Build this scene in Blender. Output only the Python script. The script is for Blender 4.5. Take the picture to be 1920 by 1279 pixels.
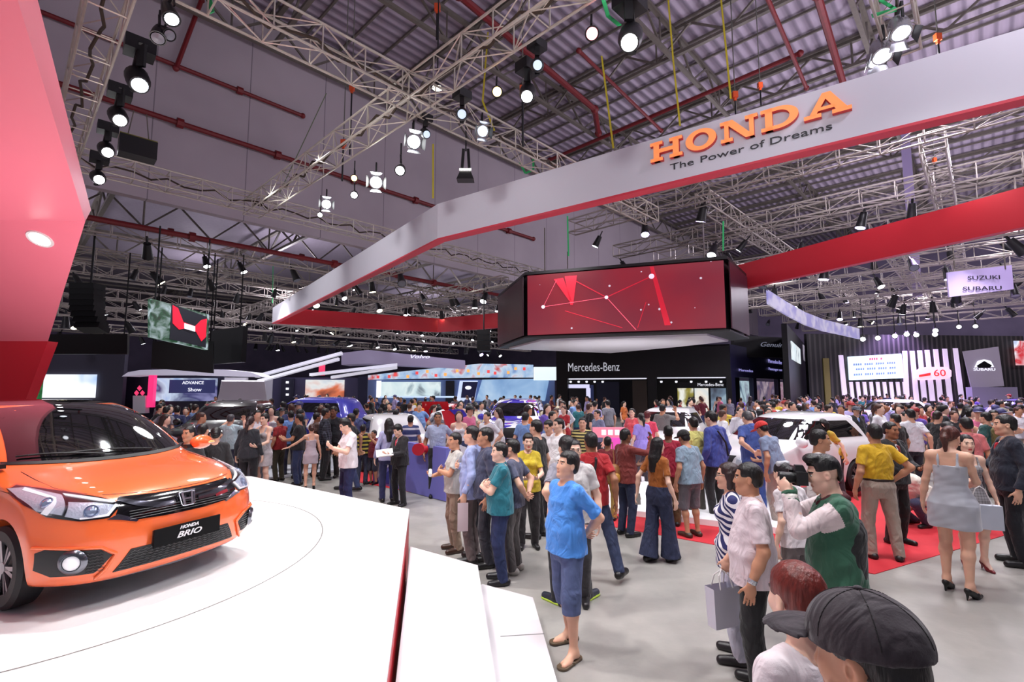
import bpy, bmesh, math, random
import numpy as np
from mathutils import Vector, Matrix
from mathutils.bvhtree import BVHTree
random.seed(7); rng = np.random.default_rng(7)
PI = math.pi
for o in list(bpy.data.objects): bpy.data.objects.remove(o)
SC = bpy.context.scene
COL = SC.collection
# ---------------- camera ----------------
F, HOR, CAMH = 920.0, 726.0, 2.2
PITCH = math.atan((HOR-639.5)/F)
cd = bpy.data.cameras.new('camera'); cam = bpy.data.objects.new('camera', cd); COL.objects.link(cam)
cd.sensor_width = 36; cd.lens = 36*F/1920; cd.clip_end = 400; cd.clip_start = .05
cam.location = (0, 0, CAMH); cam.rotation_euler = (PI/2+PITCH, 0, 0); SC.camera = cam
# ---------------- view / world ----------------
vs = SC.view_settings; vs.view_transform = 'Standard'; vs.look = 'None'; vs.gamma = 1; vs.use_curve_mapping = False
vs.exposure = 0.0
w = bpy.data.worlds.new('hall_air'); SC.world = w; w.use_nodes = True
w.node_tree.nodes['Background'].inputs[0].default_value = (.62, .60, .68, 1)
w.node_tree.nodes['Background'].inputs[1].default_value = .62
# ---------------- lights ----------------
def add_light(kind, loc, power, target=None, color=(1, 1, 1), size=.3, angle=70, blend=.6, name='spot'):
    l = bpy.data.lights.new(name, kind); l.energy = power; l.color = color
    if kind == 'SPOT':
        l.spot_size = math.radians(angle); l.spot_blend = blend; l.shadow_soft_size = size
    elif kind == 'AREA': l.size = size
    else: l.shadow_soft_size = size
    o = bpy.data.objects.new(name, l); COL.objects.link(o); o.location = loc
    t = Vector(target if target is not None else (loc[0], loc[1], 0)) - Vector(loc)
    o.rotation_euler = t.to_track_quat('-Z', 'Y').to_euler()
    return o
# the show rig above the car stage, over the aisle and over the far stands
for x, y, e, c in ((-3.5, 5.5, 1400, (1, .98, .97)), (-1.2, 3.4, 1000, (1, .97, .98)), (-5, 2.5, 700, (1, .98, .98)), (-4.5, 8.5, 700, (1, 1, 1)), (-2.2, 1.2, 500, (1, .98, .97))):
    add_light('SPOT', (x, y, 8.2), e, color=c, size=.14, angle=85)
for x, y, e in ((1.5, 6.5, 1100), (5.5, 5.5, 1000), (3.2, 1.5, 700), (9.5, 11, 1200), (1.2, 17, 1300), (-5.5, 13, 1500), (7, 14.5, 1400), (14, 14, 1500), (-12, 19, 1800), (2, 20, 1500), (-3, 29, 3000), (20, 20, 1800), (14, 26, 2200), (-16, 30, 3000), (28, 33, 3000)):
    add_light('SPOT', (x, y, 8.6), e, size=.5, angle=110)
for x, y, e in ((24, 26, 4200), (17, 20, 1800), (31, 38, 4500), (36, 30, 3500), (13, 17, 700)):
    add_light('SPOT', (x, y, 7.8), e, size=.5, angle=120, color=(.62, .42, 1))
for x, y, z, e in ((8, 4, 11, 900), (12, 14, 11.5, 1300), (22, 6, 11, 1300), (22, 20, 11.5, 1600), (34, 22, 11, 1800), (30, 36, 11, 1800), (46, 34, 11, 1800), (14, 30, 11.5, 1000), (-26, 24, 9.6, 500), (-16, 34, 9.6, 600), (-4, 42, 9.6, 700), (-26, 40, 9.6, 600), (8, 52, 9.6, 800), (-10, 56, 9.6, 700)):   # point lights added to brighten the roof, without fixtures
    add_light('POINT', (x, y, z), e, color=(.94, .87, 1), size=.6)
for p, q, e in (((1.2, 3.8, 8.4), (2.6, 10.4, 7), 330), ((5.2, 1.6, 8.4), (7.4, 7, 7), 230), ((-5, 8.5, 8.4), (-1.6, 14, 7), 250), ((-8.5, 15, 8.3), (-5, 18.5, 7), 420), ((-13, 20.5, 8.3), (-9.5, 24, 7), 520), ((-19.5, 28, 8.3), (-15, 31.5, 7), 700)):   # extra spots added to lift the ring's white band, no lamp bodies
    add_light('SPOT', p, e, q, size=.3, angle=80)

add_light('SPOT', (-6.6, 7.4, .85), 420, (-7.2, 7.9, 5), color=(1, .93, .94), size=.15, angle=140); add_light('SPOT', (5.0, 22.6, .3), 420, (5.2, 24, 5), size=.2, angle=110)   # two added uplights that brighten canopy and cube underside, housings built below
# ---------------- projection helpers ----------------
cP, sP = math.cos(PITCH), math.sin(PITCH)
def ray(px, py):
    u, v = (px-960)/F, (639.5-py)/F
    return Vector((u, cP - v*sP, sP + v*cP))
def atz(px, py, z):
    r = ray(px, py); t = (z-CAMH)/r.z
    return Vector((r.x*t, r.y*t, z))
def atd(px, py, d):
    r = ray(px, py); t = d/r.y
    return Vector((r.x*t, d, CAMH + r.z*t))
def pix(p):
    X, Y, Z = p[0], p[1], p[2]-CAMH
    d = Y*cP+Z*sP; u = -Y*sP+Z*cP
    return (960+F*X/d, 639.5-F*u/d)
# ---------------- materials ----------------
def lin(c):
    return tuple(((v/255)/12.92 if v/255 <= .04045 else ((v/255+.055)/1.055)**2.4) for v in c)
MC = {}
def mat(name, c, rough=.5, metal=0, emit=0, spec=.5, bump=None, var=0, vscale=5, coat=0, alpha=1, sheen=0, sss=0, ecol=None, trans=0, stretch=None, bdist=.01, wr=0):
    key = (name, tuple(c), rough, metal, emit)
    if key in MC: return MC[key]
    m = bpy.data.materials.new(name); m.use_nodes = True; nt = m.node_tree; b = nt.nodes['Principled BSDF']
    L = lin(c)
    b.inputs['Base Color'].default_value = (*L, 1); b.inputs['Roughness'].default_value = rough
    b.inputs['Metallic'].default_value = metal; b.inputs['Specular IOR Level'].default_value = spec
    if coat: b.inputs['Coat Weight'].default_value = coat; b.inputs['Coat Roughness'].default_value = .03
    if sheen: b.inputs['Sheen Weight'].default_value = sheen; b.inputs['Sheen Roughness'].default_value = .5
    if sss: b.inputs['Subsurface Weight'].default_value = sss; b.inputs['Subsurface Radius'].default_value = (.012, .004, .002); b.inputs['Subsurface Scale'].default_value = 1
    if trans: b.inputs['Transmission Weight'].default_value = trans
    if alpha < 1: b.inputs['Alpha'].default_value = alpha
    if emit:
        b.inputs['Emission Color'].default_value = (*(lin(ecol) if ecol else L), 1); b.inputs['Emission Strength'].default_value = emit
        m.cycles.emission_sampling = 'NONE'
    if var or bump:
        tc = nt.nodes.new('ShaderNodeTexCoord'); mp = nt.nodes.new('ShaderNodeMapping'); nt.links.new(tc.outputs['Object'], mp.inputs[0])
        if stretch: mp.inputs['Scale'].default_value = stretch
    if var:
        n = nt.nodes.new('ShaderNodeTexNoise'); n.inputs['Scale'].default_value = vscale; n.inputs['Detail'].default_value = 4
        nt.links.new(mp.outputs[0], n.inputs['Vector'])
        mr = nt.nodes.new('ShaderNodeMapRange'); mr.inputs[1].default_value = .3; mr.inputs[2].default_value = .7
        mr.inputs[3].default_value = 1-var; mr.inputs[4].default_value = 1+var
        nt.links.new(n.outputs['Fac'], mr.inputs[0])
        mx = nt.nodes.new('ShaderNodeVectorMath'); mx.operation = 'SCALE'; mx.inputs[0].default_value = L
        nt.links.new(mr.outputs[0], mx.inputs['Scale']); nt.links.new(mx.outputs[0], b.inputs['Base Color'])
    if bump:
        n2 = nt.nodes.new('ShaderNodeTexNoise'); n2.inputs['Scale'].default_value = bump[0]; n2.inputs['Detail'].default_value = 3
        nt.links.new(mp.outputs[0], n2.inputs['Vector'])
        bp = nt.nodes.new('ShaderNodeBump'); bp.inputs['Strength'].default_value = bump[1]; bp.inputs['Distance'].default_value = bdist
        nt.links.new(n2.outputs['Fac'], bp.inputs['Height']); nt.links.new(bp.outputs[0], b.inputs['Normal'])
        if wr:
            n3 = nt.nodes.new('ShaderNodeTexNoise'); n3.inputs['Scale'].default_value = 8; n3.inputs['Detail'].default_value = 2.5; n3.inputs['Distortion'].default_value = 1.8; n3.inputs['Roughness'].default_value = .45
            m3 = nt.nodes.new('ShaderNodeMapping'); m3.inputs['Scale'].default_value = (1, 1, .55); m3.inputs['Rotation'].default_value = (.5, .3, 0); nt.links.new(tc.outputs['Object'], m3.inputs[0]); nt.links.new(m3.outputs[0], n3.inputs['Vector'])
            b3 = nt.nodes.new('ShaderNodeBump'); b3.inputs['Strength'].default_value = wr; b3.inputs['Distance'].default_value = .06; nt.links.new(n3.outputs['Fac'], b3.inputs['Height']); nt.links.new(b3.outputs[0], bp.inputs['Normal'])
    MC[key] = m
    return m
class NT:   # tiny node-tree writer
    def __init__(s, name, rough=.5, emit=None):
        s.m = bpy.data.materials.new(name); s.m.use_nodes = True; s.t = s.m.node_tree; s.b = s.t.nodes['Principled BSDF']
        s.b.inputs['Roughness'].default_value = rough
        s.m.cycles.emission_sampling = 'NONE'
    def n(s, typ, ins=None, **kw):
        x = s.t.nodes.new(typ)
        for k, v in kw.items(): setattr(x, k, v)
        for k, v in (ins or {}).items():
            if isinstance(v, bpy.types.NodeSocket): s.t.links.new(v, x.inputs[k])
            else: x.inputs[k].default_value = v
        return x
    def math(s, op, a, b=0, c=0):
        x = s.n('ShaderNodeMath', operation=op)
        for i, v in enumerate((a, b, c)):
            if isinstance(v, bpy.types.NodeSocket): s.t.links.new(v, x.inputs[i])
            else: x.inputs[i].default_value = v
        return x.outputs[0]
    def mix(s, f, a, b):
        x = s.n('ShaderNodeMix', data_type='RGBA')
        for i, v in ((0, f), (6, a), (7, b)):
            if isinstance(v, bpy.types.NodeSocket): s.t.links.new(v, x.inputs[i])
            else: x.inputs[i].default_value = v if i == 0 else (*lin(v), 1)
        return x.outputs[2]
    def out(s, key, v):
        if isinstance(v, bpy.types.NodeSocket): s.t.links.new(v, s.b.inputs[key])
        else: s.b.inputs[key].default_value = v
    def coords(s, kind='Object'):
        tc = s.n('ShaderNodeTexCoord'); sp = s.n('ShaderNodeSeparateXYZ', {0: tc.outputs[kind]})
        return tc.outputs[kind], sp.outputs[0], sp.outputs[1], sp.outputs[2]
# ---------------- mesh builder ----------------
class MB:
    def __init__(s): s.v = []; s.f = []; s.mi = []; s.cur = 0
    def add(s, vs_, fs):
        n = len(s.v); s.v += [tuple(p) for p in vs_]; s.f += [tuple(i+n for i in f) for f in fs]; s.mi += [s.cur]*len(fs)
        return s
    def quad(s, a, b, c, d): return s.add([a, b, c, d], [(0, 1, 2, 3)])
    def box(s, c, sz, R=None):
        hx, hy, hz = sz[0]/2, sz[1]/2, sz[2]/2; c = Vector(c)
        P = [Vector((x, y, z)) for x in (-hx, hx) for y in (-hy, hy) for z in (-hz, hz)]
        if R is not None: P = [R @ p for p in P]
        return s.add([c+p for p in P], [(0, 1, 3, 2), (4, 6, 7, 5), (0, 4, 5, 1), (2, 3, 7, 6), (0, 2, 6, 4), (1, 5, 7, 3)])
    def bar(s, a, b, w_, h_=None, up=(0, 0, 1)):
        a, b = Vector(a), Vector(b); h_ = h_ or w_; d = (b-a); L = d.length
        if L < 1e-6: return s
        d /= L; up = Vector(up)
        if abs(d.dot(up)) > .99: up = Vector((1, 0, 0))
        x = d.cross(up).normalized(); z = x.cross(d)
        P = [q + x*sx*w_/2 + z*sz*h_/2 for q in (a, b) for sx in (-1, 1) for sz in (-1, 1)]
        return s.add(P, [(0, 1, 3, 2), (4, 6, 7, 5), (0, 4, 5, 1), (2, 3, 7, 6), (0, 2, 6, 4), (1, 5, 7, 3)])
    def tube(s, a, b, r, r2=None, n=8, caps=True):
        a, b = Vector(a), Vector(b); r2 = r if r2 is None else r2; d = (b-a).normalized()
        up = Vector((0, 0, 1)) if abs(d.z) < .95 else Vector((1, 0, 0)); x = d.cross(up).normalized(); y = d.cross(x)
        P = []
        for q, rr in ((a, r), (b, r2)):
            P += [q + (x*math.cos(2*PI*i/n)+y*math.sin(2*PI*i/n))*rr for i in range(n)]
        fs = [(i, (i+1) % n, n+(i+1) % n, n+i) for i in range(n)]
        if caps: fs += [tuple(range(n))[::-1], tuple(range(n, 2*n))]
        return s.add(P, fs)
    def path(s, pts, r, n=8):
        for a, b in zip(pts[:-1], pts[1:]): s.tube(a, b, r, n=n)
        return s
    def lathe(s, prof, o=(0, 0, 0), R=None, n=20):   # prof = (radius, z) along local z
        o = Vector(o); P = []
        for r, z in prof:
            for i in range(n):
                p = Vector((r*math.cos(2*PI*i/n), r*math.sin(2*PI*i/n), z)); P.append(o + (R @ p if R is not None else p))
        fs = [(k*n+i, k*n+(i+1) % n, (k+1)*n+(i+1) % n, (k+1)*n+i) for k in range(len(prof)-1) for i in range(n)]
        return s.add(P, fs)
    def prism(s, poly, lo, hi):       # poly of (x,y), vertical extrusion
        n = len(poly); P = [(p[0], p[1], lo) for p in poly]+[(p[0], p[1], hi) for p in poly]
        return s.add(P, [tuple(range(n))[::-1], tuple(range(n, 2*n))]+[(i, (i+1) % n, n+(i+1) % n, n+i) for i in range(n)])
    def slab(s, poly, O, X, Y, t):    # poly in (X,Y) plane at O, thickness t along X×Y
        O, X, Y = Vector(O), Vector(X), Vector(Y); N = X.cross(Y).normalized()*t; n = len(poly)
        P = [O+X*a+Y*b for a, b in poly]; P += [p+N for p in P]
        return s.add(P, [tuple(range(n))[::-1], tuple(range(n, 2*n))]+[(i, (i+1) % n, n+(i+1) % n, n+i) for i in range(n)])
    def ball(s, c, r, n=12, m=8, R=None):
        r = (r, r, r) if not hasattr(r, '__len__') else r; c = Vector(c); P = []
        for j in range(m+1):
            for i in range(n):
                a, b = 2*PI*i/n, PI*j/m
                p = Vector((r[0]*math.sin(b)*math.cos(a), r[1]*math.sin(b)*math.sin(a), r[2]*math.cos(b))); P.append(c+(R @ p if R is not None else p))
        return s.add(P, [(j*n+i, (j+1)*n+i, (j+1)*n+(i+1) % n, j*n+(i+1) % n) for j in range(m) for i in range(n)])
    def build(s, name, mats, parent=None, smooth=False, fix=True, origin=None):
        me = bpy.data.meshes.new(name)
        V = s.v
        if origin is not None: V = [(p[0]-origin[0], p[1]-origin[1], p[2]-origin[2]) for p in V]
        me.from_pydata(V, [], s.f)
        mats = mats if isinstance(mats, (list, tuple)) else [mats]
        for m in mats: me.materials.append(m)
        me.polygons.foreach_set('material_index', s.mi)
        if fix:
            bm = bmesh.new(); bm.from_mesh(me); bmesh.ops.recalc_face_normals(bm, faces=bm.faces); bm.to_mesh(me); bm.free()
        if smooth:
            me.polygons.foreach_set('use_smooth', [True]*len(me.polygons))
            if smooth == 'auto':
                me.set_sharp_from_angle(angle=math.radians(38))
        me.update()
        o = bpy.data.objects.new(name, me); COL.objects.link(o)
        if origin is not None: o.location = origin
        if parent is not None: o.parent = parent
        return o
def tag(o, label, cat, group=None, kind=None):
    if label: o['label'] = label
    if cat: o['category'] = cat
    if group: o['group'] = group
    if kind: o['kind'] = kind
    return o
def struct(o, label=None):
    o['kind'] = 'structure'
    if label: o['label'] = label
    return o
def empty(name, loc=(0, 0, 0), rz=0, label=None, cat=None, group=None):
    o = bpy.data.objects.new(name, None); COL.objects.link(o); o.location = loc; o.rotation_euler = (0, 0, rz); o.empty_display_size = .1
    return tag(o, label, cat, group)
def copy_tree(o, parent=None):
    c = o.copy(); COL.objects.link(c); c.parent = parent
    for ch in o.children: copy_tree(ch, c)
    return c
def text_mesh(body, size, m, parent=None, depth=.01, name='lettering', shear=0, width=None, spacing=1, offset=0, align='CENTER'):
    cu = bpy.data.curves.new('t', 'FONT'); cu.body = body; cu.size = size; cu.extrude = depth; cu.shear = shear; cu.space_character = spacing
    cu.align_x = align; cu.align_y = 'CENTER'; cu.offset = offset; cu.resolution_u = 3
    t = bpy.data.objects.new('t', cu); COL.objects.link(t)
    dg = bpy.context.evaluated_depsgraph_get(); me = bpy.data.meshes.new_from_object(t.evaluated_get(dg))
    bpy.data.objects.remove(t)
    if width:
        xs = [v.co.x for v in me.vertices]; k = width/(max(xs)-min(xs))
        for v in me.vertices: v.co.x *= k
    me.materials.clear(); me.materials.append(m)
    o = bpy.data.objects.new(name, me); COL.objects.link(o)
    if parent is not None: o.parent = parent
    return o
def orient(o, O, X, Y):     # put object's local x along X, local y along Y at O
    X = Vector(X).normalized(); Y = Vector(Y).normalized(); Z = X.cross(Y).normalized(); Y = Z.cross(X)
    M = Matrix((X, Y, Z)).transposed().to_4x4(); M.translation = Vector(O)
    o.matrix_world = M; return o
US = set(); AVOID = []      # ground kept clear of crowd: (x, y, r)
def ulabel(s):
    assert s not in US, s
    US.add(s); return s
# ================= the hall =================
AX = math.radians(43.9)                      # the hall's long axis, measured from the camera's forward direction
U = Vector((math.sin(AX), math.cos(AX), 0)); V = Vector((-math.cos(AX), math.sin(AX), 0))   # V points to the left
def uv(a, b, z=0): return U*a+V*b+Vector((0, 0, z))
# floor
nt = NT('polished_concrete', .35)
oc, ox, oy, oz = nt.coords()
n1 = nt.n('ShaderNodeTexNoise', {'Vector': oc, 'Scale': .9, 'Detail': 6, 'Roughness': .6})
n2 = nt.n('ShaderNodeTexNoise', {'Vector': oc, 'Scale': 4.0, 'Detail': 8, 'Roughness': .65, 'Distortion': 1.2})
c = nt.mix(nt.n('ShaderNodeMapRange', {0: n1.outputs['Fac'], 1: .35, 2: .68}).outputs[0], (140, 138, 134), (172, 168, 163))
c = nt.mix(nt.n('ShaderNodeMapRange', {0: n2.outputs['Fac'], 1: .45, 2: .75}).outputs[0], c, (158, 154, 150))
nt.out('Base Color', c); nt.out('Roughness', nt.n('ShaderNodeMapRange', {0: n2.outputs['Fac'], 3: .22, 4: .5}).outputs[0])
bp = nt.n('ShaderNodeBump', {'Height': n2.outputs['Fac'], 'Strength': .08, 'Distance': .01}); nt.out('Normal', bp.outputs[0])
struct(MB().add([(-110, -12, 0), (110, -12, 0), (110, 130, 0), (-110, 130, 0)], [(0, 1, 2, 3)]).build('floor', nt.m))
# roofs
nt = NT('ribbed_roof_sheet', .6)
oc, ox, oy, oz = nt.coords()
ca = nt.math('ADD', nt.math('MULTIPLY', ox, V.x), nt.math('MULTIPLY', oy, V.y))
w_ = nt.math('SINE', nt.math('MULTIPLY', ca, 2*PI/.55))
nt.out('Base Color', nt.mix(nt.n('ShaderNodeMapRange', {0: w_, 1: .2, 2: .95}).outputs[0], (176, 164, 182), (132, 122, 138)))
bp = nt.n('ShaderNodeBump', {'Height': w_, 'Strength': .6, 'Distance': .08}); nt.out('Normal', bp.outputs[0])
ROOF = nt.m
RZ = 20.0
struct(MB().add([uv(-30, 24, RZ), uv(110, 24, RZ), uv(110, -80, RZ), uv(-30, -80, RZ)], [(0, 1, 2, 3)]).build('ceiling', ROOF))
struct(MB().add([uv(-30, 24, 13), uv(110, 24, 13), uv(110, 110, 13), uv(-30, 110, 13)], [(0, 1, 2, 3)]).build('ceiling', mat('low_roof', (150, 142, 156), .7, var=.06)))
bulk = MB(); bulk.box((0, 0, 0), (1, 1, 1)); bulk.v = [tuple(uv(30+150*x, 24.2+.4*y, 15+10.4*z)) for x, y, z in bulk.v]
nt = NT('bulkhead_panels', .7)
oc, ox, oy, oz = nt.coords()
cu_ = nt.math('ADD', nt.math('MULTIPLY', ox, U.x), nt.math('MULTIPLY', oy, U.y))
g1 = nt.math('LESS_THAN', nt.math('FRACT', nt.math('DIVIDE', cu_, 3.6)), .012)
n1 = nt.n('ShaderNodeTexNoise', {'Vector': oc, 'Scale': .25, 'Detail': 3})
c = nt.mix(nt.n('ShaderNodeMapRange', {0: n1.outputs['Fac'], 1: .3, 2: .7}).outputs[0], (164, 154, 162), (178, 168, 176))
nt.out('Base Color', nt.mix(g1, c, (126, 118, 126)))
struct(bulk.build('wall_left', nt.m))
# outer walls, far away
dk = mat('dark_wall', (132, 122, 150), .8, var=.15, vscale=.4)
m = MB(); m.quad(uv(78, -80, 0), uv(78, 110, 0), uv(78, 110, 21), uv(78, -80, 21)); struct(m.build('wall_back', dk))
m = MB(); m.quad(uv(-30, 100, 0), uv(110, 100, 0), uv(110, 100, 14), uv(-30, 100, 14)); struct(m.build('wall_far_left', dk))
m = MB(); m.quad(uv(-30, -60, 0), uv(110, -60, 0), uv(110, -60, 21), uv(-30, -60, 21)); struct(m.build('wall_right', dk))
# roof steel
steel = mat('roof_steel', (112, 106, 98), .55, metal=.2, var=.08)
def steel_frame(name, a0, a1, b, z, h, n, along='u', r=.16):
    q = (lambda s_, zz: uv(s_, b, zz)) if along == 'u' else (lambda s_, zz: uv(b, s_, zz))
    m = MB(); m.bar(q(a0, z), q(a1, z), r*1.3, r); m.bar(q(a0, z-h), q(a1, z-h), r*1.2, r)
    L = (a1-a0)/n
    for i in range(n):
        s0, s1, sm = a0+L*i, a0+L*(i+1), a0+L*(i+.5)
        m.bar(q(s0, z), q(sm, z-h), .09); m.bar(q(sm, z-h), q(s1, z), .09)
        if i % 2 == 0: m.bar(q(sm, z-h), q(sm, z), .07)
    o = m.build(name, steel); struct(o); return o
for i, b in enumerate((-46, -39, -32, -25, -18, -11, -4, 3, 10, 17, 23.4)): steel_frame('roof_beam', -10, 76, b, RZ-.3, 1.5, 24)
for i, a in enumerate(range(-6, 78, 7)): steel_frame('roof_beam', -48, 23.5, a, RZ-.2, 1.3, 20, 'v')
m = MB()
for a in np.arange(-8, 60, 1.75):
    m.bar(uv(a, -46, RZ-.12), uv(a, 23.6, RZ-.12), .09, .12)
struct(m.build('roof_beam', steel))
for b in (25.5, 33, 42, 52, 64): steel_frame('roof_beam', -10, 76, b, 12.6, 1.6, 26)
for a in range(-6, 78, 9): steel_frame('roof_beam', 24.5, 80, a, 12.4, 1.3, 14, 'v')
# red sprinkler pipes on the bulkhead and roof
redp = mat('red_pipe_paint', (112, 20, 26), .5, var=.1)
def onwall(px, py, off=.2):
    r = ray(px, py); t = (24-off)/(r.x*V.x+r.y*V.y); return Vector((r.x*t, r.y*t, CAMH+r.z*t))
def pipe(pts, r, label, coll=()):
    m = MB(); m.path(pts, r, 8)
    for p in pts: m.ball(p, r*1.5, 8, 6)
    for k in coll:
        a, b = Vector(pts[0]), Vector(pts[-1]); d = (b-a).normalized(); c_ = a+(b-a)*k; m.tube(c_-d*.12, c_+d*.12, r*1.9, n=8)
    o = m.build('sprinkler_pipe', redp, smooth='auto'); tag(o, ulabel(label), 'pipe'); return o
def wl(x0, y0, x1, k0, k1):     # level pipe on the wall through pixel height of start, running along U
    p = onwall(x0, y0); r = ray(x1, 400)
    # reach x1 at same z
    t = (24-.2)/(r.x*V.x+r.y*V.y); return [p, Vector((r.x*t, r.y*t, p.z))]
pipe(wl(66, 18, 560, 0, 0), .09, 'upper thin red sprinkler pipe on the grey bulkhead wall, ending short in midwall', (.3, .7))
pipe(wl(96, 152, 1000, 0, 0), .11, 'long lower red sprinkler pipe running level across the grey bulkhead wall', (.15, .3, .45, .6, .75, .9))
pipe([onwall(378, 0, .3), onwall(330, 128, .3)], .09, 'short red branch pipe dropping to the upper bulkhead pipe near the cross truss')
def roofp(px, py, z=RZ-1.9): return atz(px, py, z)
pipe([roofp(860, -10), roofp(1115, 205), roofp(1122, 250)], .16, 'thick red main pipe slanting under the roof with a bent end')
pipe([roofp(1085, 95, 17.8), roofp(1240, 245, 17.8)], .09, 'thin red pipe running beside the thick bent main under the roof')
pipe([roofp(1030, 300, 17.9), roofp(1500, 100, 17.9)], .11, 'red pipe crossing under the roof above the white ring lettering')
pipe([roofp(1532, -10, 17.5), roofp(1582, 160, 17.5)], .15, 'thick dark red pipe coming down above the last letter of the white ring')
pipe([roofp(1436, -10, 17.5), roofp(1512, 165, 17.5)], .09, 'thin red pipe beside the thick dark red pipe above the white ring')
for k, (b, z) in enumerate(((25.6, 9.0), (30, 10.2))):
    a_, b_ = uv(-8, b, z), uv(60, b, z)
    pipe([a_, b_], .12, ('red pipe behind the lower truss under the bulkhead edge', 'farther red pipe in the low hall beyond the bulkhead')[k], (.2, .3, .4, .5))
# ================= stage, canopy =================
ZS = .59
white = mat('gloss_white_floor', (246, 246, 246), .28, spec=.5)
white2 = mat('satin_white_step', (214, 209, 212), .4)
red = mat('red_panel', (200, 26, 44), .45)
S1 = [(-.15, -.4), (-.69, 2.85), (-1.36, 6.68), (-4.74, 9.1), (-6.5, 9.0), (-14, 6.5), (-14, -1)]
t = empty('car_stage', (-5, 4, 0)); tag(t, ulabel('white gloss car platform with thin red riser under the orange car'), 'stage')
M0 = Vector((-5, 4, 0))
def loc(m): m.v = [(x-M0.x, y-M0.y, z-M0.z) for x, y, z in m.v]; return m
m = MB().prism(S1[:], ZS-.045, ZS); loc(m).build('platform_top', white, t)
m = MB().prism([(x*.999, y*.999) for x, y in S1], .002, ZS-.045); loc(m).build('riser', red, t)
m = MB(); cx, cy, R0 = -4.43, 4.85, 2.45
P = []; n = 96
for i in range(n):
    a = 2*PI*i/n; P += [(cx+math.cos(a)*(R0-.006), cy+math.sin(a)*(R0-.006), ZS+.002), (cx+math.cos(a)*(R0+.006), cy+math.sin(a)*(R0+.006), ZS+.002)]
m.add(P, [(2*i, 2*i+1, (2*i+3) % (2*n), (2*i+2) % (2*n)) for i in range(n)]); loc(m).build('turntable_joint', mat('joint', (120, 118, 116), .5), t)
o = MB().prism([(-.16, 5.1), (-.98, 4.55), (-1.16, 5.79), (-.35, 5.2), (-.1, 3.21), (.22, .4), (-.1, -.4), (-.25, -.4), (-.66, 2.87)][2:]+[(-.95, 4.6)], .004, .39).build('step', white2)
tag(o, ulabel('higher white step beside the red edged car platform'), 'step')
o = MB().prism([(-.34, 5.2), (-.30, 5.24), (.2, 4.92), (.31, 3.56), (.6, .4), (.24, .4), (-.09, 3.21)], .004, .19).build('step', white2)
tag(o, ulabel('lowest white step next to the grey hall floor'), 'step')
m = MB().box((.085, 4.2, .1912), (.36, .008, .002), Matrix.Rotation(.12, 3, 'Z')); m.build('joint_line', mat('joint', (120, 118, 116), .5)).parent = o
o = MB().prism([(-4.6, 9.05), (-6.5, 9.02), (-6.7, 9.9), (-5.3, 9.85)], .004, .36).build('step', white2); tag(o, ulabel('small pale step behind the car platform near the black-jacketed woman'), 'step')

pinkm = mat('canopy_red', (248, 130, 150), .42); wallred = mat('backdrop_red', (206, 38, 56), .4)
cz = 5.0
N_, T_, B_ = atz(33, 0, cz), atz(160, 415, cz), atd(90, 640, 11.0)
N0 = N_ + (N_-T_)*.55
W0 = atd(50, 745, 11.3); C0 = W0 + (W0-B_)*(W0.z-.1)/(B_.z-W0.z)
L = Vector((-14, -.5, 0))
t = empty('red_canopy', (T_.x, T_.y, 0)); tag(t, ulabel('big pink-red overhanging canopy with a downlight above the orange car'), 'canopy'); M0 = Vector((T_.x, T_.y, 0))
thk = Vector((0, 0, .32))
m = MB(); m.add([N0, T_, B_, B_+L, T_+L, N0+L*.6], [(0, 1, 4, 5), (1, 2, 3, 4)]); m.add([N0+thk, T_+thk, B_+thk, B_+L+thk, T_+L+thk, N0+L*.6+thk], [(0, 1, 4, 5), (1, 2, 3, 4)])
loc(m).build('soffit', pinkm, t, fix=False)
m = MB(); m.quad(N0, T_, T_+Vector((.1, -.02, .19)), N0+Vector((.1, -.02, .19))); m.quad(T_, B_, B_+thk, T_+thk); m.quad(N0+Vector((.1, -.02, .19)), T_+Vector((.1, -.02, .19)), T_+thk, N0+thk); loc(m).build('fascia', mat('fascia_pink', (236, 130, 146), .35), t)
m = MB(); th = Vector((.0, .25, 0)); m.quad(B_, C0, C0+L, B_+L); m.quad(B_+th, C0+th, C0+L+th, B_+L+th); m.quad(B_, C0, C0+th, B_+th); loc(m).build('back_panel', wallred, t)
o = MB().lathe([(0, 0), (.16, 0), (.16, .14), (.13, .2), (0, .2)], (-6.6, 7.4, ZS), n=20).build('added_uplight', mat('added_uplight_black', (22, 22, 25), .42)); tag(o, ulabel('black floor uplight standing on the platform under the canopy'), 'lamp')  # housing for the uplight added to brighten the canopy soffit
o = MB().lathe([(0, 0), (.16, 0), (.16, .14), (.13, .2), (0, .2)], (5.0, 22.6, .01), n=20).build('added_uplight', mat('added_uplight_black', (22, 22, 25), .42)); tag(o, ulabel('black floor uplight under the video cube'), 'lamp')  # housing for the uplight added to brighten the cube's underside
# downlight in the soffit
n_ = (T_-N0).cross(L).normalized(); n_ = n_ if n_.z < 0 else -n_
n2_ = (B_-T_).cross(L).normalized(); n2_ = n2_ if n2_.z < 0 else -n2_
r = ray(75, 448); k = (T_-Vector((0, 0, CAMH))).dot(n2_)/r.dot(n2_); p = Vector((0, 0, CAMH))+r*k
Rm = n2_.to_track_quat('Z', 'Y').to_matrix()
dl = MB().lathe([(.0, .012), (.155, .012)], p-M0, Rm).build('downlight', mat('lamp_white', (255, 252, 246), emit=9), t)
MB().lathe([(.155, .014), (.19, .02), (.2, .0)], p-M0, Rm).build('trim_ring', mat('trim_white', (240, 235, 235), .4)).parent = dl

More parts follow.
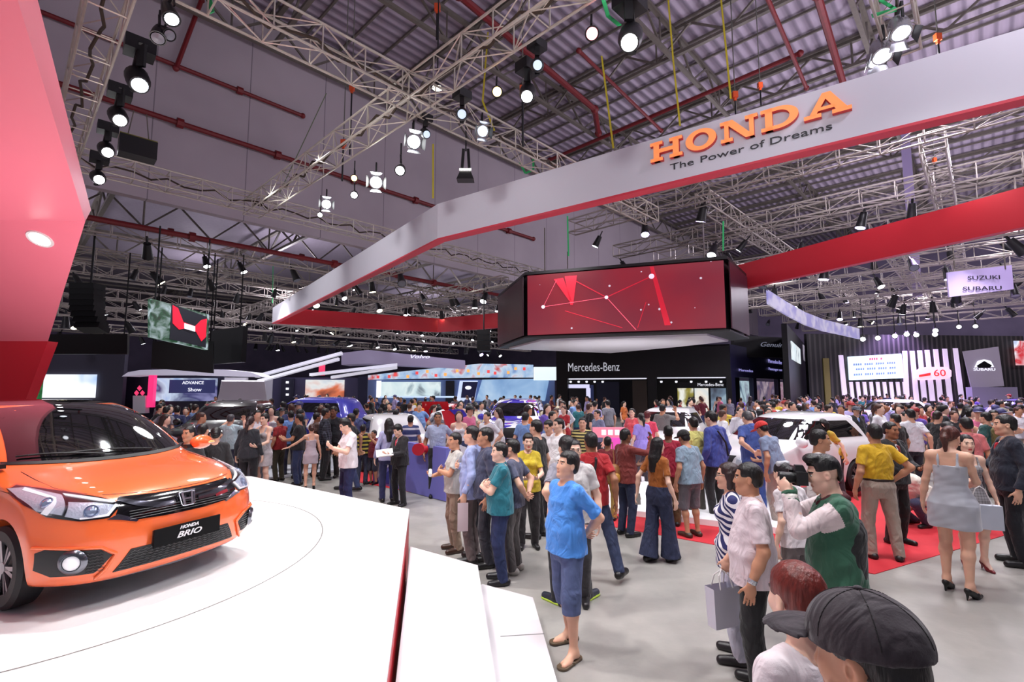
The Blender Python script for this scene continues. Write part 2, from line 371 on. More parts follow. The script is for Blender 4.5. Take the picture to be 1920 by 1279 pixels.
# ================= trusses =================
alum = mat('truss_aluminium', (196, 190, 178), .42, metal=.35, var=.06)
alum2 = mat('truss_far', (176, 168, 160), .5, metal=.3)
cabm = mat('truss_cable', (64, 52, 40), .7)
def truss(a, b, label, s=.55, step=.9, r=.027, ladder=False, m_=alum, group=None, cables=True):
    a, b = Vector(a), Vector(b); d = (b-a); Ln = d.length; d /= Ln; sd = d.cross(Vector((0, 0, 1))).normalized()*s; up = Vector((0, 0, s))
    m = MB(); ch = [Vector(), sd, up, sd+up]
    for c_ in ch: m.tube(a+c_, b+c_, r, n=6)
    n = max(1, round(Ln/step)); st = d*(Ln/n)
    faces = ((0, 1), (0, 2), (1, 3), (2, 3))
    for i in range(n):
        p = a+st*i
        for k, (e, g) in enumerate(faces):
            m.tube(p+ch[e], p+ch[g], r*.6, n=4, caps=False)
            if k != 0 or not ladder:
                e2, g2 = (e, g) if i % 2 else (g, e)
                m.tube(p+ch[e2], p+st+ch[g2], r*.55, n=4, caps=False)
    for e, g in faces: m.tube(b+ch[e], b+ch[g], r*.7, n=4, caps=False)
    t = m.build('lighting_truss', m_); tag(t, label, 'truss', group)
    if cables:
        q = MB(); pts = [a+d*(Ln*i/(n*2))+sd*(.5+.12*math.sin(i*1.7))+up*(.5+.2*math.sin(i*2.3)) for i in range(n*2+1)]
        q.path(pts, .03, 5); c_ = q.build('cable_run', cabm, t); 
    return t
TZ = 8.5
truss(uv(-1.5, 9.15, TZ), uv(17, 9.15, TZ), ulabel('long bare aluminium truss descending from the top towards the ring corner'))
truss(uv(6.3, 19.2, TZ), uv(6.3, 2.5, TZ), ulabel('aluminium cross truss carrying the row of bright spotlights'))
truss(uv(.6, 18.8, TZ), uv(24, 18.8, TZ), ulabel('aluminium truss along the lower edge of the grey bulkhead wall'))
truss(uv(1.1, 19.2, TZ), uv(1.1, 7.5, TZ), ulabel('ladder-like truss with moving head lamps next to the pink canopy'), ladder=True)
q = atz(1650, 60, 9.3); a_, b_ = q.dot(U), q.dot(V)
truss(uv(a_-4, b_, 9.3), uv(a_+1.2, b_, 9.3), ulabel('short ladder-like truss poking above the ring at the top near its end'), ladder=True)
fg = 'far lighting trusses under the hall roof'
for i, b in enumerate((26.3, 31, 36, 43, 50)): truss(uv(-2, b, 8.5-.25*(i % 2)), uv(46, b, 8.5-.25*(i % 2)), 'far aluminium truss running below the low hall roof past the bulkhead', .6, 1.2, .035, m_=alum2, group=fg+' beyond the bulkhead', cables=False)
for i, a in enumerate((14, 20.5, 27)): truss(uv(a, 48, 8.1), uv(a, 20, 8.1), 'far aluminium cross truss in the low hall past the bulkhead', .6, 1.2, .035, m_=alum2, group='far cross trusses beyond the bulkhead', cables=False)
for i, (a, z) in enumerate(((19, 9.6), (23, 9.2), (27.5, 9.8), (32, 9.2), (37, 8.6), (42, 9), (48, 8.6), (55, 8.8))):
    truss(uv(a, 14, z), uv(a, -32, z), 'aluminium truss crossing the hall behind the red inside of the ring', .6, 1.1, .035, m_=alum2, group='far trusses over the purple-lit half', cables=False)
for i, (b, z) in enumerate(((8, 9.4), (1, 9.3), (-7, 9.2), (-14, 9.2), (-21, 9))):
    truss(uv(19, b, z), uv(58, b, z), 'aluminium truss running to the far end over the purple-lit crowd', .6, 1.1, .035, m_=alum2, group='long far trusses over the purple-lit half', cables=False)

for b, z in ((38, 6.3), (44, 6.9), (51, 6.6), (60, 7.2)): truss(uv(2, b, z), uv(42, b, z), 'low aluminium truss over the stands past the bulkhead', .6, 1.3, .035, m_=alum2, group='low trusses over the stands past the bulkhead', cables=False)
for a, z in ((25, 7.7), (30, 7.9), (35, 7.5), (40, 7.6), (46, 7.6), (52, 7.4)):
    truss(uv(a, 12, z), uv(a, -30, z), 'low aluminium truss over the purple-lit stands', .6, 1.2, .035, m_=alum2, group='low trusses over the purple-lit stands', cables=False)
for b in (3, -3.5, -10, -17): truss(uv(24, b, 8.2), uv(56, b, 8.2), 'low aluminium truss reaching to the striped stage', .6, 1.2, .035, m_=alum2, group='low long trusses over the purple-lit stands', cables=False)

# ================= lamps, hoists, straps =================
blk = mat('lamp_black', (22, 22, 25), .42); silver = mat('lamp_silver', (190, 192, 198), .25, metal=.7)
def lens(c, e): return mat('lens_%d_%d_%d' % tuple(c), c, .2, emit=e)
WHT = lens((250, 252, 255), 14); DIM = lens((170, 185, 205), 1.4); AMB = lens((255, 190, 120), 6); RED = lens((255, 60, 80), 6); WRM = lens((255, 250, 220), 9); OFF = mat('lens_off', (120, 125, 135), .15)
def tube_local(m, o, R, z0, z1, r0, r1=None, n=16): m.lathe([(0, z0), (r0, z0), (r1 or r0, z1), (0, z1)], o, R, n)
def lamp(kind, p, aim, ln, label, s=1., group=None, top=None):
    """p = lens centre; the body extends back from the lens; clamp goes up to the truss"""
    p = Vector(p); d = (Vector(aim)-p).normalized(); R = (-d).to_track_quat('Z', 'X').to_matrix(); Z = Vector((0, 0, 0))
    t = empty('stage_spotlight', p); tag(t, label, 'spotlight', group)
    L_ = .42*s; back = -d*L_*.5
    if kind == 'head':
        m = MB(); m.lathe([(0, L_), (.1*s, L_), (.15*s, L_*.75), (.15*s, L_*.3), (.12*s, .0), (.1*s, .0)], Z, R, 16); m.build('lamp_head', blk, t, smooth='auto')
        y = MB(); sx = R @ Vector((.19*s, 0, 0)); c = back
        top_ = Vector((0, 0, .34*s)); 
        for sg in (-1, 1): y.bar(c+sx*sg, c+sx*sg+top_, .05*s, .1*s)
        y.bar(c-sx*1.1+top_, c+sx*1.1+top_, .1*s, .06*s); y.build('yoke', blk, t)
        b = MB(); b.box(c+Vector((0, 0, .47*s)), (.36*s, .3*s, .2*s), Matrix.Rotation(AX, 3, 'Z')); b.build('base', blk, t); ct = c+Vector((0, 0, .57*s))
    elif kind == 'par':
        m = MB(); m.lathe([(0, L_*.9), (.07*s, L_*.9), (.1*s, L_*.6), (.13*s, 0), (.115*s, .0)], Z, R, 16); m.build('can', blk, t, smooth='auto')
        y = MB(); sx = R @ Vector((.15*s, 0, 0)); c = -d*L_*.35
        for sg in (-1, 1): y.bar(c+sx*sg, c+sx*sg*.6+Vector((0, 0, .25*s)), .02*s, .04*s)
        y.bar(c-sx*.7+Vector((0, 0, .25*s)), c+sx*.7+Vector((0, 0, .25*s)), .04*s, .02*s); y.build('bracket', blk, t); ct = c+Vector((0, 0, .25*s))
    elif kind == 'fresnel':
        m = MB(); m.lathe([(0, L_*.8), (.13*s, L_*.8), (.16*s, L_*.5), (.16*s, 0), (.14*s, 0)], Z, R, 16); m.build('housing', silver, t, smooth='auto')
        for k in range(4):
            f = MB(); a = k*PI/2; e1 = R @ Vector((math.cos(a), math.sin(a), 0)); e2 = R @ Vector((-math.sin(a), math.cos(a), 0))
            o_ = e1*.16*s; f.add([o_+e2*.1*s, o_-e2*.1*s, o_-e2*.15*s+e1*.07*s+d*.14*s, o_+e2*.15*s+e1*.07*s+d*.14*s], [(0, 1, 2, 3)]); f.build('barn_door', blk if k % 2 else silver, t)
        y = MB(); sx = R @ Vector((.19*s, 0, 0)); c = -d*L_*.35
        for sg in (-1, 1): y.bar(c+sx*sg, c+sx*sg+Vector((0, 0, .28*s)), .02*s, .04*s)
        y.bar(c-sx+Vector((0, 0, .28*s)), c+sx+Vector((0, 0, .28*s)), .04*s, .02*s); y.build('bracket', blk, t); ct = c+Vector((0, 0, .28*s))
    if top is not None and top > p.z+ct.z:
        MB().tube(ct, Vector((ct.x, ct.y, top-p.z)), .02*s, n=6).build('clamp', blk, t)
    MB().lathe([(0, -.012), (.1*s if kind != 'fresnel' else .13*s, -.004)], Z, R, 16).build('lens', ln, t)
    return t
def px_lamp(kind, px, py, z, aim, ln, label, s=1, top=TZ+.05):
    return lamp(kind, atz(px, py, z), aim, ln, ulabel(label), s, top=top)
stg = (-3, 4, .6)
px_lamp('par', 322, 36, 8.0, (-1.5, 5, .6), lens((235, 240, 250), 4), 'black cylinder spotlight at the top of the ladder-like truss', 1.0)
px_lamp('par', 296, 72, 8.0, (-3.5, 4, .6), OFF, 'open unlit can light under the top cylinder spotlight of the ladder-like truss', .95)
px_lamp('par', 318, 66, 8.1, (2.5, 4, .6), OFF, 'unlit can light with tilted rim, close to the top cylinder spotlight', .8)
px_lamp('head', 262, 160, 7.95, (-1.8, 4.5, .6), lens((225, 235, 250), 5), 'largest black moving head lamp on the ladder-like truss', 1.35)
px_lamp('head', 225, 226, 7.95, (-1.8, 4.8, .6), WHT, 'lit moving head lamp second below the largest one on the ladder-like truss', 1.2)
px_lamp('head', 202, 286, 7.95, (-2, 5, .6), WHT, 'lit moving head lamp beside the hanging black box', 1.15)
px_lamp('head', 186, 337, 7.95, (-2, 5, .6), WHT, 'lowest lit moving head lamp at the tip of the pink canopy', 1.2)
px_lamp('fresnel', 612, 383, 8.0, (.5, .5, 3), WHT, 'bright white lamp with barn doors at the low end of the lamp row')
px_lamp('par', 600, 403, 7.85, (-2, 4, 1), WHT, 'small lit can below the bright lamp at the low end of the lamp row', .7)
px_lamp('par', 664, 334, 8.0, (-1.5, 2, 3), AMB, 'orange glowing can light in the lamp row', .8)
px_lamp('par', 664, 366, 7.75, (-2, 4, 1), WHT, 'dark can with small white lens under the orange glowing light', .9)
px_lamp('fresnel', 705, 342, 7.9, (.2, .3, 2.6), lens((255, 255, 252), 30), 'brightest glaring round lamp of the lamp row', 1.15)
px_lamp('par', 750, 320, 7.75, (-2, 3, 1), WHT, 'black can with lit lens between the glaring lamp and the tilted white lamp', 1.1)
px_lamp('fresnel', 776, 266, 8.0, (2, 1, 3.2), WHT, 'tilted bright white lamp near the truss crossing', 1.1)
px_lamp('head', 800, 252, 8.1, (2.5, 2, 2), DIM, 'dim moving head hanging next to the truss crossing', .8)
px_lamp('head', 866, 214, 8.15, (0, 0, 2.5), DIM, 'black round lamp facing forward at the truss crossing', .95)
px_lamp('fresnel', 905, 246, 8.1, (3, 1, 2), lens((225, 235, 250), 3), 'silver lamp with open barn doors just past the truss crossing', .9)
px_lamp('par', 932, 172, 8.2, (1, .3, 2.6), lens((255, 205, 130), 8), 'amber glowing round can on the upper cross truss', .9)
px_lamp('head', 988, 181, 7.9, (-.5, 3, 1), WHT, 'black moving head with small lit lens below the upper cross truss', 1.1)
px_lamp('head', 1008, 122, 8.2, (.5, 0, 2.5), DIM, 'grey-eyed moving head directly above the one with small lit lens', .85)
px_lamp('par', 1110, 63, 8.2, (.6, 0, 2.4), lens((255, 130, 140), 12), 'red glowing round lamp on the upper cross truss', .95)
px_lamp('head', 1180, 80, 7.9, (0, 2.5, 1), WHT, 'big drooping black moving head at the top end of the cross truss', 1.35)
for (x, y, s, lb) in ((1690, 62, 1.15, 'black lamp with bright face at the short truss above the ring'), (1655, 105, 1.2, 'silver lamp with shiny housing resting at the ring edge above its white band'), (1640, 118, .8, 'small dark lamp half hidden by the ring top edge')):
    px_lamp('fresnel', x, y, 9.0, (6, 5, 0), lens((240, 240, 255), 4), lb, s, top=9.4)
# hanging pair of column lights and black box
hb = atz(873, 332, 7.6); t = empty('hanging_speaker', hb); tag(t, ulabel('black hanging fixture with two stems and a flared foot in front of the grey bulkhead'), 'fixture')
m = MB(); m.bar((-.1, 0, .1), (-.06, 0, .75), .07); m.bar((.1, 0, .1), (.06, 0, .75), .07); m.build('stem', blk, t)
MB().add([(-.22, -.14, -.1), (.22, -.14, -.1), (.22, .14, -.1), (-.22, .14, -.1), (-.14, -.09, .12), (.14, -.09, .12), (.14, .09, .12), (-.14, .09, .12)], [(0, 1, 2, 3), (4, 5, 6, 7), (0, 1, 5, 4), (1, 2, 6, 5), (2, 3, 7, 6), (3, 0, 4, 7)]).build('flared_foot', blk, t)
MB().box((0, -.1, .16), (.3, .02, .05)).build('light_strip', mat('lamp_white', (255, 252, 246), emit=9), t)
MB().tube((0, 0, .7), (0, 0, 1.4), .02).build('hanger', blk, t)
bx = atz(258, 280, 7.7); t = empty('black_equipment_box', bx, AX); tag(t, ulabel('black equipment box with yellow-green top hanging beside the ladder-like truss'), 'box')
MB().box((0, 0, 0), (.7, .4, .42)).build('case', blk, t); MB().box((0, 0, .23), (.7, .3, .05)).build('top_rail', mat('olive_rail', (140, 140, 60), .5), t)
for sx in (-.2, .2): MB().tube((sx, 0, .25), (sx*.6, 0, .9), .012, n=5).build('hanger', steel, t)
# pendant lamps and chain hoists
orange_h = mat('hoist_orange', (214, 84, 40), .4)
def hoist(px, py, z, label, drop=1.2, cable=True):
    p = atz(px, py, z); t = empty('chain_hoist', p); tag(t, ulabel(label), 'hoist')
    MB().box((0, 0, 0), (.16, .12, .2)).box((0, 0, -.14), (.08, .06, .12)).build('hoist_body', orange_h, t)
    MB().tube((0, 0, .1), (0, 0, RZ-1.6-z), .018, n=5).build('chain', mat('chain_grey', (96, 96, 90), .5), t)
    if cable: MB().tube((0, 0, -.18), (0, 0, -drop), .03, n=5).build('load_chain', blk, t)
hoist(820, 14, 13.2, 'orange chain hoist above the pendant lamp', 1.0)
p = atz(820, 166, 10.3); t = empty('pendant_lamp', p); tag(t, ulabel('lit high-bay pendant lamp on a long cable above the truss crossing'), 'lamp')
MB().lathe([(0, .35), (.05, .35), (.06, .12), (.16, .02), (.15, 0)], n=16).build('lamp_shade', blk, t); MB().lathe([(0, .0), (.14, .01)]).build('lens', lens((255, 250, 225), 14), t); MB().tube((0, 0, .3), (0, 0, 3.2), .02, n=5).build('cable', blk, t)
hoist(644, 268, 10.2, 'orange chain hoist over the low end of the lamp row', 1.3)
hoist(980, 168, 10.2, 'orange chain hoist behind the twin moving heads', 1.6)
hoist(1378, 178, 11.5, 'orange chain hoist standing over the ring between its letters', 1.0)
hoist(1758, 70, 12.2, 'orange chain hoist at the top above the long plain part of the ring', 1.2)
hoist(1425, 160, 13.5, 'small orange hoist above the fourth letter of the ring', .8)
hoist(1752, 300, 13.5, 'orange chain hoist beneath the ring band far back', 1.2)
hoist(660, 165, 12.5, 'orange hoist hanging in front of the bulkhead under the long bare truss', 2.4)
yel = mat('yellow_strap', (206, 190, 40), .6); grn = mat('green_strap', (50, 190, 110), .6)
def strap(pts, label, m_=yel, w__=.05):
    m = MB()
    for a, b in zip(pts[:-1], pts[1:]): m.bar(a, b, w__, .012, up=(0, 1, 0))
    o = m.build('lifting_strap', m_); tag(o, ulabel(label), 'strap')
strap([atz(1253, 0, 14), atz(1262, 110, 12.0)+Vector((0, 0, .0)), atz(1275, 236, 9.0)], 'long yellow lifting strap reaching the ring just before its first letter')
strap([atz(1352, 0, 13.5), atz(1364, 120, 11), atz(1370, 185, 9.6)], 'yellow lifting strap with red upper end over the third letter of the ring')
strap([atz(1128, 105, 12), atz(1150, 278, 8.6)], 'yellow lifting strap hanging from the cross truss to the ring')
strap([atz(915, 60, 14), atz(905, 190, 10.5), atz(927, 245, 9.2)], 'thin yellow strap passing the amber lamp')
strap([atz(812, 270, 10), atz(812, 372, 8.0)], 'yellow strap hanging over the ring corner')
strap([atz(612, 175, 13), atz(525, 360, 9.1)], 'thin green-grey rope slanting down across the bulkhead', mat('rope_green', (110, 124, 96), .7), .03)
strap([atz(1130, -5, 9.1), atz(1140, 30, 8.8), atz(1162, 48, 8.4)], 'bright green sling around the cross truss top', grn, .07)
strap([atz(392, -5, 9.0), atz(398, 24, 8.5)], 'green sling on the long bare truss at the top edge', grn, .08)
strap([atz(975, 305, 8.9), atz(985, 325, 8.5), atz(1000, 318, 8.6), atz(1000, 298, 9)], 'green sling tied round the long truss beside the ring', grn, .06)
strap([atz(1064, 405, 9.0), atz(1066, 480, 7.4)], 'green strap dropping to the top of the video cube near its front', grn, .06)
strap([atz(1356, 415, 8.2), atz(1356, 470, 7.2)], 'green strap at the other front corner of the video cube', grn, .06)
strap([atz(1650, 0, 9.8), atz(1680, 18, 9.5), atz(1635, 30, 9.4)], 'green sling wound round the short truss at the top', grn, .08)
strap([atz(512, 495, 9), atz(511, 568, 7.5)], 'green strap holding the far pointed corner of the ring', grn, .06)
# far lamps in their hundreds are counted: a hanging can or lit lens each, copied
def simple_lamp(ln):
    t = empty('stage_spotlight', (0, 0, 0))
    MB().lathe([(0, .5), (.1, .5), (.14, .1), (.16, 0), (.14, 0)], n=10).build('can', blk, t, smooth='auto')
    MB().lathe([(0, -.01), (.14, 0)], n=10).build('lens', ln, t)
    MB().bar((0, 0, .35), (0, 0, .75), .05).build('bracket', blk, t); return t
protos = [simple_lamp(x) for x in (lens((245, 248, 255), 16), lens((255, 246, 205), 10), lens((205, 190, 255), 14), OFF)]
spots = []
for b, z in ((26.3, 8.5), (31, 8.25), (36, 8.5), (43, 8.25), (50, 8.5)):
    for a in np.arange(1, 44, 2.5): spots.append((uv(a+rng.uniform(-.8, .8), b, z-.6), 0, 'L'))
for a in (19, 23, 27.5, 32, 37, 42, 48, 55):
    for b in np.arange(-24, 14, 3.1): spots.append((uv(a+.3, b+rng.uniform(-1, 1), dict(((19, 9.6), (23, 9.2), (27.5, 9.8), (32, 9.2), (37, 8.6), (42, 9), (48, 8.6), (55, 8.8)))[a]-.7), 1, 'R'))
for a in (14, 20.5, 27):
    for b in np.arange(22, 46, 3.2): spots.append((uv(a, b+rng.uniform(-1, 1), 7.5), 0, 'L'))
for b, z in ((38, 6.3), (44, 6.9), (51, 6.6), (60, 7.2)):
    for a in np.arange(3, 40, 2.1): spots.append((uv(a+rng.uniform(-.8, .8), b+.3, z-.7), 0, 'L'))
for a, z in ((25, 7.7), (30, 7.9), (35, 7.5), (40, 7.6), (46, 7.6)):
    for b in np.arange(-22, 10, 3.3): spots.append((uv(a+.3, b+rng.uniform(-1, 1), z-.7), 1, 'R'))
spots = [s for s in spots if -60 < pix(s[0])[0] < 1980 and s[0].y > (8 if s[2] == 'L' else 17)]
used = [False]*4
for i, (p, side, sd) in enumerate(spots):
    k = rng.choice([0, 1, 2, 3], p=([.45, .2, .05, .3] if sd == 'L' else [.25, .1, .3, .35]))
    o = protos[k] if not used[k] else copy_tree(protos[k]); used[k] = True
    o.location = p; o.rotation_euler = (rng.uniform(-.7, .7), rng.uniform(-.7, .7), 0); s_ = rng.uniform(1, 1.5); o.scale = (s_, s_, s_)
    tag(o, ('small %s spotlight on a far truss ' % ('lit white', 'lit warm', 'lit violet', 'unlit black')[k]) + ('past the grey bulkhead' if sd == 'L' else 'beyond the ring'), 'spotlight', 'far %s spotlights %s' % (('white', 'warm', 'violet', 'unlit')[k], 'past the bulkhead' if sd == 'L' else 'beyond the ring'))

# ================= the hanging ring =================
A_ = Vector((20.1, -2.2)); pts = [q*(4.4/4.2) for q in (A_, Vector((7.48, 6.81)), Vector((-2.14, 13.73)), Vector((-15.95, 32.36)), Vector((-5.7, 37.7)), Vector((5.6, 31.1)))]
# make the first segment straight and the near right side meet it
dAB = (pts[1]-pts[2]).normalized(); dE = (Vector((13.67, 12.77))*(4.4/4.2)-pts[5]).normalized()
den = dAB.x*(-dE.y)-dAB.y*(-dE.x); rr = pts[5]-pts[1]; s_ = (rr.x*(-dE.y)-rr.y*(-dE.x))/den; A_ = pts[1]+dAB*s_
poly = [A_, pts[2], pts[3], pts[4], pts[5]]
zb, zt, th = 6.6, 7.72, .28
cen = sum(poly, Vector((0, 0)))/5
def inset(P, d):
    n = len(P); out = []
    for i in range(n):
        a, b, c = P[i-1], P[i], P[(i+1) % n]; e1 = (b-a).normalized(); e2 = (c-b).normalized()
        n1_ = Vector((-e1.y, e1.x)); n2__ = Vector((-e2.y, e2.x))
        if n1_.dot(cen-b) < 0: n1_ = -n1_
        if n2__.dot(cen-b) < 0: n2__ = -n2__
        k = n1_+n2__; out.append(b+k*(d/(1+n1_.dot(n2__))))
    return out
inn = inset(poly, th)
t = empty('hanging_ring', (cen.x, cen.y, 0)); tag(t, ulabel('huge angular ring banner, white outside and red inside, hung over the stands'), 'banner'); M0 = Vector((cen.x, cen.y, 0))
m = MB(); m2 = MB(); m3 = MB()
for i in range(5):
    a, b, c, d = poly[i], poly[(i+1) % 5], inn[i], inn[(i+1) % 5]
    m.quad((*a, zb+.05), (*b, zb+.05), (*b, zt), (*a, zt)); m.quad((*a, zt), (*b, zt), (*d, zt), (*c, zt))
    m2.quad((*c, zb), (*d, zb), (*d, zt), (*c, zt))
    m3.quad((*a, zb), (*b, zb), (*d, zb), (*c, zb)); m3.quad((*a, zb), (*b, zb), (*b, zb+.05), (*a, zb+.05))
loc(m).build('outer_band', mat('ring_white', (222, 220, 232), .5, var=.015, vscale=.6), t, fix=False)
loc(m2).build('inner_band', mat('ring_red', (206, 40, 54), .55), t, fix=False); loc(m3).build('bottom_rim', mat('rim_red', (220, 60, 80), .5), t, fix=False)
# lettering on the near band
E1 = (pts[1]-pts[2]).normalized(); X_ = Vector((E1.x, E1.y, 0)); Nn = Vector((E1.y, -E1.x, 0)); Nn = Nn if Nn.dot(Vector((0, 0, 0))-Vector((*pts[1], 0))) > 0 else -Nn
def onband(px, py):
    r = ray(px, py); O = Vector((*pts[2], 0)); k = (O-Vector((0, 0, 0))).dot(Nn)/(r.x*Nn.x+r.y*Nn.y); return Vector((r.x*k, r.y*k, CAMH+r.z*k))
p0, p1 = onband(1222, 287), onband(1597, 195)
x0 = (p0-Vector((*pts[2], 0))).dot(X_); x1 = (p1-Vector((*pts[2], 0))).dot(X_)
W = x1-x0; hz = onband(1240, 268).z-onband(1226, 307).z; zl = .5*(onband(1226, 307).z+onband(1575, 215).z)
print('LETTER', W, hz, zl, onband(1226, 307).z, onband(1575, 215).z, onband(1240, 268).z, onband(1560, 176).z)
hz = .44
def serif(x, w_, y0, y1): return [(x-w_/2, y0), (x+w_/2, y0), (x+w_/2, y1), (x-w_/2, y1)]
def oval(cx_, cy_, rx, ry, n=28, a0=0, a1=2*PI): return [(cx_+rx*math.cos(a0+(a1-a0)*i/n), cy_+ry*math.sin(a0+(a1-a0)*i/n)) for i in range(n+(0 if abs(a1-a0-2*PI) < 1e-6 else 1))]
def ringpoly(o_, i_):    # list of quads between two loops
    n = len(o_); return [[o_[k], o_[(k+1) % n], i_[(k+1) % n], i_[k]] for k in range(n)]
s = .17
GL = {
 'H': (1.42, [serif(.28, .26, 0, 1), serif(1.14, .26, 0, 1), serif(.28, .56, 0, s), serif(.28, .56, 1-s, 1), serif(1.14, .56, 0, s), serif(1.14, .56, 1-s, 1), [(.3, .4), (1.1, .4), (1.1, .6), (.3, .6)]]),
 'O': (1.3, ringpoly(oval(.65, .5, .63, .52), oval(.65, .5, .33, .33))),
 'N': (1.42, [serif(.26, .17, 0, 1), serif(1.2, .17, 0, 1), serif(.26, .46, 0, s), serif(1.2, .46, 1-s, 1), [(.02, 1-s), (.02, 1), (.5, 1), (1.285, .0), (.97, 0), (.28, 1-s)]]),
 'D': (1.34, [serif(.28, .26, 0, 1), [(0, 0), (.6, 0), (.6, s), (0, s)], [(0, 1-s), (.6, 1-s), (.6, 1), (0, 1)]]+[[a, b, c, d] for a, b, c, d in zip(oval(.6, .5, .7, .5, 20, -PI/2, PI/2)[:-1], oval(.6, .5, .7, .5, 20, -PI/2, PI/2)[1:], oval(.6, .5, .4, .5-s, 20, -PI/2, PI/2)[1:], oval(.6, .5, .4, .5-s, 20, -PI/2, PI/2)[:-1])]),
 'A': (1.5, [[(.16, s*.6), (.38, s*.6), (.76, .8), (.62, 1)], [(.62, 1), (.88, 1), (1.4, s*.6), (1.06, s*.6), (.7, .76)], [(.4, .27), (1.05, .27), (.95, .41), (.5, .41)], [(0, 0), (.56, 0), (.56, s), (0, s)], [(.9, 0), (1.5, 0), (1.5, s), (.9, s)]])}
org = mat('letter_orange', (255, 158, 92), .45, emit=.45, ecol=(255, 150, 90)); orside = mat('letter_side_red', (226, 74, 70), .5)
tot = sum(GL[c][0] for c in 'HONDA')+.12*4; sx = W/tot; cur = 0
lz = .5*(onband(1226, 307).z+onband(1575, 215).z)
for c in 'HONDA':
    wd, ps = GL[c]; m = MB()
    O = Vector((*pts[2], 0))+X_*(x0+cur*sx)+Vector((0, 0, lz))
    for q in ps:
        PP = [O-M0+X_*(x*sx)+Vector((0, 0, y*hz)) for x, y in q]; n = len(PP)
        PP += [p+Nn*.1 for p in PP]
        m.cur = 1; m.add(PP, [(i, (i+1) % n, n+(i+1) % n, n+i) for i in range(n)]+[tuple(range(n))]); m.cur = 0; m.add(PP[n:], [tuple(range(n))])
    m.build('letter', [org, orside], t); cur += wd+.12
p0, p1 = onband(1257, 316), onband(1560, 242); W2 = (p1-p0).dot(X_)
gm = mat('letter_grey', (52, 52, 60), .5); full = 'The Power of Dreams'
def twid(s__):
    o_ = text_mesh(s__, .2, gm); xs = [v.co.x for v in o_.data.vertices]; bpy.data.objects.remove(o_); return max(xs)-min(xs)
TW = twid(full)
for wd_, pre in (('The', ''), ('Power', 'The '), ('of', 'The Power '), ('Dreams', 'The Power of ')):
    a_ = twid(pre+wd_)/TW; wl__ = twid(wd_)/TW; kk = a_-wl__/2; q = p0+(p1-p0)*kk
    o = text_mesh(wd_, .2, gm, None, .006, 'lettering', width=W2*wl__)
    # keep every word on the same base line whatever its descenders
    ys = [v.co.y for v in o.data.vertices]; sh_ = -.07-(min(ys) if wd_ != 'Power' else min(ys))
    for v in o.data.vertices: v.co.y += sh_
    orient(o, Vector((q.x, q.y, lz-.178))+Nn*.012, X_, (0, 0, 1)); mw = o.matrix_world.copy(); mw.translation -= M0; o.parent = t; o.matrix_basis = mw
for i, q in enumerate(((1153, 275), (1278, 238), (1370, 190), (812, 372), (1600, 140))): pass

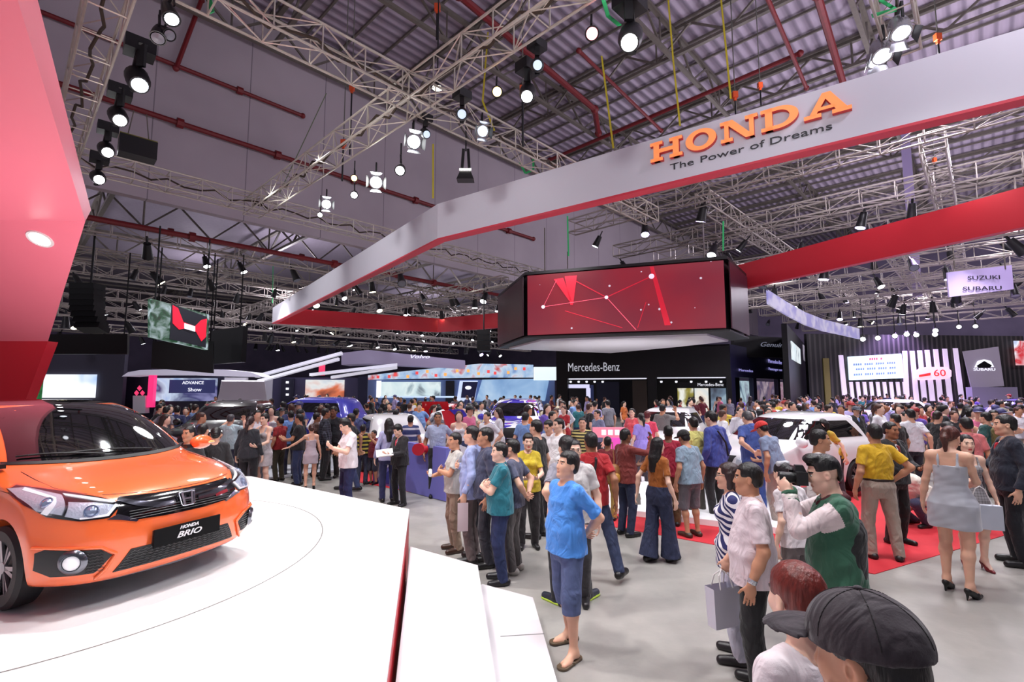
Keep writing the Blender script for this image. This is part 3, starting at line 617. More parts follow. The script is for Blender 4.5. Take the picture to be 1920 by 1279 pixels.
# ================= the video cube =================
zb, zt = 4.35, 7.04
P6 = [Vector(p) for p in ((.55, 20.9), (8.15, 18.2), (10.3, 21.2), (8.7, 24.6), (5.9, 29.4), (-.75, 26.2))]
t = empty('video_cube', (5, 24, 0)); M0 = Vector((5, 24, 0)); tag(t, ulabel('hanging black hexagonal video cube with a red star-map picture on its front'), 'screen')
dkm = mat('led_frame', (26, 24, 28), .45); ledside = mat('led_side', (74, 40, 54), .35, var=.1, vscale=1.5)
m = MB()
m.prism([(*p,) for p in P6], zt, zt+.12); m.prism([(*p,) for p in P6], zb-.06, zb)
m.prism([tuple(Vector((5, 24))+(p-Vector((5, 24)))*.97) for p in P6], zb, zt); loc(m).build('casing', dkm, t)
for i in range(6):
    a, b = P6[i], P6[(i+1) % 6]; e = (b-a).normalized(); n_ = Vector((e.y, -e.x)); n_ = n_ if n_.dot(a-Vector((5, 24))) > 0 else -n_
    L_ = (b-a).length; q0 = a+e*.14+n_*.03; q1 = b-e*.14+n_*.03
    nm = 'screen_face'
    if i == 0:
        nt = NT('red_screen_picture', .35); oc, ox, oy, oz = nt.coords()
        n1 = nt.n('ShaderNodeTexNoise', {'Vector': oc, 'Scale': .5, 'Detail': 2})
        c = nt.mix(nt.n('ShaderNodeMapRange', {0: n1.outputs['Fac'], 1: .35, 2: .7}).outputs[0], (128, 36, 54), (150, 34, 50))
        v1 = nt.n('ShaderNodeTexVoronoi', {'Vector': oc, 'Scale': 1.9}); c = nt.mix(nt.math('LESS_THAN', v1.outputs['Distance'], .085), c, (226, 206, 226)); nt.out('Base Color', (.02, .01, .01, 1)); nt.out('Emission Color', c); nt.out('Emission Strength', .95); mm = nt.m
    else: mm = ledside
    m = MB().box((0, 0, 0), (1, 1, 1)); m.v = [(q0.x+(q1.x-q0.x)*(x+.5)+n_.x*y*.04, q0.y+(q1.y-q0.y)*(x+.5)+n_.y*y*.04, zb+.06+(zt-zb-.12)*(z+.5)) for x, y, z in m.v]
    sc_ = loc(m).build(nm, mm, t)
    if i == 0:
        O = Vector((*q0, zb+.06))+Vector((*n_, 0))*.03; Xv = Vector((*(q1-q0), 0)); Zv = Vector((0, 0, zt-zb-.12)); NO = Vector((*n_, 0))
        def S(u_, v_, k=.0): return O+Xv*u_+Zv*v_+NO*k-M0
        def pl(px, py): return ((px-280)/1330, 1-(py-200)/430)     # coords in the zoomed crop -> screen units
        pinkl = mat('screen_line_pink', (236, 90, 112), emit=.9); redl = mat('screen_line_red', (196, 30, 52), emit=.75); star = mat('screen_star', (225, 205, 225), emit=1.)
        def line(m, a, b, wd):
            a, b = Vector(a), Vector(b); ar = Xv.length/Zv.length; d = Vector(((b.x-a.x)*ar, b.y-a.y)).normalized(); nrm = Vector((-d.y/ar, d.x))*wd/2
            m.add([S(a.x+nrm.x, a.y+nrm.y, .004), S(a.x-nrm.x, a.y-nrm.y, .004), S(b.x-nrm.x, b.y-nrm.y, .004), S(b.x+nrm.x, b.y+nrm.y, .004)], [(0, 1, 2, 3)])
        m = MB(); line(m, pl(400, 433), pl(855, 392), .008); line(m, pl(855, 392), pl(1050, 622), .010); line(m, pl(400, 433), pl(500, 250), .006); m.build('constellation_line', pinkl, sc_)
        m = MB(); line(m, pl(600, 240), pl(855, 392), .014); line(m, pl(855, 392), pl(1160, 270), .014); line(m, pl(560, 470), pl(960, 605), .01); line(m, pl(1120, 440), pl(1060, 610), .01)
        q = [pl(1150, 205), pl(1175, 205), pl(1275, 600), pl(1235, 600)]; m.add([S(x, y, .003) for x, y in q], [(0, 1, 2, 3)])
        q = [pl(560, 225), pl(650, 225), pl(620, 430), pl(600, 430)]; m.add([S(x, y, .003) for x, y in q], [(0, 1, 2, 3)]); q = [pl(480, 240), pl(550, 235), pl(610, 400), pl(590, 400)]; m.add([S(x, y, .003) for x, y in q], [(0, 1, 2, 3)])
        m.build('beam_pattern', redl, sc_)
        m = MB()
        for (x, y), r_ in ((pl(400, 433), .03), (pl(855, 392), .028), (pl(1160, 270), .04)): m.add([S(x+r_*.35*math.cos(a*PI/5), y+r_*math.sin(a*PI/5), .007) for a in range(10)], [tuple(range(10))])
        m.build('node_dot', star, sc_)
cz_ = Vector((5, 24)); m = MB(); In = [cz_+(p-cz_)*k for p, k in zip(P6, (.84, .84, .86, .9, .94, .9))]; m.prism([tuple(p) for p in In], zb-.14, zb-.061)
loc(m).build('underside_panel', mat('under_white', (244, 238, 248), .35), t)
for i, (x, y) in enumerate(((1.5, 22), (8, 20), (3, 26))):
    MB().tube((x-5, y-24, zt+.1), (x-5, y-24, TZ+1), .03, n=6).build('hanger', steel, t)
# ================= cars =================
from mathutils.geometry import delaunay_2d_cdt
#        z     xf     a    b    w     xr
BRIO = [(.17, -.12, .10, .26, .77, -3.66), (.22, -.05, .10, .28, .81, -3.72), (.34, -.01, .10, .30, .835, -3.78), (.50, .0, .10, .32, .84, -3.80),
        (.61, -.01, .11, .34, .84, -3.80), (.69, -.03, .12, .38, .835, -3.78), (.75, -.055, .13, .42, .83, -3.76), (.79, -.10, .15, .46, .825, -3.75),
        (.85, -.27, .22, .42, .815, -3.73), (.895, -.50, .26, .34, .80, -3.70), (.93, -.76, .26, .26, .785, -3.66), (.965, -.99, .20, .16, .765, -3.62),
        (1.02, -1.07, .18, .10, .735, -3.60), (1.20, -1.36, .18, .08, .68, -3.50), (1.34, -1.62, .20, .08, .62, -3.38), (1.42, -1.82, .24, .10, .575, -3.25),
        (1.46, -2.04, .24, .10, .52, -3.10), (1.482, -2.35, .22, .06, .38, -2.85)]
def car_outline(z, xf, a, b, w_, xr):
    fr = [0, .2, .4, .6, .76, .88, .955, .99]
    P = [(xf-a*t*t-b*t**8, w_*(t if t < .9 else t)) for t in fr]
    xe = xf-a-b
    ra, rb = .08, .16
    xs = xr+ra+rb
    n = 11
    P += [(xe+(xs-xe)*(i/(n-1)), w_*(1.0 if 0 < i < n-1 else .998)) for i in range(n)]
    P += [(xr+ra*t*t+rb*t**8, w_*t) for t in fr[::-1]]
    return P
def car_shell(levels, zoff=0):
    mb = MB(); rings = []
    for L_ in levels:
        h = car_outline(*L_); full = h+[(x, -y) for x, y in h[-2:0:-1]]; rings.append([(x, y, L_[0]) for x, y in full])
    n = len(rings[0]); mb.v = [p for r_ in rings for p in r_]
    for k in range(len(rings)-1): mb.f += [(k*n+i, k*n+(i+1) % n, (k+1)*n+(i+1) % n, (k+1)*n+i) for i in range(n)]
    for base, fl in ((0, 1), ((len(rings)-1)*n, 0)):
        half = n//2
        for i in range(half):
            a, b, c, d = i, i+1, (n-i-1) % n, (n-i) % n
            f = [base+q for q in (a, b, c, d)]
            f = list(dict.fromkeys(f)); mb.f.append(tuple(f if not fl else f[::-1]))
    mb.mi = [0]*len(mb.f); return mb
def bake(o):
    dg = bpy.context.evaluated_depsgraph_get(); me = bpy.data.meshes.new_from_object(o.evaluated_get(dg)); old = o.data
    o.modifiers.clear(); o.data = me; return o
def cut_cyl(o, cs, r, y0, y1):
    for (cx_, cz_) in cs:
        c = MB().tube((cx_, y0, cz_), (cx_, y1, cz_), r, n=40).build('cut', []); 
        md = o.modifiers.new('b', 'BOOLEAN'); md.object = c; md.operation = 'DIFFERENCE'; md.solver = 'EXACT'
        bake(o); bpy.data.objects.remove(c)
def make_shell(levels, m, arches, r, parent, name='body', lvl=2, matfn=None):
    o = car_shell(levels).build(name, m if isinstance(m, list) else [m]); 
    md = o.modifiers.new('s', 'SUBSURF'); md.levels = lvl; md.render_levels = lvl; bake(o)
    cut_cyl(o, arches, r, -1.2, -.42); cut_cyl(o, arches, r, .42, 1.2)
    o.data.polygons.foreach_set('use_smooth', [True]*len(o.data.polygons)); o.data.set_sharp_from_angle(angle=math.radians(32))
    if matfn:
        for p in o.data.polygons:
            k = matfn(p.center, p.normal)
            if k is not None: p.material_index = k
    o.parent = parent
    return o
def patch(bvh, poly, m, name, parent, off=.004, th=.012, step=.03, view='x', mirror=False, smooth=True, holes=()):
    """a panel lying on the shell: poly in (y,z) for view x, (x,z) for view y, (x,y) for view z"""
    pts = [Vector(p) for p in poly]; n = len(pts); dense = []
    for i in range(n):
        a, b = pts[i], pts[(i+1) % n]; k = max(1, int((b-a).length/step))
        dense += [a.lerp(b, j/k) for j in range(k)]
    E_ = [(i, (i+1) % len(dense)) for i in range(len(dense))]
    lo = Vector((min(p.x for p in dense), min(p.y for p in dense))); hi = Vector((max(p.x for p in dense), max(p.y for p in dense)))
    grid = []
    yy = lo.y+step*.6
    while yy < hi.y:
        xx = lo.x+step*.5
        while xx < hi.x: grid.append(Vector((xx, yy))); xx += step
        yy += step
    vv, ee, ff, *_ = delaunay_2d_cdt(dense+grid, E_, [], 1, 1e-5)
    out = []; nr = []
    for p in vv:
        if view == 'x': o_, d_ = Vector((.6, p.x, p.y)), Vector((-1, 0, 0))
        elif view == 'y': o_, d_ = Vector((p.x, 1.4, p.y)), Vector((0, -1, 0))
        else: o_, d_ = Vector((p.x, p.y, 2.2)), Vector((0, 0, -1))
        h, nn, _, _ = bvh.ray_cast(o_, d_)
        if h is None or (view == 'x' and h.x < -1.9 and p.y < .99): h, nn, _, _ = bvh.find_nearest(o_+d_*1.0)
        if nn.dot(d_) > 0: nn = -nn
        out.append(h+nn*off); nr.append(nn)
    n = len(out); b_ = out+[p-q*th for p, q in zip(out, nr)]
    from collections import Counter
    cnt = Counter(); 
    for f in ff:
        for i in range(len(f)): cnt[tuple(sorted((f[i], f[(i+1) % len(f)])))] += 1
    fs = [tuple(f) for f in ff]+[tuple(i+n for i in f[::-1]) for f in ff]
    for f in ff:
        for i in range(len(f)):
            a, c = f[i], f[(i+1) % len(f)]
            if cnt[tuple(sorted((a, c)))] == 1: fs.append((c, a, a+n, c+n))
    res = []
    for s_ in ((1, -1) if mirror else (1,)):
        mb = MB(); mb.add([(p.x, p.y*s_, p.z) for p in b_], fs)
        o = mb.build(name, m, parent, smooth='auto' if smooth else False); res.append(o)
    return res if mirror else res[0]
def wheel(parent, x, y, r, w_=.19, name='wheel', rim=None, side=1):
    R = Matrix.Rotation(-PI/2*side, 3, 'X')
    tyre = mat('tyre_rubber', (26, 26, 29), .6); rim = rim or mat('alloy_rim', (150, 152, 158), .25, metal=.8)
    o = MB().lathe([(r*.66, -w_*.5), (r*.9, -w_*.5), (r, -w_*.36), (r, w_*.36), (r*.9, w_*.5), (r*.66, w_*.46), (r*.62, w_*.2)], (x, y, r), R, 40).build(name, tyre, parent, smooth='auto')
    MB().lathe([(0, w_*.05), (r*.2, w_*.1), (r*.22, w_*.0), (r*.62, w_*.0), (r*.68, w_*.44), (r*.63, w_*.46)], (x, y, r), R, 40).build('rim', mat('rim_dark', (40, 40, 44), .4, metal=.4), o, smooth='auto')
    m = MB()
    for k in range(7):
        a = 2*PI*k/7; 
        for da in (-.13, .13):
            p0 = R @ Vector((r*.12*math.cos(a), r*.12*math.sin(a), w_*.34)); p1 = R @ Vector((r*.66*math.cos(a+da), r*.66*math.sin(a+da), w_*.42)); c = Vector((x, y, r)); m.bar(c+p0, c+p1, .018, .03)
    m.lathe([(0, w_*.42), (r*.14, w_*.4), (r*.16, w_*.3)], (x, y, r), R, 20)
    m.build('spoke', rim, o); return o
CX, CY, CYAW = -2.665, 4.14, -.424
car = empty('car', (CX, CY, ZS), CYAW); tag(car, ulabel('shiny orange hatchback with a black number plate on the white platform'), 'car')
paint = mat('orange_paint', (250, 112, 56), .26, metal=.12, coat=1); glass = mat('dark_glass', (10, 11, 13), .04, spec=.9, coat=1); blkp = mat('black_plastic', (24, 24, 27), .45)
chrome = mat('chrome', (215, 218, 224), .12, metal=1); piano = mat('piano_black', (12, 12, 14), .12, coat=1)
ARC = [(-.79, .30), (-3.19, .30)]
body = make_shell(BRIO, [paint, piano, mat("skirt_grey", (92, 92, 98), .4)], ARC, .345, car, matfn=lambda c, n: 1 if (c.z > 1.435 and n.z > .6) else (2 if c.z < .205 else None))
dg = bpy.context.evaluated_depsgraph_get()
BV = BVHTree.FromPolygons([v.co.copy() for v in body.data.vertices], [tuple(p.vertices) for p in body.data.polygons])
Minv = Matrix.Translation((CX, CY, ZS)) @ Matrix.Rotation(CYAW, 4, 'Z'); Minv = Minv.inverted()
def carpx(px, py):
    o_ = Minv @ Vector((0, 0, CAMH)); d_ = (Minv.to_3x3() @ ray(px, py)).normalized(); h = BV.ray_cast(o_, d_)
    return None if h[0] is None else tuple(round(c, 3) for c in h[0])
lampsil = mat('lamp_silver_inside', (214, 222, 238), .2, metal=.35, coat=1, bump=(60, .5)); lampbr = mat('lamp_bright', (250, 250, 255), .1, coat=1, emit=.25)
def surf(y, z, off=0.):
    h, nn, _, _ = BV.ray_cast(Vector((.6, y, z)), Vector((-1, 0, 0))); nn = nn if nn.x > 0 else -nn
    return h+nn*off, nn
HP = [(.43, .742), (.515, .655), (.66, .655), (.77, .69), (.812, .76), (.815, .84), (.76, .872), (.64, .838), (.52, .79)]
for s_ in (1, -1):
    fl = lambda P: [(y*s_, z) for y, z in P]
    h = patch(BV, fl(HP), piano, 'headlight', car, .004, .03, .02)
    patch(BV, fl([(.475, .735), (.525, .668), (.655, .666), (.71, .69), (.675, .775), (.57, .762)]), lampsil, 'reflector', h, .010, .008, .015)
    patch(BV, fl([(.67, .815), (.72, .70), (.79, .725), (.805, .80), (.80, .848), (.745, .858)]), lampsil, 'reflector', h, .010, .008, .015)
    patch(BV, fl([(.46, .735), (.52, .668), (.655, .665), (.655, .675), (.53, .682), (.475, .74)]), lampbr, 'light_strip', h, .014, .008, .01)
    patch(BV, fl([(.70, .80), (.765, .70), (.78, .71), (.725, .80), (.77, .84), (.75, .855)]), lampbr, 'light_strip', h, .014, .008, .01)
    patch(BV, fl([(.48, .752), (.56, .772), (.66, .81), (.66, .822), (.55, .787), (.47, .757)]), lampbr, 'light_strip', h, .012, .008, .01)
    for (y, z, r_) in ((.60, .712, .038), (.745, .775, .034)):
        p, n_ = surf(y*s_, z, .0); R = n_.to_track_quat('Z', 'Y').to_matrix()
        MB().lathe([(0, .03), (r_*.6, .026), (r_, .012), (r_*1.12, .02), (r_*1.25, .006)], p, R, 20).build('projector_lens', mat('lens_glass', (150, 165, 195), .05, metal=.6, coat=1), h, smooth='auto')
    patch(BV, fl(HP), mat('clear_cover', (235, 240, 250), .03, trans=1, alpha=.22), 'clear_cover', h, .020, .003, .02)
    fg_ = patch(BV, fl([(.815, .455), (.79, .478), (.56, .445), (.495, .392), (.575, .285), (.755, .292), (.812, .34)]), blkp, 'fog_lamp_surround', car, .006, .03, .02)
    m = MB()
    for k in range(7):
        z0 = .30+.021*k; pth = []
        for j in range(9):
            y = .53+.065+j*.008+(k*.004); 
        pth = [surf((.53+j*.011+k*.003)*s_, z0+(.004 if j % 2 else -.004), .012)[0] for j in range(9)]; m.path(pth, .0025, 4)
    m.build('honeycomb_grille', mat('grille_grey', (58, 58, 62), .35), fg_)
    p, n_ = surf(.685*s_, .385, .0); R = n_.to_track_quat('Z', 'Y').to_matrix()
    MB().lathe([(.0, .012), (.052, .022), (.06, .036), (.072, .03), (.088, .008)], p, R, 28).build('chrome_ring', mat('dark_chrome', (120, 122, 130), .2, metal=.9), fg_, smooth='auto')
    MB().lathe([(0, .046), (.03, .042), (.05, .026)], p, R, 24).build('fog_lamp', lampbr, fg_, smooth='auto')
    # swept orange lip around the fog lamp, a raised blade
    m = MB(); q = [surf(y*s_, z, .012)[0] for y, z in ((.82, .492), (.70, .482), (.56, .462), (.475, .40), (.52, .30), (.56, .245))]; m.path(q, .011, 8)
    for p in q: m.ball(p, .011, 8, 6)
    m.build('bumper_crease', paint, car, smooth='auto')
    m = MB(); q = [surf(y*s_, z, .004)[0] for y, z in ((.80, .60), (.6, .575), (.40, .56), (.30, .54))]; 
    patch(BV, fl([(.47, .672), (.43, .655), (.345, .607), (.36, .597), (.46, .63), (.53, .645)]), chrome, 'chrome_trim', car, .006, .01, .012)
    # mirror
    mr = MB().ball((-1.18, .87*s_, 1.02), (.075, .125, .075), 20, 12, Matrix.Rotation(.15*s_, 3, 'Z')).build('door_mirror', paint, car, smooth='auto')
    MB().box((-1.19, .78*s_, .985), (.06, .14, .035)).build('mirror_stalk', blkp, mr)
    MB().ball((-1.165, .93*s_, 1.015), (.06, .08, .02), 16, 8).build('turn_signal', mat('amber_glass', (235, 170, 90), .15, coat=1), mr, smooth='auto')
    patch(BV, [(-1.34, 1.03), (-1.80, 1.34), (-2.35, 1.385), (-2.36, 1.03)], glass, 'side_window', car, .003, .01, .05, view='y') if s_ == 1 else None
    wheel(car, -.79, .745*s_, .295, side=s_); wheel(car, -3.19, .745*s_, .295, side=s_)
# right hand windows mirrored
o = [c for c in car.children if c.name.startswith('side_window')][0]
for a in (0,):
    c2 = o.copy(); c2.data = o.data.copy(); COL.objects.link(c2); c2.parent = car
    for v in c2.data.vertices: v.co.y *= -1
    c2.data.flip_normals()
patch(BV, [(-2.42, 1.03), (-2.42, 1.385), (-2.95, 1.37), (-3.2, 1.25), (-3.3, 1.05)], glass, 'rear_side_window', car, .003, .01, .05, view='y')
gr = patch(BV, [(-.43, .782), (-.2, .772), (0, .770), (.2, .772), (.43, .782), (.48, .67), (.36, .612), (.15, .60), (-.15, .60), (-.36, .612), (-.48, .67)], piano, 'front_grille', car, .005, .03, .025)
m = MB()
for k in range(4): m.path([surf(y, .622+.018*k, .010)[0] for y in np.linspace(-.40, .40, 22)], .003, 4)
m.build('grille_slat', mat('grille_grey', (58, 58, 62), .35), gr)
for s_ in (1, -1):
    patch(BV, [(.10*s_, .70), (.10*s_, .668), (.22*s_, .668), (.35*s_, .705), (.46*s_, .755), (.445*s_, .772), (.33*s_, .735), (.2*s_, .705)], mat('wing_bar', (86, 88, 96), .15, metal=.8, coat=1), 'wing_bar', gr, .016, .012, .012)
patch(BV, [(.26, .66), (.38, .675), (.375, .70), (.255, .685)], mat('badge_red', (150, 40, 50), .3, metal=.5), 'trim_badge', gr, .014, .004, .012)
# H emblem
p, n_ = surf(0, .69, .03); Yv = Vector((0, 1, 0)); Zv = n_.cross(Yv).normalized(); Zv = Zv if Zv.z > 0 else -Zv
em = MB(); W_ = .064; H_ = .052
def EP(a, b, k=.0): return p+Yv*a+Zv*b+n_*k
fr_ = [(-W_, H_), (-W_*.55, H_*1.12), (W_*.55, H_*1.12), (W_, H_), (W_*.82, -H_*.75), (W_*.6, -H_), (-W_*.6, -H_), (-W_*.82, -H_*.75)]
em.path([EP(*q) for q in fr_+fr_[:1]], .0055, 8)
for q in fr_: em.ball(EP(*q), .0056, 8, 6)
em.build('emblem_frame', chrome, car, smooth='auto')
e2 = MB()
for s_ in (-1, 1): e2.bar(EP(.040*s_, .050), EP(.030*s_, -.047), .018, .012, up=n_)
e2.bar(EP(-.032, 0), EP(.032, 0), .014, .010, up=n_); e2.build('emblem_letter', chrome, car)
lg = patch(BV, [(-.385, .405), (.385, .405), (.47, .258), (-.47, .258)], blkp, 'lower_grille', car, .006, .03, .03)
m = MB()
for k in range(7):
    w2 = .37+.012*(7-k)
    m.path([surf(y, .272+.019*k+(.005 if j % 2 else -.005), .011)[0] for j, y in enumerate(np.linspace(-w2, w2, 40))], .0028, 4)
m.build('honeycomb_grille', mat('grille_grey', (58, 58, 62), .35), lg)
pp = MB().box((.03, 0, .448), (.012, .53, .135)).build('number_plate', mat('plate_black', (10, 10, 12), .6, spec=.15), car)
bk = MB().box((.005, 0, .448), (.05, .5, .11)).build('plate_holder', blkp, car)
pm = mat('plate_white', (238, 238, 240), .4)
for s, z, sz, wd in (('HONDA', .487, .035, .15), ('BRIO', .432, .062, .20)):
    o = text_mesh(s, sz, pm, None, .0015, 'lettering', shear=.35, width=wd, offset=.0012); orient(o, (.038, 0, z), (0, 1, 0), (0, 0, 1)); mw = o.matrix_world.copy(); o.parent = pp; o.matrix_basis = mw
patch(BV, [(-.67, 1.0), (-.3, .985), (0, .982), (.3, .985), (.67, 1.0), (.555, 1.36), (.48, 1.415), (.25, 1.435), (0, 1.44), (-.25, 1.435), (-.48, 1.415), (-.555, 1.36)], glass, 'windshield', car, .004, .008, .05)
patch(BV, [(-.70, .985), (-.3, .968), (0, .965), (.3, .968), (.70, .985), (.70, 1.005), (.3, .99), (0, .987), (-.3, .99), (-.70, 1.005)], blkp, 'cowl_panel', car, .006, .008, .04)
for y0, y1 in ((.30, -.36), (-.10, -.62)):
    q = [surf(y0+(y1-y0)*k/8, 1.0+.035*math.sin(k/8*2.2), .022)[0] for k in range(9)]; MB().path(q, .008, 6).build('wiper', blkp, car)
def ztop(x, y, off=.0):
    h, nn, _, _ = BV.ray_cast(Vector((x, y, 2.2)), Vector((0, 0, -1))); return h+Vector((0, 0, off))
seam = mat('panel_gap', (60, 22, 14), .6)
for s_ in (1, -1):
    m = MB(); q = [(-1.06, .655), (-.8, .665), (-.55, .655), (-.40, .62), (-.30, .56)]; m.path([ztop(x, y*s_, -.001) for x, y in q], .0035, 5); m.build('bonnet_gap', seam, car)
m = MB(); m.path([surf(y, .785+.02*(abs(y)/.5)**2, -.001)[0] for y in np.linspace(-.5, .5, 20)], .004, 5); m.build('bonnet_gap', seam, car)
# ---- the other show cars
SUV = [(.28, -.12, .10, .22, .84, -4.3), (.36, -.03, .08, .24, .90, -4.4), (.55, .0, .08, .24, .93, -4.45), (.80, .0, .08, .26, .93, -4.45), (.95, -.04, .08, .30, .92, -4.42),
       (1.05, -.14, .12, .3, .90, -4.38), (1.12, -.5, .14, .26, .88, -4.36), (1.16, -1.0, .12, .2, .86, -4.34), (1.20, -1.28, .1, .12, .84, -4.3), (1.42, -1.62, .12, .08, .77, -4.2), (1.62, -1.95, .14, .08, .70, -4.1), (1.72, -2.25, .16, .08, .64, -3.95), (1.76, -2.6, .1, .05, .5, -3.7)]
def show_car(loc_, yaw, pcol, label, levels=SUV, r=.38, sc=1, roof=None, lvl=1, grille=(210, 210, 214)):
    t = empty('car', loc_, yaw); tag(t, ulabel(label), 'car'); t.scale = (sc, sc, sc)
    pm_ = mat('car_paint_%d_%d_%d' % tuple(pcol), pcol, .3, metal=.1, coat=1)
    L_ = -levels[3][5]; suv = levels is SUV; ax = (-.9, -(L_-.95))
    b = make_shell(levels, [pm_, roof or pm_], [(ax[0], r), (ax[1], r)], r*1.14, t, lvl=lvl, matfn=(lambda c, n: 1 if c.z > levels[-3][0] and n.z > .5 else None) if roof else None)
    bv = BVHTree.FromPolygons([v.co.copy() for v in b.data.vertices], [tuple(p.vertices) for p in b.data.polygons])
    zt_, zc = levels[-3][0]-.06, levels[-6][0]+.08
    if suv: zt_, zc = 1.60, 1.26
    else: zt_, zc = 1.37, 1.03
    wz = .72 if suv else .62
    patch(bv, [(-wz, zc), (wz, zc), (wz*.82, zt_), (-wz*.82, zt_)], glass, 'windshield', t, .006, .01, .08)
    xs_ = (-1.55, -1.95, -3.9, -4.05) if suv else (-1.3, -1.75, -2.95, -3.25)
    patch(bv, [(xs_[0], zc), (xs_[1], zt_-.02), (xs_[2], zt_-.04), (xs_[3], zc)], glass, 'side_window', t, .006, .01, .1, view='y', mirror=True)
    zg = .85 if suv else .68
    patch(bv, [(-.42, zg+.1), (.42, zg+.1), (.36, zg-.14), (-.36, zg-.14)], blkp, 'front_grille', t, .008, .02, .06)
    patch(bv, [(.46, zg+.06), (.46, zg-.04), (.78, zg-.02), (.80, zg+.12), (.7, zg+.14)], lampsil, 'headlight', t, .01, .02, .05, mirror=True)
    patch(bv, [(-.6, .52), (.6, .52), (.55, .36), (-.55, .36)], blkp, 'lower_grille', t, .008, .02, .06)
    for s_ in (1, -1):
        for a in ax: wheel(t, a, (.84 if suv else .75)*s_, r, .2, side=s_)
        MB().ball((-1.35 if suv else -1.2, (1.02 if suv else .9)*s_, 1.22 if suv else 1.0), (.07, .11, .09), 10, 8).build('door_mirror', pm_, t, smooth='auto')
    return t, bv
# ================= stands, screens and signs farther back =================
class Wall:
    """a vertical plane through two ground points; px,py columns are met with it, so every board has its own place in the hall"""
    def __init__(s, a, b): s.a = Vector((*a, 0)); s.b = Vector((*b, 0)); s.X = (s.b-s.a).normalized(); s.N = Vector((s.X.y, -s.X.x, 0)); s.N = s.N if s.N.dot(-s.a) > 0 else -s.N
    def q(s, px, py, off=0.):
        r = ray(px, py); k = (s.a+s.N*off).dot(s.N)/(r.x*s.N.x+r.y*s.N.y); return Vector((r.x*k, r.y*k, CAMH+r.z*k))
    def board(s, pts, m, name, parent=None, off=0., t=.08, zmin=None):
        P = [s.q(x, y, off) for x, y in pts]
        if zmin is not None:
            for p in P: p.z = max(p.z, zmin)
        n = len(P); B_ = [p-s.N*t for p in P]; mb = MB().add(P+B_, [tuple(range(n)), tuple(range(2*n-1, n-1, -1))]+[(i, (i+1) % n, n+(i+1) % n, n+i) for i in range(n)])
        o = mb.build(name, m)
        if parent is not None: o.parent = parent; o.matrix_parent_inverse = parent.matrix_basis.inverted()
        return o
    def rect(s, x0, y0, x1, y1, *a, **k):
        """upright board: x-range at the given rows, kept level"""
        p, r_ = s.q(x0, y0, k.get('off', 0)), s.q(x1, y1, k.get('off', 0)); off = k.pop('off', 0); t = k.pop('t', .08)
        return s.slab(p, r_, off, t, *a, **k)
    def slab(s, p, r_, off, t, m, name, parent=None):
        P = [Vector((p.x, p.y, p.z)), Vector((r_.x, r_.y, p.z)), Vector((r_.x, r_.y, r_.z)), Vector((p.x, p.y, r_.z))]
        mb = MB().add(P+[q-s.N*t for q in P], [(0, 1, 2, 3), (7, 6, 5, 4), (0, 1, 5, 4), (1, 2, 6, 5), (2, 3, 7, 6), (3, 0, 4, 7)]); o = mb.build(name, m)
        if parent is not None: o.parent = parent; o.matrix_parent_inverse = parent.matrix_basis.inverted()
        return o
    def text(s, body, px, py, hpx, wpx, m, parent=None, off=.05, **k):
        c = s.q(px, py, off); h_ = abs(s.q(px, py-hpx/2).z-s.q(px, py+hpx/2).z); w_ = (s.q(px+wpx/2, py)-s.q(px-wpx/2, py)).dot(s.X)
        o = text_mesh(body, h_*1.35, m, None, .01, 'lettering', width=abs(w_), **k); orient(o, c, s.X, (0, 0, 1))
        if parent is not None: mw = o.matrix_world.copy(); o.parent = parent; o.matrix_parent_inverse = parent.matrix_basis.inverted(); o.matrix_basis = mw
        return o
def emat(name, c, e=1.): return mat(name, c, .4, emit=e)
def picture(name, cols, scale=2., e=1., seed=0, vert=False):
    nt = NT(name, .35); oc, ox, oy, oz = nt.coords(); mp = nt.n('ShaderNodeMapping', {0: oc, 1: (seed*3.1, seed, 0)})
    n1 = nt.n('ShaderNodeTexNoise', {'Vector': mp.outputs[0], 'Scale': scale, 'Detail': 3, 'Distortion': .6}); cr = nt.n('ShaderNodeValToRGB', {0: n1.outputs['Fac']})
    el = cr.color_ramp.elements; n = len(cols)
    while len(el) < n: el.new(.5)
    for i, c in enumerate(cols): el[i].position = .3+.4*i/(n-1); el[i].color = (*lin(c), 1)
    nt.out('Base Color', (.02, .02, .02, 1)); nt.out('Emission Color', cr.outputs[0]); nt.out('Emission Strength', e); return nt.m
blkm = mat('booth_black', (14, 14, 17), .4, spec=.3); whitem = mat('booth_white', (226, 224, 234), .4); navym = mat('booth_navy', (36, 34, 66), .45); letw = emat('sign_white', (230, 232, 240), 1.1); lilac = mat('booth_lilac', (176, 168, 196), .5)
def stand(name, label, cat, at=(0, 0, 0)): return empty(name, at, 0, ulabel(label), cat)
def clear(p, r): AVOID.append((p[0], p[1], r))
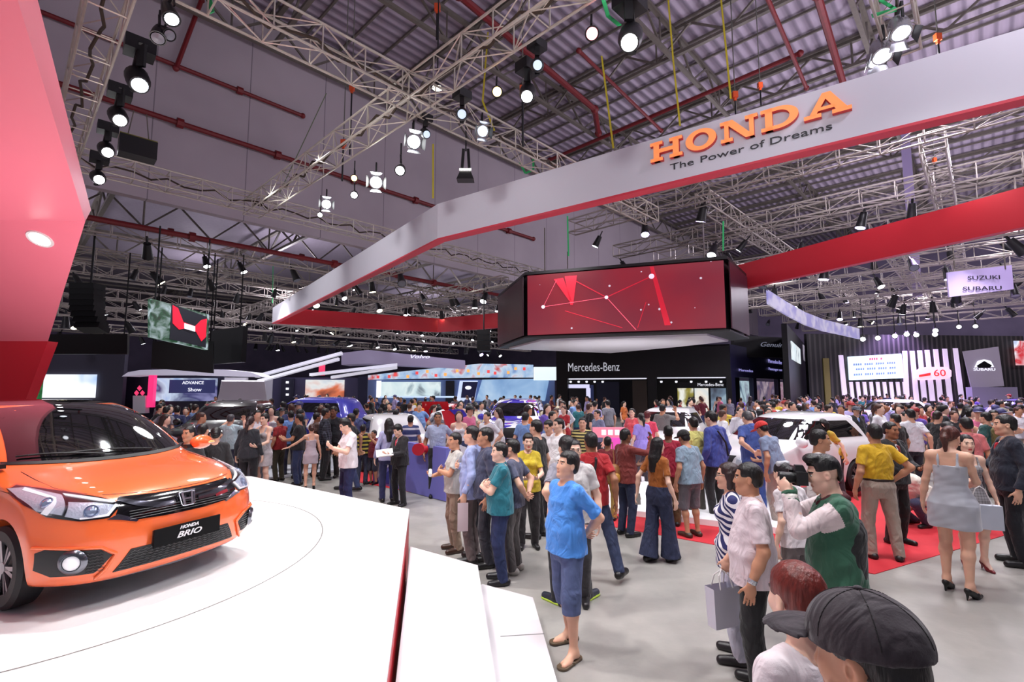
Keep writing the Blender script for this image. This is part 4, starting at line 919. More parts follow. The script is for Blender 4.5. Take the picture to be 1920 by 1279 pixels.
# --- the dark showroom
A, B = (3.15, 35.2), (13.75, 31.0); wf = Wall(A, B); t = stand('showroom', 'black showroom building with silver name on its front and a navy side', 'building', (*A, 0))
WR = Wall(B, (27.5, 46.5))
def grounded(w, x0, x1, ytop, m, name, off=0., t_=.3, ybot=None, parent=None):
    p, r_ = w.q(x0, ytop, off), w.q(x1, ytop, off); r_.z = 0 if ybot is None else w.q(x0, ybot, off).z; return w.slab(p, r_, off, t_, m, name, parent)
hz_ = wf.q(1370, 645).z
def zslab(w, x0, x1, z0, z1, m, name, off=0., t_=.3, parent=None):
    p, r_ = w.q(x0, 700, off), w.q(x1, 700, off); p.z = z1; r_.z = z0; return w.slab(p, r_, off, t_, m, name, parent)
zs_ = wf.q(1365, 707).z
zslab(wf, 1043, 1370, zs_, hz_, blkm, 'front_header', parent=t)
zslab(wf, 1043, 1064, 0, zs_, blkm, 'pier', parent=t); zslab(wf, 1214, 1230, 0, zs_, blkm, 'pier', parent=t); zslab(wf, 1362, 1371, 0, zs_, blkm, 'pier', parent=t)
zslab(wf, 1043, 1370, 0, zs_, mat('interior_dark', (30, 28, 34), .6), 'interior_back_wall', off=-5, parent=t)
MB().prism([A, B, (18, 36), (7, 41)], hz_-.1, hz_).build('showroom_roof', blkm, t).matrix_parent_inverse = t.matrix_basis.inverted()
zslab(wf, 1066, 1212, zs_-.10, zs_-.02, emat('soffit_light', (220, 222, 235), 1.0), 'light_strip', off=-.2, t_=.05, parent=t)
zslab(wf, 1232, 1360, zs_-.06, zs_-.0, emat('soffit_light', (220, 222, 235), 1.0), 'light_strip', off=-.2, t_=.05, parent=t)
wf.text('Mercedes-Benz', 1112, 689, 17, 96, emat('name_silver', (186, 188, 196), .7), t, .06)
for k in range(10): 
    x = 1070+k*15 if k < 5 else 1240+(k-5)*28; p = wf.q(x, 718, -.5); MB().lathe([(0, 0), (.07, .01), (.09, .12), (0, .14)], p-Vector((*A, 0)), n=8).build('downlight', letw, t)
wf.rect(1065, 721, 1105, 728, emat('sign_lavender', (206, 206, 236), 1.), 'sign_bar', t, off=-.3); wf.rect(1099, 728, 1107, 752, emat('sign_lavender', (206, 206, 236), 1.), 'sign_bar', t, off=-.3); wf.rect(1107, 722, 1113, 752, mat('sign_blue', (70, 90, 150), .4), 'sign_bar', t, off=-.32)
for (x0, x1, y0, c, nm) in ((1270, 1300, 728, [(216, 226, 226), (236, 236, 226), (150, 140, 60), (30, 30, 36)], 'a'), (1302, 1328, 728, [(190, 210, 220), (236, 230, 220), (160, 110, 70)], 'b'), (1332, 1361, 728, [(180, 205, 215), (110, 130, 150), (60, 66, 80)], 'c')):
    p, r_ = wf.q(x0, y0, -1.5), wf.q(x1, y0, -1.5); r_.z = .3; wf.slab(p, r_, -1.5, .1, picture('display_'+nm, c, .9, 1.0, seed=x0), 'display_panel', t)
wf.rect(1270, 717, 1362, 726, blkm, 'name_strip', t, off=-1.2); wf.text('Mercedes-Benz', 1332, 721.5, 6, 50, letw, t, -1.1)
zslab(wf, 1118, 1160, 0, 2.6, mat('curtain_blue', (34, 36, 64), .6), 'wall_panel', off=-3, parent=t); zslab(wf, 1185, 1212, 0, 2.7, mat('panel_bronze', (84, 70, 62), .5), 'wall_panel', off=-3.5, parent=t)
zr = WR.q(1485, 712).z
p, r_ = WR.q(1371, 700), WR.q(1516, 700); p.z = hz_; r_.z = zs_; WR.slab(p, r_, 0, .3, navym, 'side_header', t)
for x0, x1 in ((1371, 1378), (1412, 1418), (1458, 1462), (1487, 1490), (1512, 1517)):
    p, r_ = WR.q(x0, 700), WR.q(x1, 700); p.z = zs_; r_.z = 0; WR.slab(p, r_, 0, .3, navym, 'pier', t)
for x0, x1, c in ((1379, 1411, [(60, 80, 110), (190, 215, 225), (90, 70, 110)]), (1419, 1457, [(150, 120, 130), (90, 80, 110), (190, 170, 180)]), (1463, 1486, [(190, 180, 190), (150, 110, 130), (220, 210, 220)]), (1491, 1511, [(150, 140, 160), (200, 180, 190)])):
    p, r_ = WR.q(x0, 700, -.6), WR.q(x1, 700, -.6); p.z = zs_-.2; r_.z = 0; WR.slab(p, r_, -.6, .1, picture('shop_%d' % x0, c, .8, .85, seed=x0), 'window_display', t)
WR.text('Mercedes', 1399, 695, 5, 26, emat('name_lilac', (150, 146, 210), .8), t, .06); WR.text('Mercedes-Benz', 1455, 679, 7, 28, emat('name_lilac', (150, 146, 210), .8), t, .06); WR.text('Passenger cars', 1455, 693, 5, 26, emat('name_lilac', (150, 146, 210), .8), t, .06)
for x, y in ((6, 38), (10, 37), (14, 38), (18, 40), (22, 44)): clear((x, y), 3.4)
# the black upper storey and posters behind the navy side
wu = Wall((14.4, 33), (22.8, 36.5)); t = stand('upper_booth', 'black upper booth wall with curved white script above the navy showroom side', 'booth', (14.4, 33, 0))
wu.rect(1376, 628, 1484, 672, mat('upper_black', (16, 16, 18), .5), 'upper_wall', t, t=.3); wu.text('Genuine', 1450, 647, 9, 50, emat('script_grey', (120, 124, 140), .6), t, .05, shear=.4)
wu.rect(1400, 672, 1404, 1000, blkm, 'post', t, off=-.2) if 0 else None
zslab(wu, 1378, 1386, 0, wu.q(1380, 672).z, blkm, 'post', off=-.1, t_=.3, parent=t); zslab(wu, 1474, 1482, 0, wu.q(1480, 672).z, blkm, 'post', off=-.1, t_=.3, parent=t)
wp = Wall((20, 34.5), (25, 42)); t = stand('poster_tower', 'tower with a pale lit poster on black beside the navy showroom side', 'sign', (20, 34.5, 0))
zslab(wp, 1480, 1518, 0, wp.q(1490, 624).z, blkm, 'tower_body', parent=t); wp.rect(1484, 639, 1502, 683, picture('poster_pale', [(200, 225, 235), (236, 244, 246), (80, 100, 120)], .8, 1.0), 'lit_poster', t, off=.05); wp.rect(1506, 646, 1514, 680, picture('poster_dark', [(30, 30, 40), (200, 190, 210)], .8, .8), 'lit_poster', t, off=.05)
# --- striped stage at the far right
ws = Wall((22, 38.5), (44, 40.5)); t = stand('striped_stage', 'far black fluted stage wall with white stripes, message screen and a round red badge', 'stage', (22, 38.5, 0))
nt = NT('fluted_black', .6); oc, ox, oy, oz = nt.coords(); wv = nt.math('SINE', nt.math('MULTIPLY', ox, 15)); nt.out('Base Color', nt.mix(nt.math('GREATER_THAN', wv, .3), (20, 20, 22), (62, 58, 58))); FL = nt.m
zslab(ws, 1516, 1925, 0, ws.q(1700, 628).z, FL, 'stage_wall', parent=t)
zslab(ws, 1545, 1556, 0, ws.q(1550, 672).z, mat('olive_gold', (120, 110, 60), .5), 'gold_panel', off=.1, parent=t)
scr = ws.board([(1590, 669), (1690, 663), (1695, 709), (1593, 713)], emat('screen_pale', (206, 228, 240), 1.05), 'message_screen', t, off=.25)
for k, (tx, c) in enumerate((('LE KHAI', (220, 60, 80)), ('MAU XE HOAN TOAN MOI', (90, 110, 150)), ('VIETNAM MOTOR SHOW', (90, 110, 150)), ('TRIEN LAM O TO VIET NAM', (90, 110, 150)))): pass
for k, (y, w_, c) in enumerate(((673, 24, (214, 70, 96)), (682, 84, (104, 124, 164)), (691, 74, (104, 124, 164)), (701, 82, (104, 124, 164)))):
    m = MB(); xs_ = np.arange(1642-w_/2, 1642+w_/2, 4.2); mm = emat('screen_ink_%d' % c[0], c, .9)
    for j, x in enumerate(xs_):
        if j % 5 == 4: continue
        q = [ws.q(x, y-2.2-(x-1642)*.045, .27), ws.q(x+3, y-2.2-(x-1642)*.045, .27), ws.q(x+3, y+1.8-(x-1642)*.045, .27), ws.q(x, y+1.8-(x-1642)*.045, .27)]; m.add(q, [(0, 1, 2, 3)])
    o = m.build('lettering', mm, t); o.matrix_parent_inverse = t.matrix_basis.inverted()
for x, xt, yt in ((1584, 1577, 666), (1700, 1697, 658), (1718, 1711, 658), (1733, 1725, 657), (1748, 1739, 656), (1763, 1755, 655), (1781, 1772, 654), (1803, 1792, 653)):
    ws.board([(xt-4, yt), (xt+4, yt), (x+6, 752), (x-3, 752)], emat('stripe_white', (206, 190, 214), .75), 'white_stripe', t, off=.12, zmin=.2)
for k in range(9): x = 1600+k*12.5; ws.board([(x-7, 716), (x-1, 716), (x+3, 752), (x-3, 752)], emat('stripe_white', (206, 190, 214), .75), 'white_stripe', t, off=.12, zmin=.2)
bd = ws.board([(1718, 697), (1726, 691), (1740, 688), (1776, 688), (1784, 695), (1784, 706), (1776, 711), (1726, 713), (1716, 709)], emat('badge_pink', (226, 196, 206), .9), 'badge_plate', t, off=.45, t=.15)
ws.text('60', 1762, 700, 13, 22, emat('badge_red', (206, 50, 46), .9), t, .5); ws.board([(1724, 703), (1745, 699), (1745, 704), (1724, 707)], emat('badge_red', (206, 50, 46), .9), 'badge_mark', t, off=.5)
ws.board([(1806, 659), (1872, 650), (1883, 724), (1822, 728)], mat('grey_panel', (150, 142, 156), .5, emit=.25), 'grey_panel', t, off=.3)
ws.board([(1828, 689), (1834, 677), (1846, 674), (1858, 677), (1864, 688)], letw, 'car_emblem', t, off=.4, t=.05); ws.board([(1832, 686), (1846, 677), (1860, 685), (1856, 690), (1836, 690)], blkm, 'car_emblem', t, off=.45, t=.05); ws.text('SUBARU', 1846, 693, 5, 40, letw, t, .42)
zslab(ws, 1820, 1905, 0, ws.q(1860, 726).z, mat('counter_grey', (150, 146, 166), .5), 'stage_counter', off=.8, t_=.5, parent=t)
ws.rect(1902, 639, 1935, 685, picture('car_clip', [(190, 200, 230), (240, 240, 250), (200, 40, 50), (230, 220, 230)], .5, 1.1), 'side_screen', t, off=.3)
for x, y in ((1618, 636), (1646, 634), (1678, 630), (1700, 627), (1718, 628), (1754, 620), (1753, 627), (1798, 613), (1829, 612)):
    p = ws.q(x, y, 2.5); o = lamp('par', p, (p.x*.7, p.y*.7, 1), letw if x > 1790 else WHT, 'lit spotlight in the row above the striped stage', 1.6, 'spotlights in a row above the striped stage', top=9)
for x in range(22, 48, 3): clear((x, 41), 2.6)
# --- hanging sign with dark letters
t = stand('hanging_sign', 'lilac hanging sign with dark capital letters under the far trusses', 'sign', (26, 31, 0)); wg = Wall((18.5, 22.0), (24, 21.2))
wg.board([(1776, 511), (1897, 497), (1901, 542), (1780, 557)], emat('sign_lilac', (150, 134, 178), .7), 'sign_board', t)
o = wg.text('SUBARU', 1842, 541, 8, 72, mat('ink', (30, 26, 40), .5), t, .05); o2 = wg.text('SUZUKI', 1845, 521, 8, 60, mat('ink', (30, 26, 40), .5), t, .05)
for x in (1790, 1885): p = wg.q(x, 505); MB().tube(p, Vector((p.x, p.y, 8.9)), .03, n=5).build('hanger', steel, t).matrix_parent_inverse = t.matrix_basis.inverted()
# column
p = atd(1716, 500, 31); m = MB().box((p.x, p.y, 14), (.5, .5, 12), Matrix.Rotation(-math.atan2(p.x, p.y), 3, 'Z')); struct(m.build('wall_column', mat('column_lilac', (150, 136, 176), .6)))
# --- white led ribbon beyond the ring
t = stand('led_ribbon', 'curved white and violet hanging light ribbon beside the video cube', 'sign', (12, 24, 0)); M0 = Vector((12, 24, 0))
pt = [(1440, 556, 578-22, 22.5), (1475, 578, 0, 23.5), (1510, 597, 0, 25), (1545, 610, 0, 27), (1580, 618, 0, 29), (1612, 626, 0, 31)]
m = MB(); nt = NT('ribbon_light', .4); oc, ox, oy, oz = nt.coords(); n1 = nt.n('ShaderNodeTexNoise', {'Vector': oc, 'Scale': 1.6}); c = nt.mix(nt.n('ShaderNodeMapRange', {0: n1.outputs['Fac'], 1: .4, 2: .62}).outputs[0], (150, 146, 214), (226, 220, 240)); nt.out('Base Color', (.3, .28, .4, 1)); nt.out('Emission Color', c); nt.out('Emission Strength', .55)
Q1 = []
for x, y, _, d in pt: c_ = atd(x, y, d); Q1.append(c_)
for a, b in zip(Q1[:-1], Q1[1:]):
    for off in (0, .15):
        m.quad(*[Vector((p.x, p.y+off, p.z+s_*.33)) for p, s_ in ((a, -1), (b, -1), (b, 1), (a, 1))])
    m.quad(*[Vector((p.x, p.y+o_, p.z-.33)) for p, o_ in ((a, 0), (b, 0), (b, .15), (a, .15))])
loc(m).build('light_band', nt.m, t)
# --- hanging dark panels and the screen with the red car picture
def hung(label, pts, d0, d1, m, name='display_board', cat='board', extra=None, top=8.6):
    a, b = atd(pts[0][0], 700, d0), atd(pts[1][0], 700, d1); w_ = Wall((a.x, a.y), (b.x, b.y)); t = stand(name, label, cat, (a.x, a.y, 0)); w_.board(pts, m, 'panel_face', t, t=.25)
    for x in (pts[0][0]+6, pts[1][0]-6): p = w_.q(x, (pts[0][1]+pts[1][1])/2+2, -.1); MB().tube(p, Vector((p.x, p.y, top)), .03, n=5).build('hanger', blkm, t).matrix_parent_inverse = t.matrix_basis.inverted()
    return w_, t
hung('long flat black panel hanging at the red backdrop side', [(84, 627), (239, 626), (238, 664), (84, 664)], 22, 23, blkm)
hung('wide black panel hanging low under the red car picture screen', [(286, 640), (400, 640), (400, 700), (283, 690)], 22, 23, blkm)
hung('black panel with violet edge hanging beside the red car picture screen', [(395, 620), (456, 612), (452, 679), (395, 683)], 24, 23, blkm)
w_, t = hung('tilted hanging video screen showing the red front of a car among green leaves', [(284, 560), (392, 590), (390, 656), (284, 632)], 19, 21, picture('leaf_picture', [(20, 36, 30), (40, 90, 60), (150, 170, 170), (200, 220, 230)], 3, .8), 'video_screen', 'screen')
w_.board([(322, 570), (388, 594), (386, 652), (318, 636)], emat('picture_black', (26, 28, 36), .5), 'picture', t, off=.03, t=.02)
rd = emat('picture_red', (214, 24, 48), .95)
w_.board([(324, 572), (334, 578), (344, 604), (366, 612), (378, 600), (388, 598), (386, 632), (378, 640), (368, 622), (346, 616), (336, 618), (324, 606)], rd, 'picture_car', t, off=.05, t=.02); w_.board([(346, 606), (366, 612), (366, 622), (346, 616)], emat('picture_plate', (220, 220, 230), .9), 'picture_plate', t, off=.07, t=.02)
t = stand('line_array_speaker', 'black hanging column of loudspeakers beside the red backdrop', 'speaker', (*atd(165, 600, 20).xy, 0)); M0 = Vector((*atd(165, 600, 20).xy, 0))
for k in range(8):
    y = 538+k*11; p = atd(164+(k > 4)*(k-4)*3, y, 20); MB().box(p-M0, (1.0, .6, .23), Matrix.Rotation(-.05*k, 3, 'X')).build('speaker_box', blkm, t)
MB().tube((0, 0, atd(165, 535, 20).z), (0, 0, 8.6), .04).build('hanger', blkm, t)
t = stand('line_array_speaker', 'small black loudspeaker column hanging beside the video cube', 'speaker', (*atd(907, 640, 30).xy, 0)); M0 = Vector((*atd(907, 640, 30).xy, 0))
for k in range(4): MB().box(atd(907, 624+k*10, 30)-M0, (.8, .5, .3)).build('speaker_box', blkm, t)
MB().tube((0, 0, atd(907, 620, 30).z), (0, 0, 8.6), .04).build('hanger', blkm, t)
# --- left booths
wl_ = Wall((-29, 30), (-23.5, 30.4)); t = stand('screen_booth', 'grey-violet booth wall with a bright sky screen next to the red backdrop', 'booth', (-29, 30, 0))
zslab(wl_, 60, 232, 0, wl_.q(150, 664).z, mat('booth_greyviolet', (66, 62, 80), .6), 'booth_wall', parent=t); wl_.rect(80, 702, 177, 746, picture('sky_screen', [(120, 170, 230), (240, 246, 255), (245, 248, 255), (180, 190, 220)], .35, 1.15, seed=2), 'sky_screen', t, off=.15)
p = wl_.q(74, 640); t2 = stand('green_banner', 'narrow green leafy banner at the edge of the red backdrop', 'banner', (p.x, p.y, 0)); Wall((-26, 27), (-22, 27)).board([(78, 630), (88, 626), (76, 745), (70, 803), (58, 803), (64, 745)], picture('green_leaf', [(16, 40, 26), (30, 120, 60), (60, 150, 80)], 5, .6), 'banner_cloth', t2)
wm = Wall((-24.5, 31.5), (-17, 32)); t = stand('canopy_booth', 'dark booth with curved white canopy, pink post and a big blue city screen', 'booth', (-24.5, 31.5, 0))
zslab(wm, 226, 420, 0, wm.q(300, 706).z, mat('booth_indigo', (30, 28, 50), .5), 'booth_wall', parent=t)
cp_ = MB(); pp_ = [(230, 703), (248, 698), (300, 694), (400, 694), (470, 700), (492, 706)]
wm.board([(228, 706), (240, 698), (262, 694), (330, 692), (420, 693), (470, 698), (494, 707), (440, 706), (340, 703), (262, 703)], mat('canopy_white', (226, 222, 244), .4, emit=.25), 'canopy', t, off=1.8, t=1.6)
wm.rect(279, 702, 285, 764, emat('post_pink', (238, 50, 120), .9), 'pink_post', t, off=.8, t=.3)
wm.rect(287, 709, 405, 752, picture('city_screen', [(110, 150, 220), (200, 215, 240), (60, 60, 110), (150, 150, 200)], .5, .95, seed=5), 'city_screen', t, off=.15); wm.rect(318, 712, 402, 737, emat('panel_navy', (44, 48, 92), .7), 'name_panel', t, off=.2)
wm.text('ADVANCE', 362, 718, 6, 40, letw, t, .25); wm.text('Show', 365, 731, 7, 25, letw, t, .25)
for a, b in ((261, 728), (255.5, 737), (266.5, 737)): wm.board([(a, b-5), (a+4.2, b), (a, b+5), (a-4.2, b)], emat('diamond_red', (236, 60, 110), .9), 'emblem_diamond', t, off=1.0, t=.05)
wm.board([(249, 742), (272, 742), (272, 775), (249, 775)], mat('stand_white', (220, 218, 228), .5), 'plinth', t, off=.9, t=.4)
zslab(wm, 418, 462, 0, wm.q(440, 708).z, mat('drape_grey', (190, 186, 200), .7), 'drape', off=-.1, parent=t)
for x in (-27, -24, -21, -18): clear((x, 32), 2.2)
t = stand('truck', 'white truck front half hidden at the edge of the canopy booth', 'truck', (*atd(455, 745, 27).xy, 0)); p = atd(455, 745, 27); 
MB().add([(-1.2, -1.2, .5), (1.2, -1.2, .5), (1.2, 1.6, .5), (-1.2, 1.6, .5), (-1.15, -1.1, 1.5), (1.15, -1.1, 1.5), (1.2, 1.6, 1.6), (-1.2, 1.6, 1.6), (-1.0, -.6, 2.5), (1.0, -.6, 2.5), (1.1, 1.6, 2.6), (-1.1, 1.6, 2.6)], [(0, 1, 2, 3), (0, 1, 5, 4), (1, 2, 6, 5), (2, 3, 7, 6), (3, 0, 4, 7), (4, 5, 9, 8), (5, 6, 10, 9), (6, 7, 11, 10), (7, 4, 8, 11), (8, 9, 10, 11)]).build('cab', whitem, t)
MB().add([(-.95, -1.06, 1.55), (.95, -1.06, 1.55), (.85, -.66, 2.35), (-.85, -.66, 2.35)], [(0, 1, 2, 3)]).build('windshield', glass, t)
for s_ in (-1, 1): wheel(t, -.3*0+s_*1.0, -.3, .45, .25, side=s_)
t.rotation_euler = (0, 0, .5); clear((p.x, p.y), 2)
# centre-left: long white canopies, dark wall with picture, blue banners
wc = Wall((-19, 38), (-11, 40)); t = stand('pavilion', 'violet pavilion with a screen of an orange car and slanting white canopy strips', 'booth', (-19, 38, 0))
zslab(wc, 497, 690, 0, wc.q(600, 708).z, mat('booth_violet', (70, 66, 100), .5), 'booth_wall', parent=t); zslab(wc, 497, 512, 0, wc.q(505, 706).z, whitem, 'white_pier', off=.1, parent=t); zslab(wc, 528, 552, 0, wc.q(540, 710).z, mat('tower_dark', (26, 24, 50), .5), 'dark_tower', off=.3, parent=t)
for y in (717, 729, 740): wc.rect(536, y-2, 541, y+2, letw, 'round_light', t, off=.5)
wc.rect(573, 712, 645, 744, picture('orange_picture', [(180, 200, 220), (235, 235, 235), (226, 120, 80), (120, 60, 50)], .45, .95, seed=3), 'orange_screen', t, off=.15)
zslab(wc, 672, 690, 0, wc.q(680, 706).z, mat('tower_navy', (24, 24, 60), .5), 'dark_tower', off=.2, parent=t)
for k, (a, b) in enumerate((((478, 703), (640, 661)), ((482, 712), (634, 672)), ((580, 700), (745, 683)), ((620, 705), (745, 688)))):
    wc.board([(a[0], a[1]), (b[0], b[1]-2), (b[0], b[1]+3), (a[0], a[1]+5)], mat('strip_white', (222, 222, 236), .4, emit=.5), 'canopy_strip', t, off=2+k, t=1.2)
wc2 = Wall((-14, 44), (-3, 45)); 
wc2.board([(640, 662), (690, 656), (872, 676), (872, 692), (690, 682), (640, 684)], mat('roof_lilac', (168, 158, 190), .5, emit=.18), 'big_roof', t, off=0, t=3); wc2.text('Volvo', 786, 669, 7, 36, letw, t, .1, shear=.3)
wc.rect(598, 684, 609, 704, emat('flag_pink', (226, 60, 100), .8), 'hanging_flag', t, off=1)
for x in range(-19, -8, 3): clear((x, 40), 2.4)
wb = Wall((-13, 46), (4, 46.5)); t = stand('blue_pavilion', 'long pale blue pavilion with pennant frieze, bright shelf window and slanted sky screen', 'booth', (-13, 46, 0))
wb.board([(690, 704), (760, 696), (900, 682), (1000, 684), (1000, 708), (900, 708), (690, 712)], picture('pennant_frieze', [(110, 140, 200), (170, 200, 235), (210, 225, 245), (206, 80, 80)], .9, .9, seed=9), 'pennant_frieze', t, off=1, t=.3)
zslab(wb, 690, 1040, 0, wb.q(860, 712).z, mat('booth_paleblue', (120, 140, 190), .5), 'booth_wall', parent=t)
wb.rect(714, 716, 826, 743, picture('shelf_window', [(60, 70, 90), (200, 220, 226), (220, 234, 236), (150, 170, 180)], .5, 1.05, seed=4), 'shelf_window', t, off=.3); wb.rect(706, 714, 714, 746, letw, 'lit_frame', t, off=.35); wb.rect(712, 743, 852, 746, emat('ledge_light', (190, 214, 240), .9), 'lit_ledge', t, off=.5)
zslab(wb, 836, 852, 0, wb.q(845, 714).z, mat('door_dark', (24, 24, 36), .5), 'dark_door', off=.2, parent=t)
wb.board([(862, 714), (896, 714), (890, 752), (856, 752)], emat('white_slant', (206, 220, 244), .8), 'slanted_panel', t, off=.3); wb.board([(868, 716), (896, 716), (890, 746), (864, 746)], mat('panel_nightblue', (40, 44, 90), .4), 'slanted_panel', t, off=.4, t=.05)
wb.board([(872+6*math.cos(a)+6, 727+3.5*math.sin(a)) for a in [2*PI*k/14 for k in range(14)]], letw, 'oval_emblem', t, off=.5, t=.05)
wb.board([(904, 712), (1030, 710), (1022, 752), (892, 752)], picture('sky_slant', [(110, 150, 200), (150, 185, 225), (190, 215, 240)], .3, .95, seed=8), 'sky_screen', t, off=.4)
wb.rect(1002, 688, 1044, 713, emat('box_sign_white', (222, 236, 238), 1.0), 'box_sign', t, off=3, t=1); 
for x in range(-13, 6, 3): clear((x, 47), 2.4)
fl_ = emat('pennant_red', (226, 76, 76), .9); fo_ = emat('pennant_orange', (240, 170, 90), .9)
rs = random.Random(5)
for k in range(16):
    x = 705+k*18.6+rs.uniform(-4, 4); y = 705-(k*.75)+rs.uniform(-5, 4); o = wb.rect(x, y-2.5, x+5, y+3, (fl_, fo_)[rs.random() < .35], 'pennant', t, off=1.5, t=.05)
# --- kiosks, carpet and platforms
def floorpoly(pts, z0, z1, m, name, label, cat): o = MB().prism([tuple(gp.xy) for gp in (atz(x, y, z1) for x, y in pts)], z0, z1).build(name, m); tag(o, ulabel(label), cat); return o
rc = mat('red_carpet', (206, 44, 56), .85, bump=(160, .3), var=.04)
floorpoly([(1118, 958), (1135, 985), (1345, 1022), (1640, 1076), (1885, 1003), (1846, 962), (1640, 915), (1300, 900)], .001, .008, rc, 'red_carpet', 'large red carpet around the white car platform and under the crouching person', 'carpet')
floorpoly([(640, 898), (905, 948), (910, 936), (690, 880)], .001, .008, rc, 'red_carpet', 'narrow red carpet strip along the foot of the blue booth panel', 'carpet')
floorpoly([(1118, 858), (1128, 950), (1330, 975), (1478, 992), (1520, 900), (1500, 858)], .009, .10, mat('glow_white', (246, 246, 250), .3, emit=.12), 'car_platform', 'low glowing white platform under the white cars', 'platform')
floorpoly([(1385, 912), (1500, 925), (1500, 905), (1400, 898)], .101, .115, mat('grass_green', (90, 130, 80), .9, bump=(200, .5)), 'green_mat', 'small green mat on the low white platform', 'mat')
floorpoly([(360, 860), (420, 905), (640, 880), (620, 855)], .009, .06, mat('platform_pale', (214, 216, 226), .4), 'car_platform', 'pale low platform beyond the orange car with the blue poster wall', 'platform')
wk = Wall(tuple(atz(700, 905, 0).xy), tuple(atz(830, 940, 0).xy)); t = stand('booth_panel', 'waist-high blue and white booth panel with a red ball emblem', 'panel', tuple(atz(700, 905, 0)))
zslab(wk, 704, 838, .01, 1.02, mat('panel_periwinkle', (116, 116, 200), .45), 'panel_face', t_=.12, parent=t); wk.board([(704, 868), (740, 862), (704, 900)], whitem, 'white_wedge', t, off=.01, t=.02); wk.board([(706, 904), (742, 870), (742, 910)], mat('panel_deepblue', (52, 56, 140), .45), 'blue_wedge', t, off=.01, t=.02)
wk.board([(784+11.5*math.cos(a), 843+11.5*math.sin(a)) for a in [2*PI*k/24 for k in range(24)]], mat('ball_red', (206, 36, 56), .4), 'red_ball', t, off=.12, t=.1)
for q in ((-1.9, 10.6), (-1.3, 10.0), (-2.5, 11.2)): clear(q, .6)
g = atz(1150, 900, .0); t = stand('pink_counter', 'magenta counter with a white and pink name plate before the dark showroom', 'counter', (g.x, g.y, 0)); MB().box((0, 0, .5), (.30, .3, 1.0)).build('counter_body', emat('magenta', (226, 80, 180), .4), t); MB().box((-.1, 0, 1.12), (.75, .1, .24)).build('name_plate', emat('plate_pink', (226, 130, 150), .5), t)
for k in range(3): MB().box((-.22+.16*k, -.06, 1.12), (.1, .02, .12)).build('plate_mark', letw, t)
# --- cars in the crowd
def at_(px, py, z, d=None): p = atz(px, py, z) if d is None else atd(px, py, d); return p
def put(px, d, yaw, col, label, z=.1, **k):
    x = (px-960)/925*d; t, bv = show_car((x, d, z), math.radians(yaw), col, label, **k); L_ = 2.1; c, s_ = math.cos(math.radians(yaw)), math.sin(math.radians(yaw))
    for q in (.4, 1.4, 2.4, 3.4, 4.2): clear((x-c*q, d-s_*q), 1.25)
    return t, bv
put(1330, 9.6, 205, (246, 246, 250), 'white hatchback ringed by the blue-shirted men on the white platform', levels=BRIO, r=.3, sc=1.06, lvl=2)
put(1215, 12.4, 240, (240, 240, 246), 'second white car with black trim beyond the rust-red shirt man', levels=BRIO, r=.3, sc=1.02)
put(375, 12.2, -78, (18, 18, 22), 'black sport utility car with raised tail among visitors beyond the orange car', z=.05, roof=None)
put(950, 13.3, -98, (70, 60, 190), 'rally style car in blue, white and pink livery facing the aisle', z=.28, levels=BRIO, r=.3, sc=1.05, lvl=2)
lv = list(COL.objects); rally = [o for o in lv if o.get('label', '').startswith('rally style')][0]
nt = NT('rally_livery', .25); oc, ox, oy, oz = nt.coords(); mp = nt.n('ShaderNodeMapping', {0: oc, 1: (2.2, .4, .3)}); n1 = nt.n('ShaderNodeTexNoise', {'Vector': mp.outputs[0], 'Scale': 1.1, 'Detail': 2, 'Distortion': 1.5}); cr = nt.n('ShaderNodeValToRGB', {0: n1.outputs['Fac']}); cr.color_ramp.interpolation = 'CONSTANT'
el = cr.color_ramp.elements
while len(el) < 5: el.new(.5)
for i, (p_, c_) in enumerate(((0, (60, 44, 180)), (.46, (242, 240, 250)), (.56, (90, 70, 220)), (.62, (226, 80, 150)), (.68, (70, 50, 190)))): el[i].position = p_; el[i].color = (*lin(c_), 1)
nt.out('Base Color', cr.outputs[0]); nt.out('Coat Weight', 1.0)
for o in rally.children:
    if o.name.startswith('body'): o.data.materials[0] = nt.m; rb = o
bv = BVHTree.FromPolygons([v.co.copy() for v in rb.data.vertices], [tuple(p.vertices) for p in rb.data.polygons])
o = text_mesh('45', .2, mat('plate_white', (238, 238, 240), .4), None, .004, 'race_number', width=.3); orient(o, (.02, .45, .56), (0, 1, 0), (0, 0, 1)); mw = o.matrix_world.copy(); o.parent = rally; o.matrix_basis = mw
g = Vector((*rally.location.xy, 0)); o = MB().prism([(g.x-1.6, g.y-.4), (g.x+1.4, g.y-.6), (g.x+1.6, g.y+4.6), (g.x-1.4, g.y+4.8)], .002, .28).build('car_platform', whitem); tag(o, ulabel('white box platform carrying the rally style car'), 'platform')
t, bv = put(806, 19.5, -95, (196, 22, 40), 'red car with its bonnet raised in the crowd near the slanted board', z=.0, levels=BRIO, r=.3)
MB().add([(-.95, -.66, 1.02), (-.95, .66, 1.02), (-.45, .62, 1.62), (-.45, -.62, 1.62), (-.95, -.66, .99), (-.95, .66, .99), (-.47, .62, 1.59), (-.47, -.62, 1.59)], [(0, 1, 2, 3), (4, 5, 6, 7), (0, 1, 5, 4), (1, 2, 6, 5), (2, 3, 7, 6), (3, 0, 4, 7)]).build('raised_bonnet', mat('car_paint_196_22_40', (196, 22, 40), .3, metal=.1, coat=1), t)
put(545, 23, 150, (214, 30, 50), 'glossy red car far back beneath the pavilion screen', z=.15, levels=BRIO, r=.3)
put(468, 18, 170, (70, 70, 180), 'violet-blue car with arched roof behind the dark red polo man', z=.1)
put(690, 16, 120, (236, 236, 240), 'white car roof showing among heads above the bee-striped man', z=.0, levels=BRIO, r=.3)
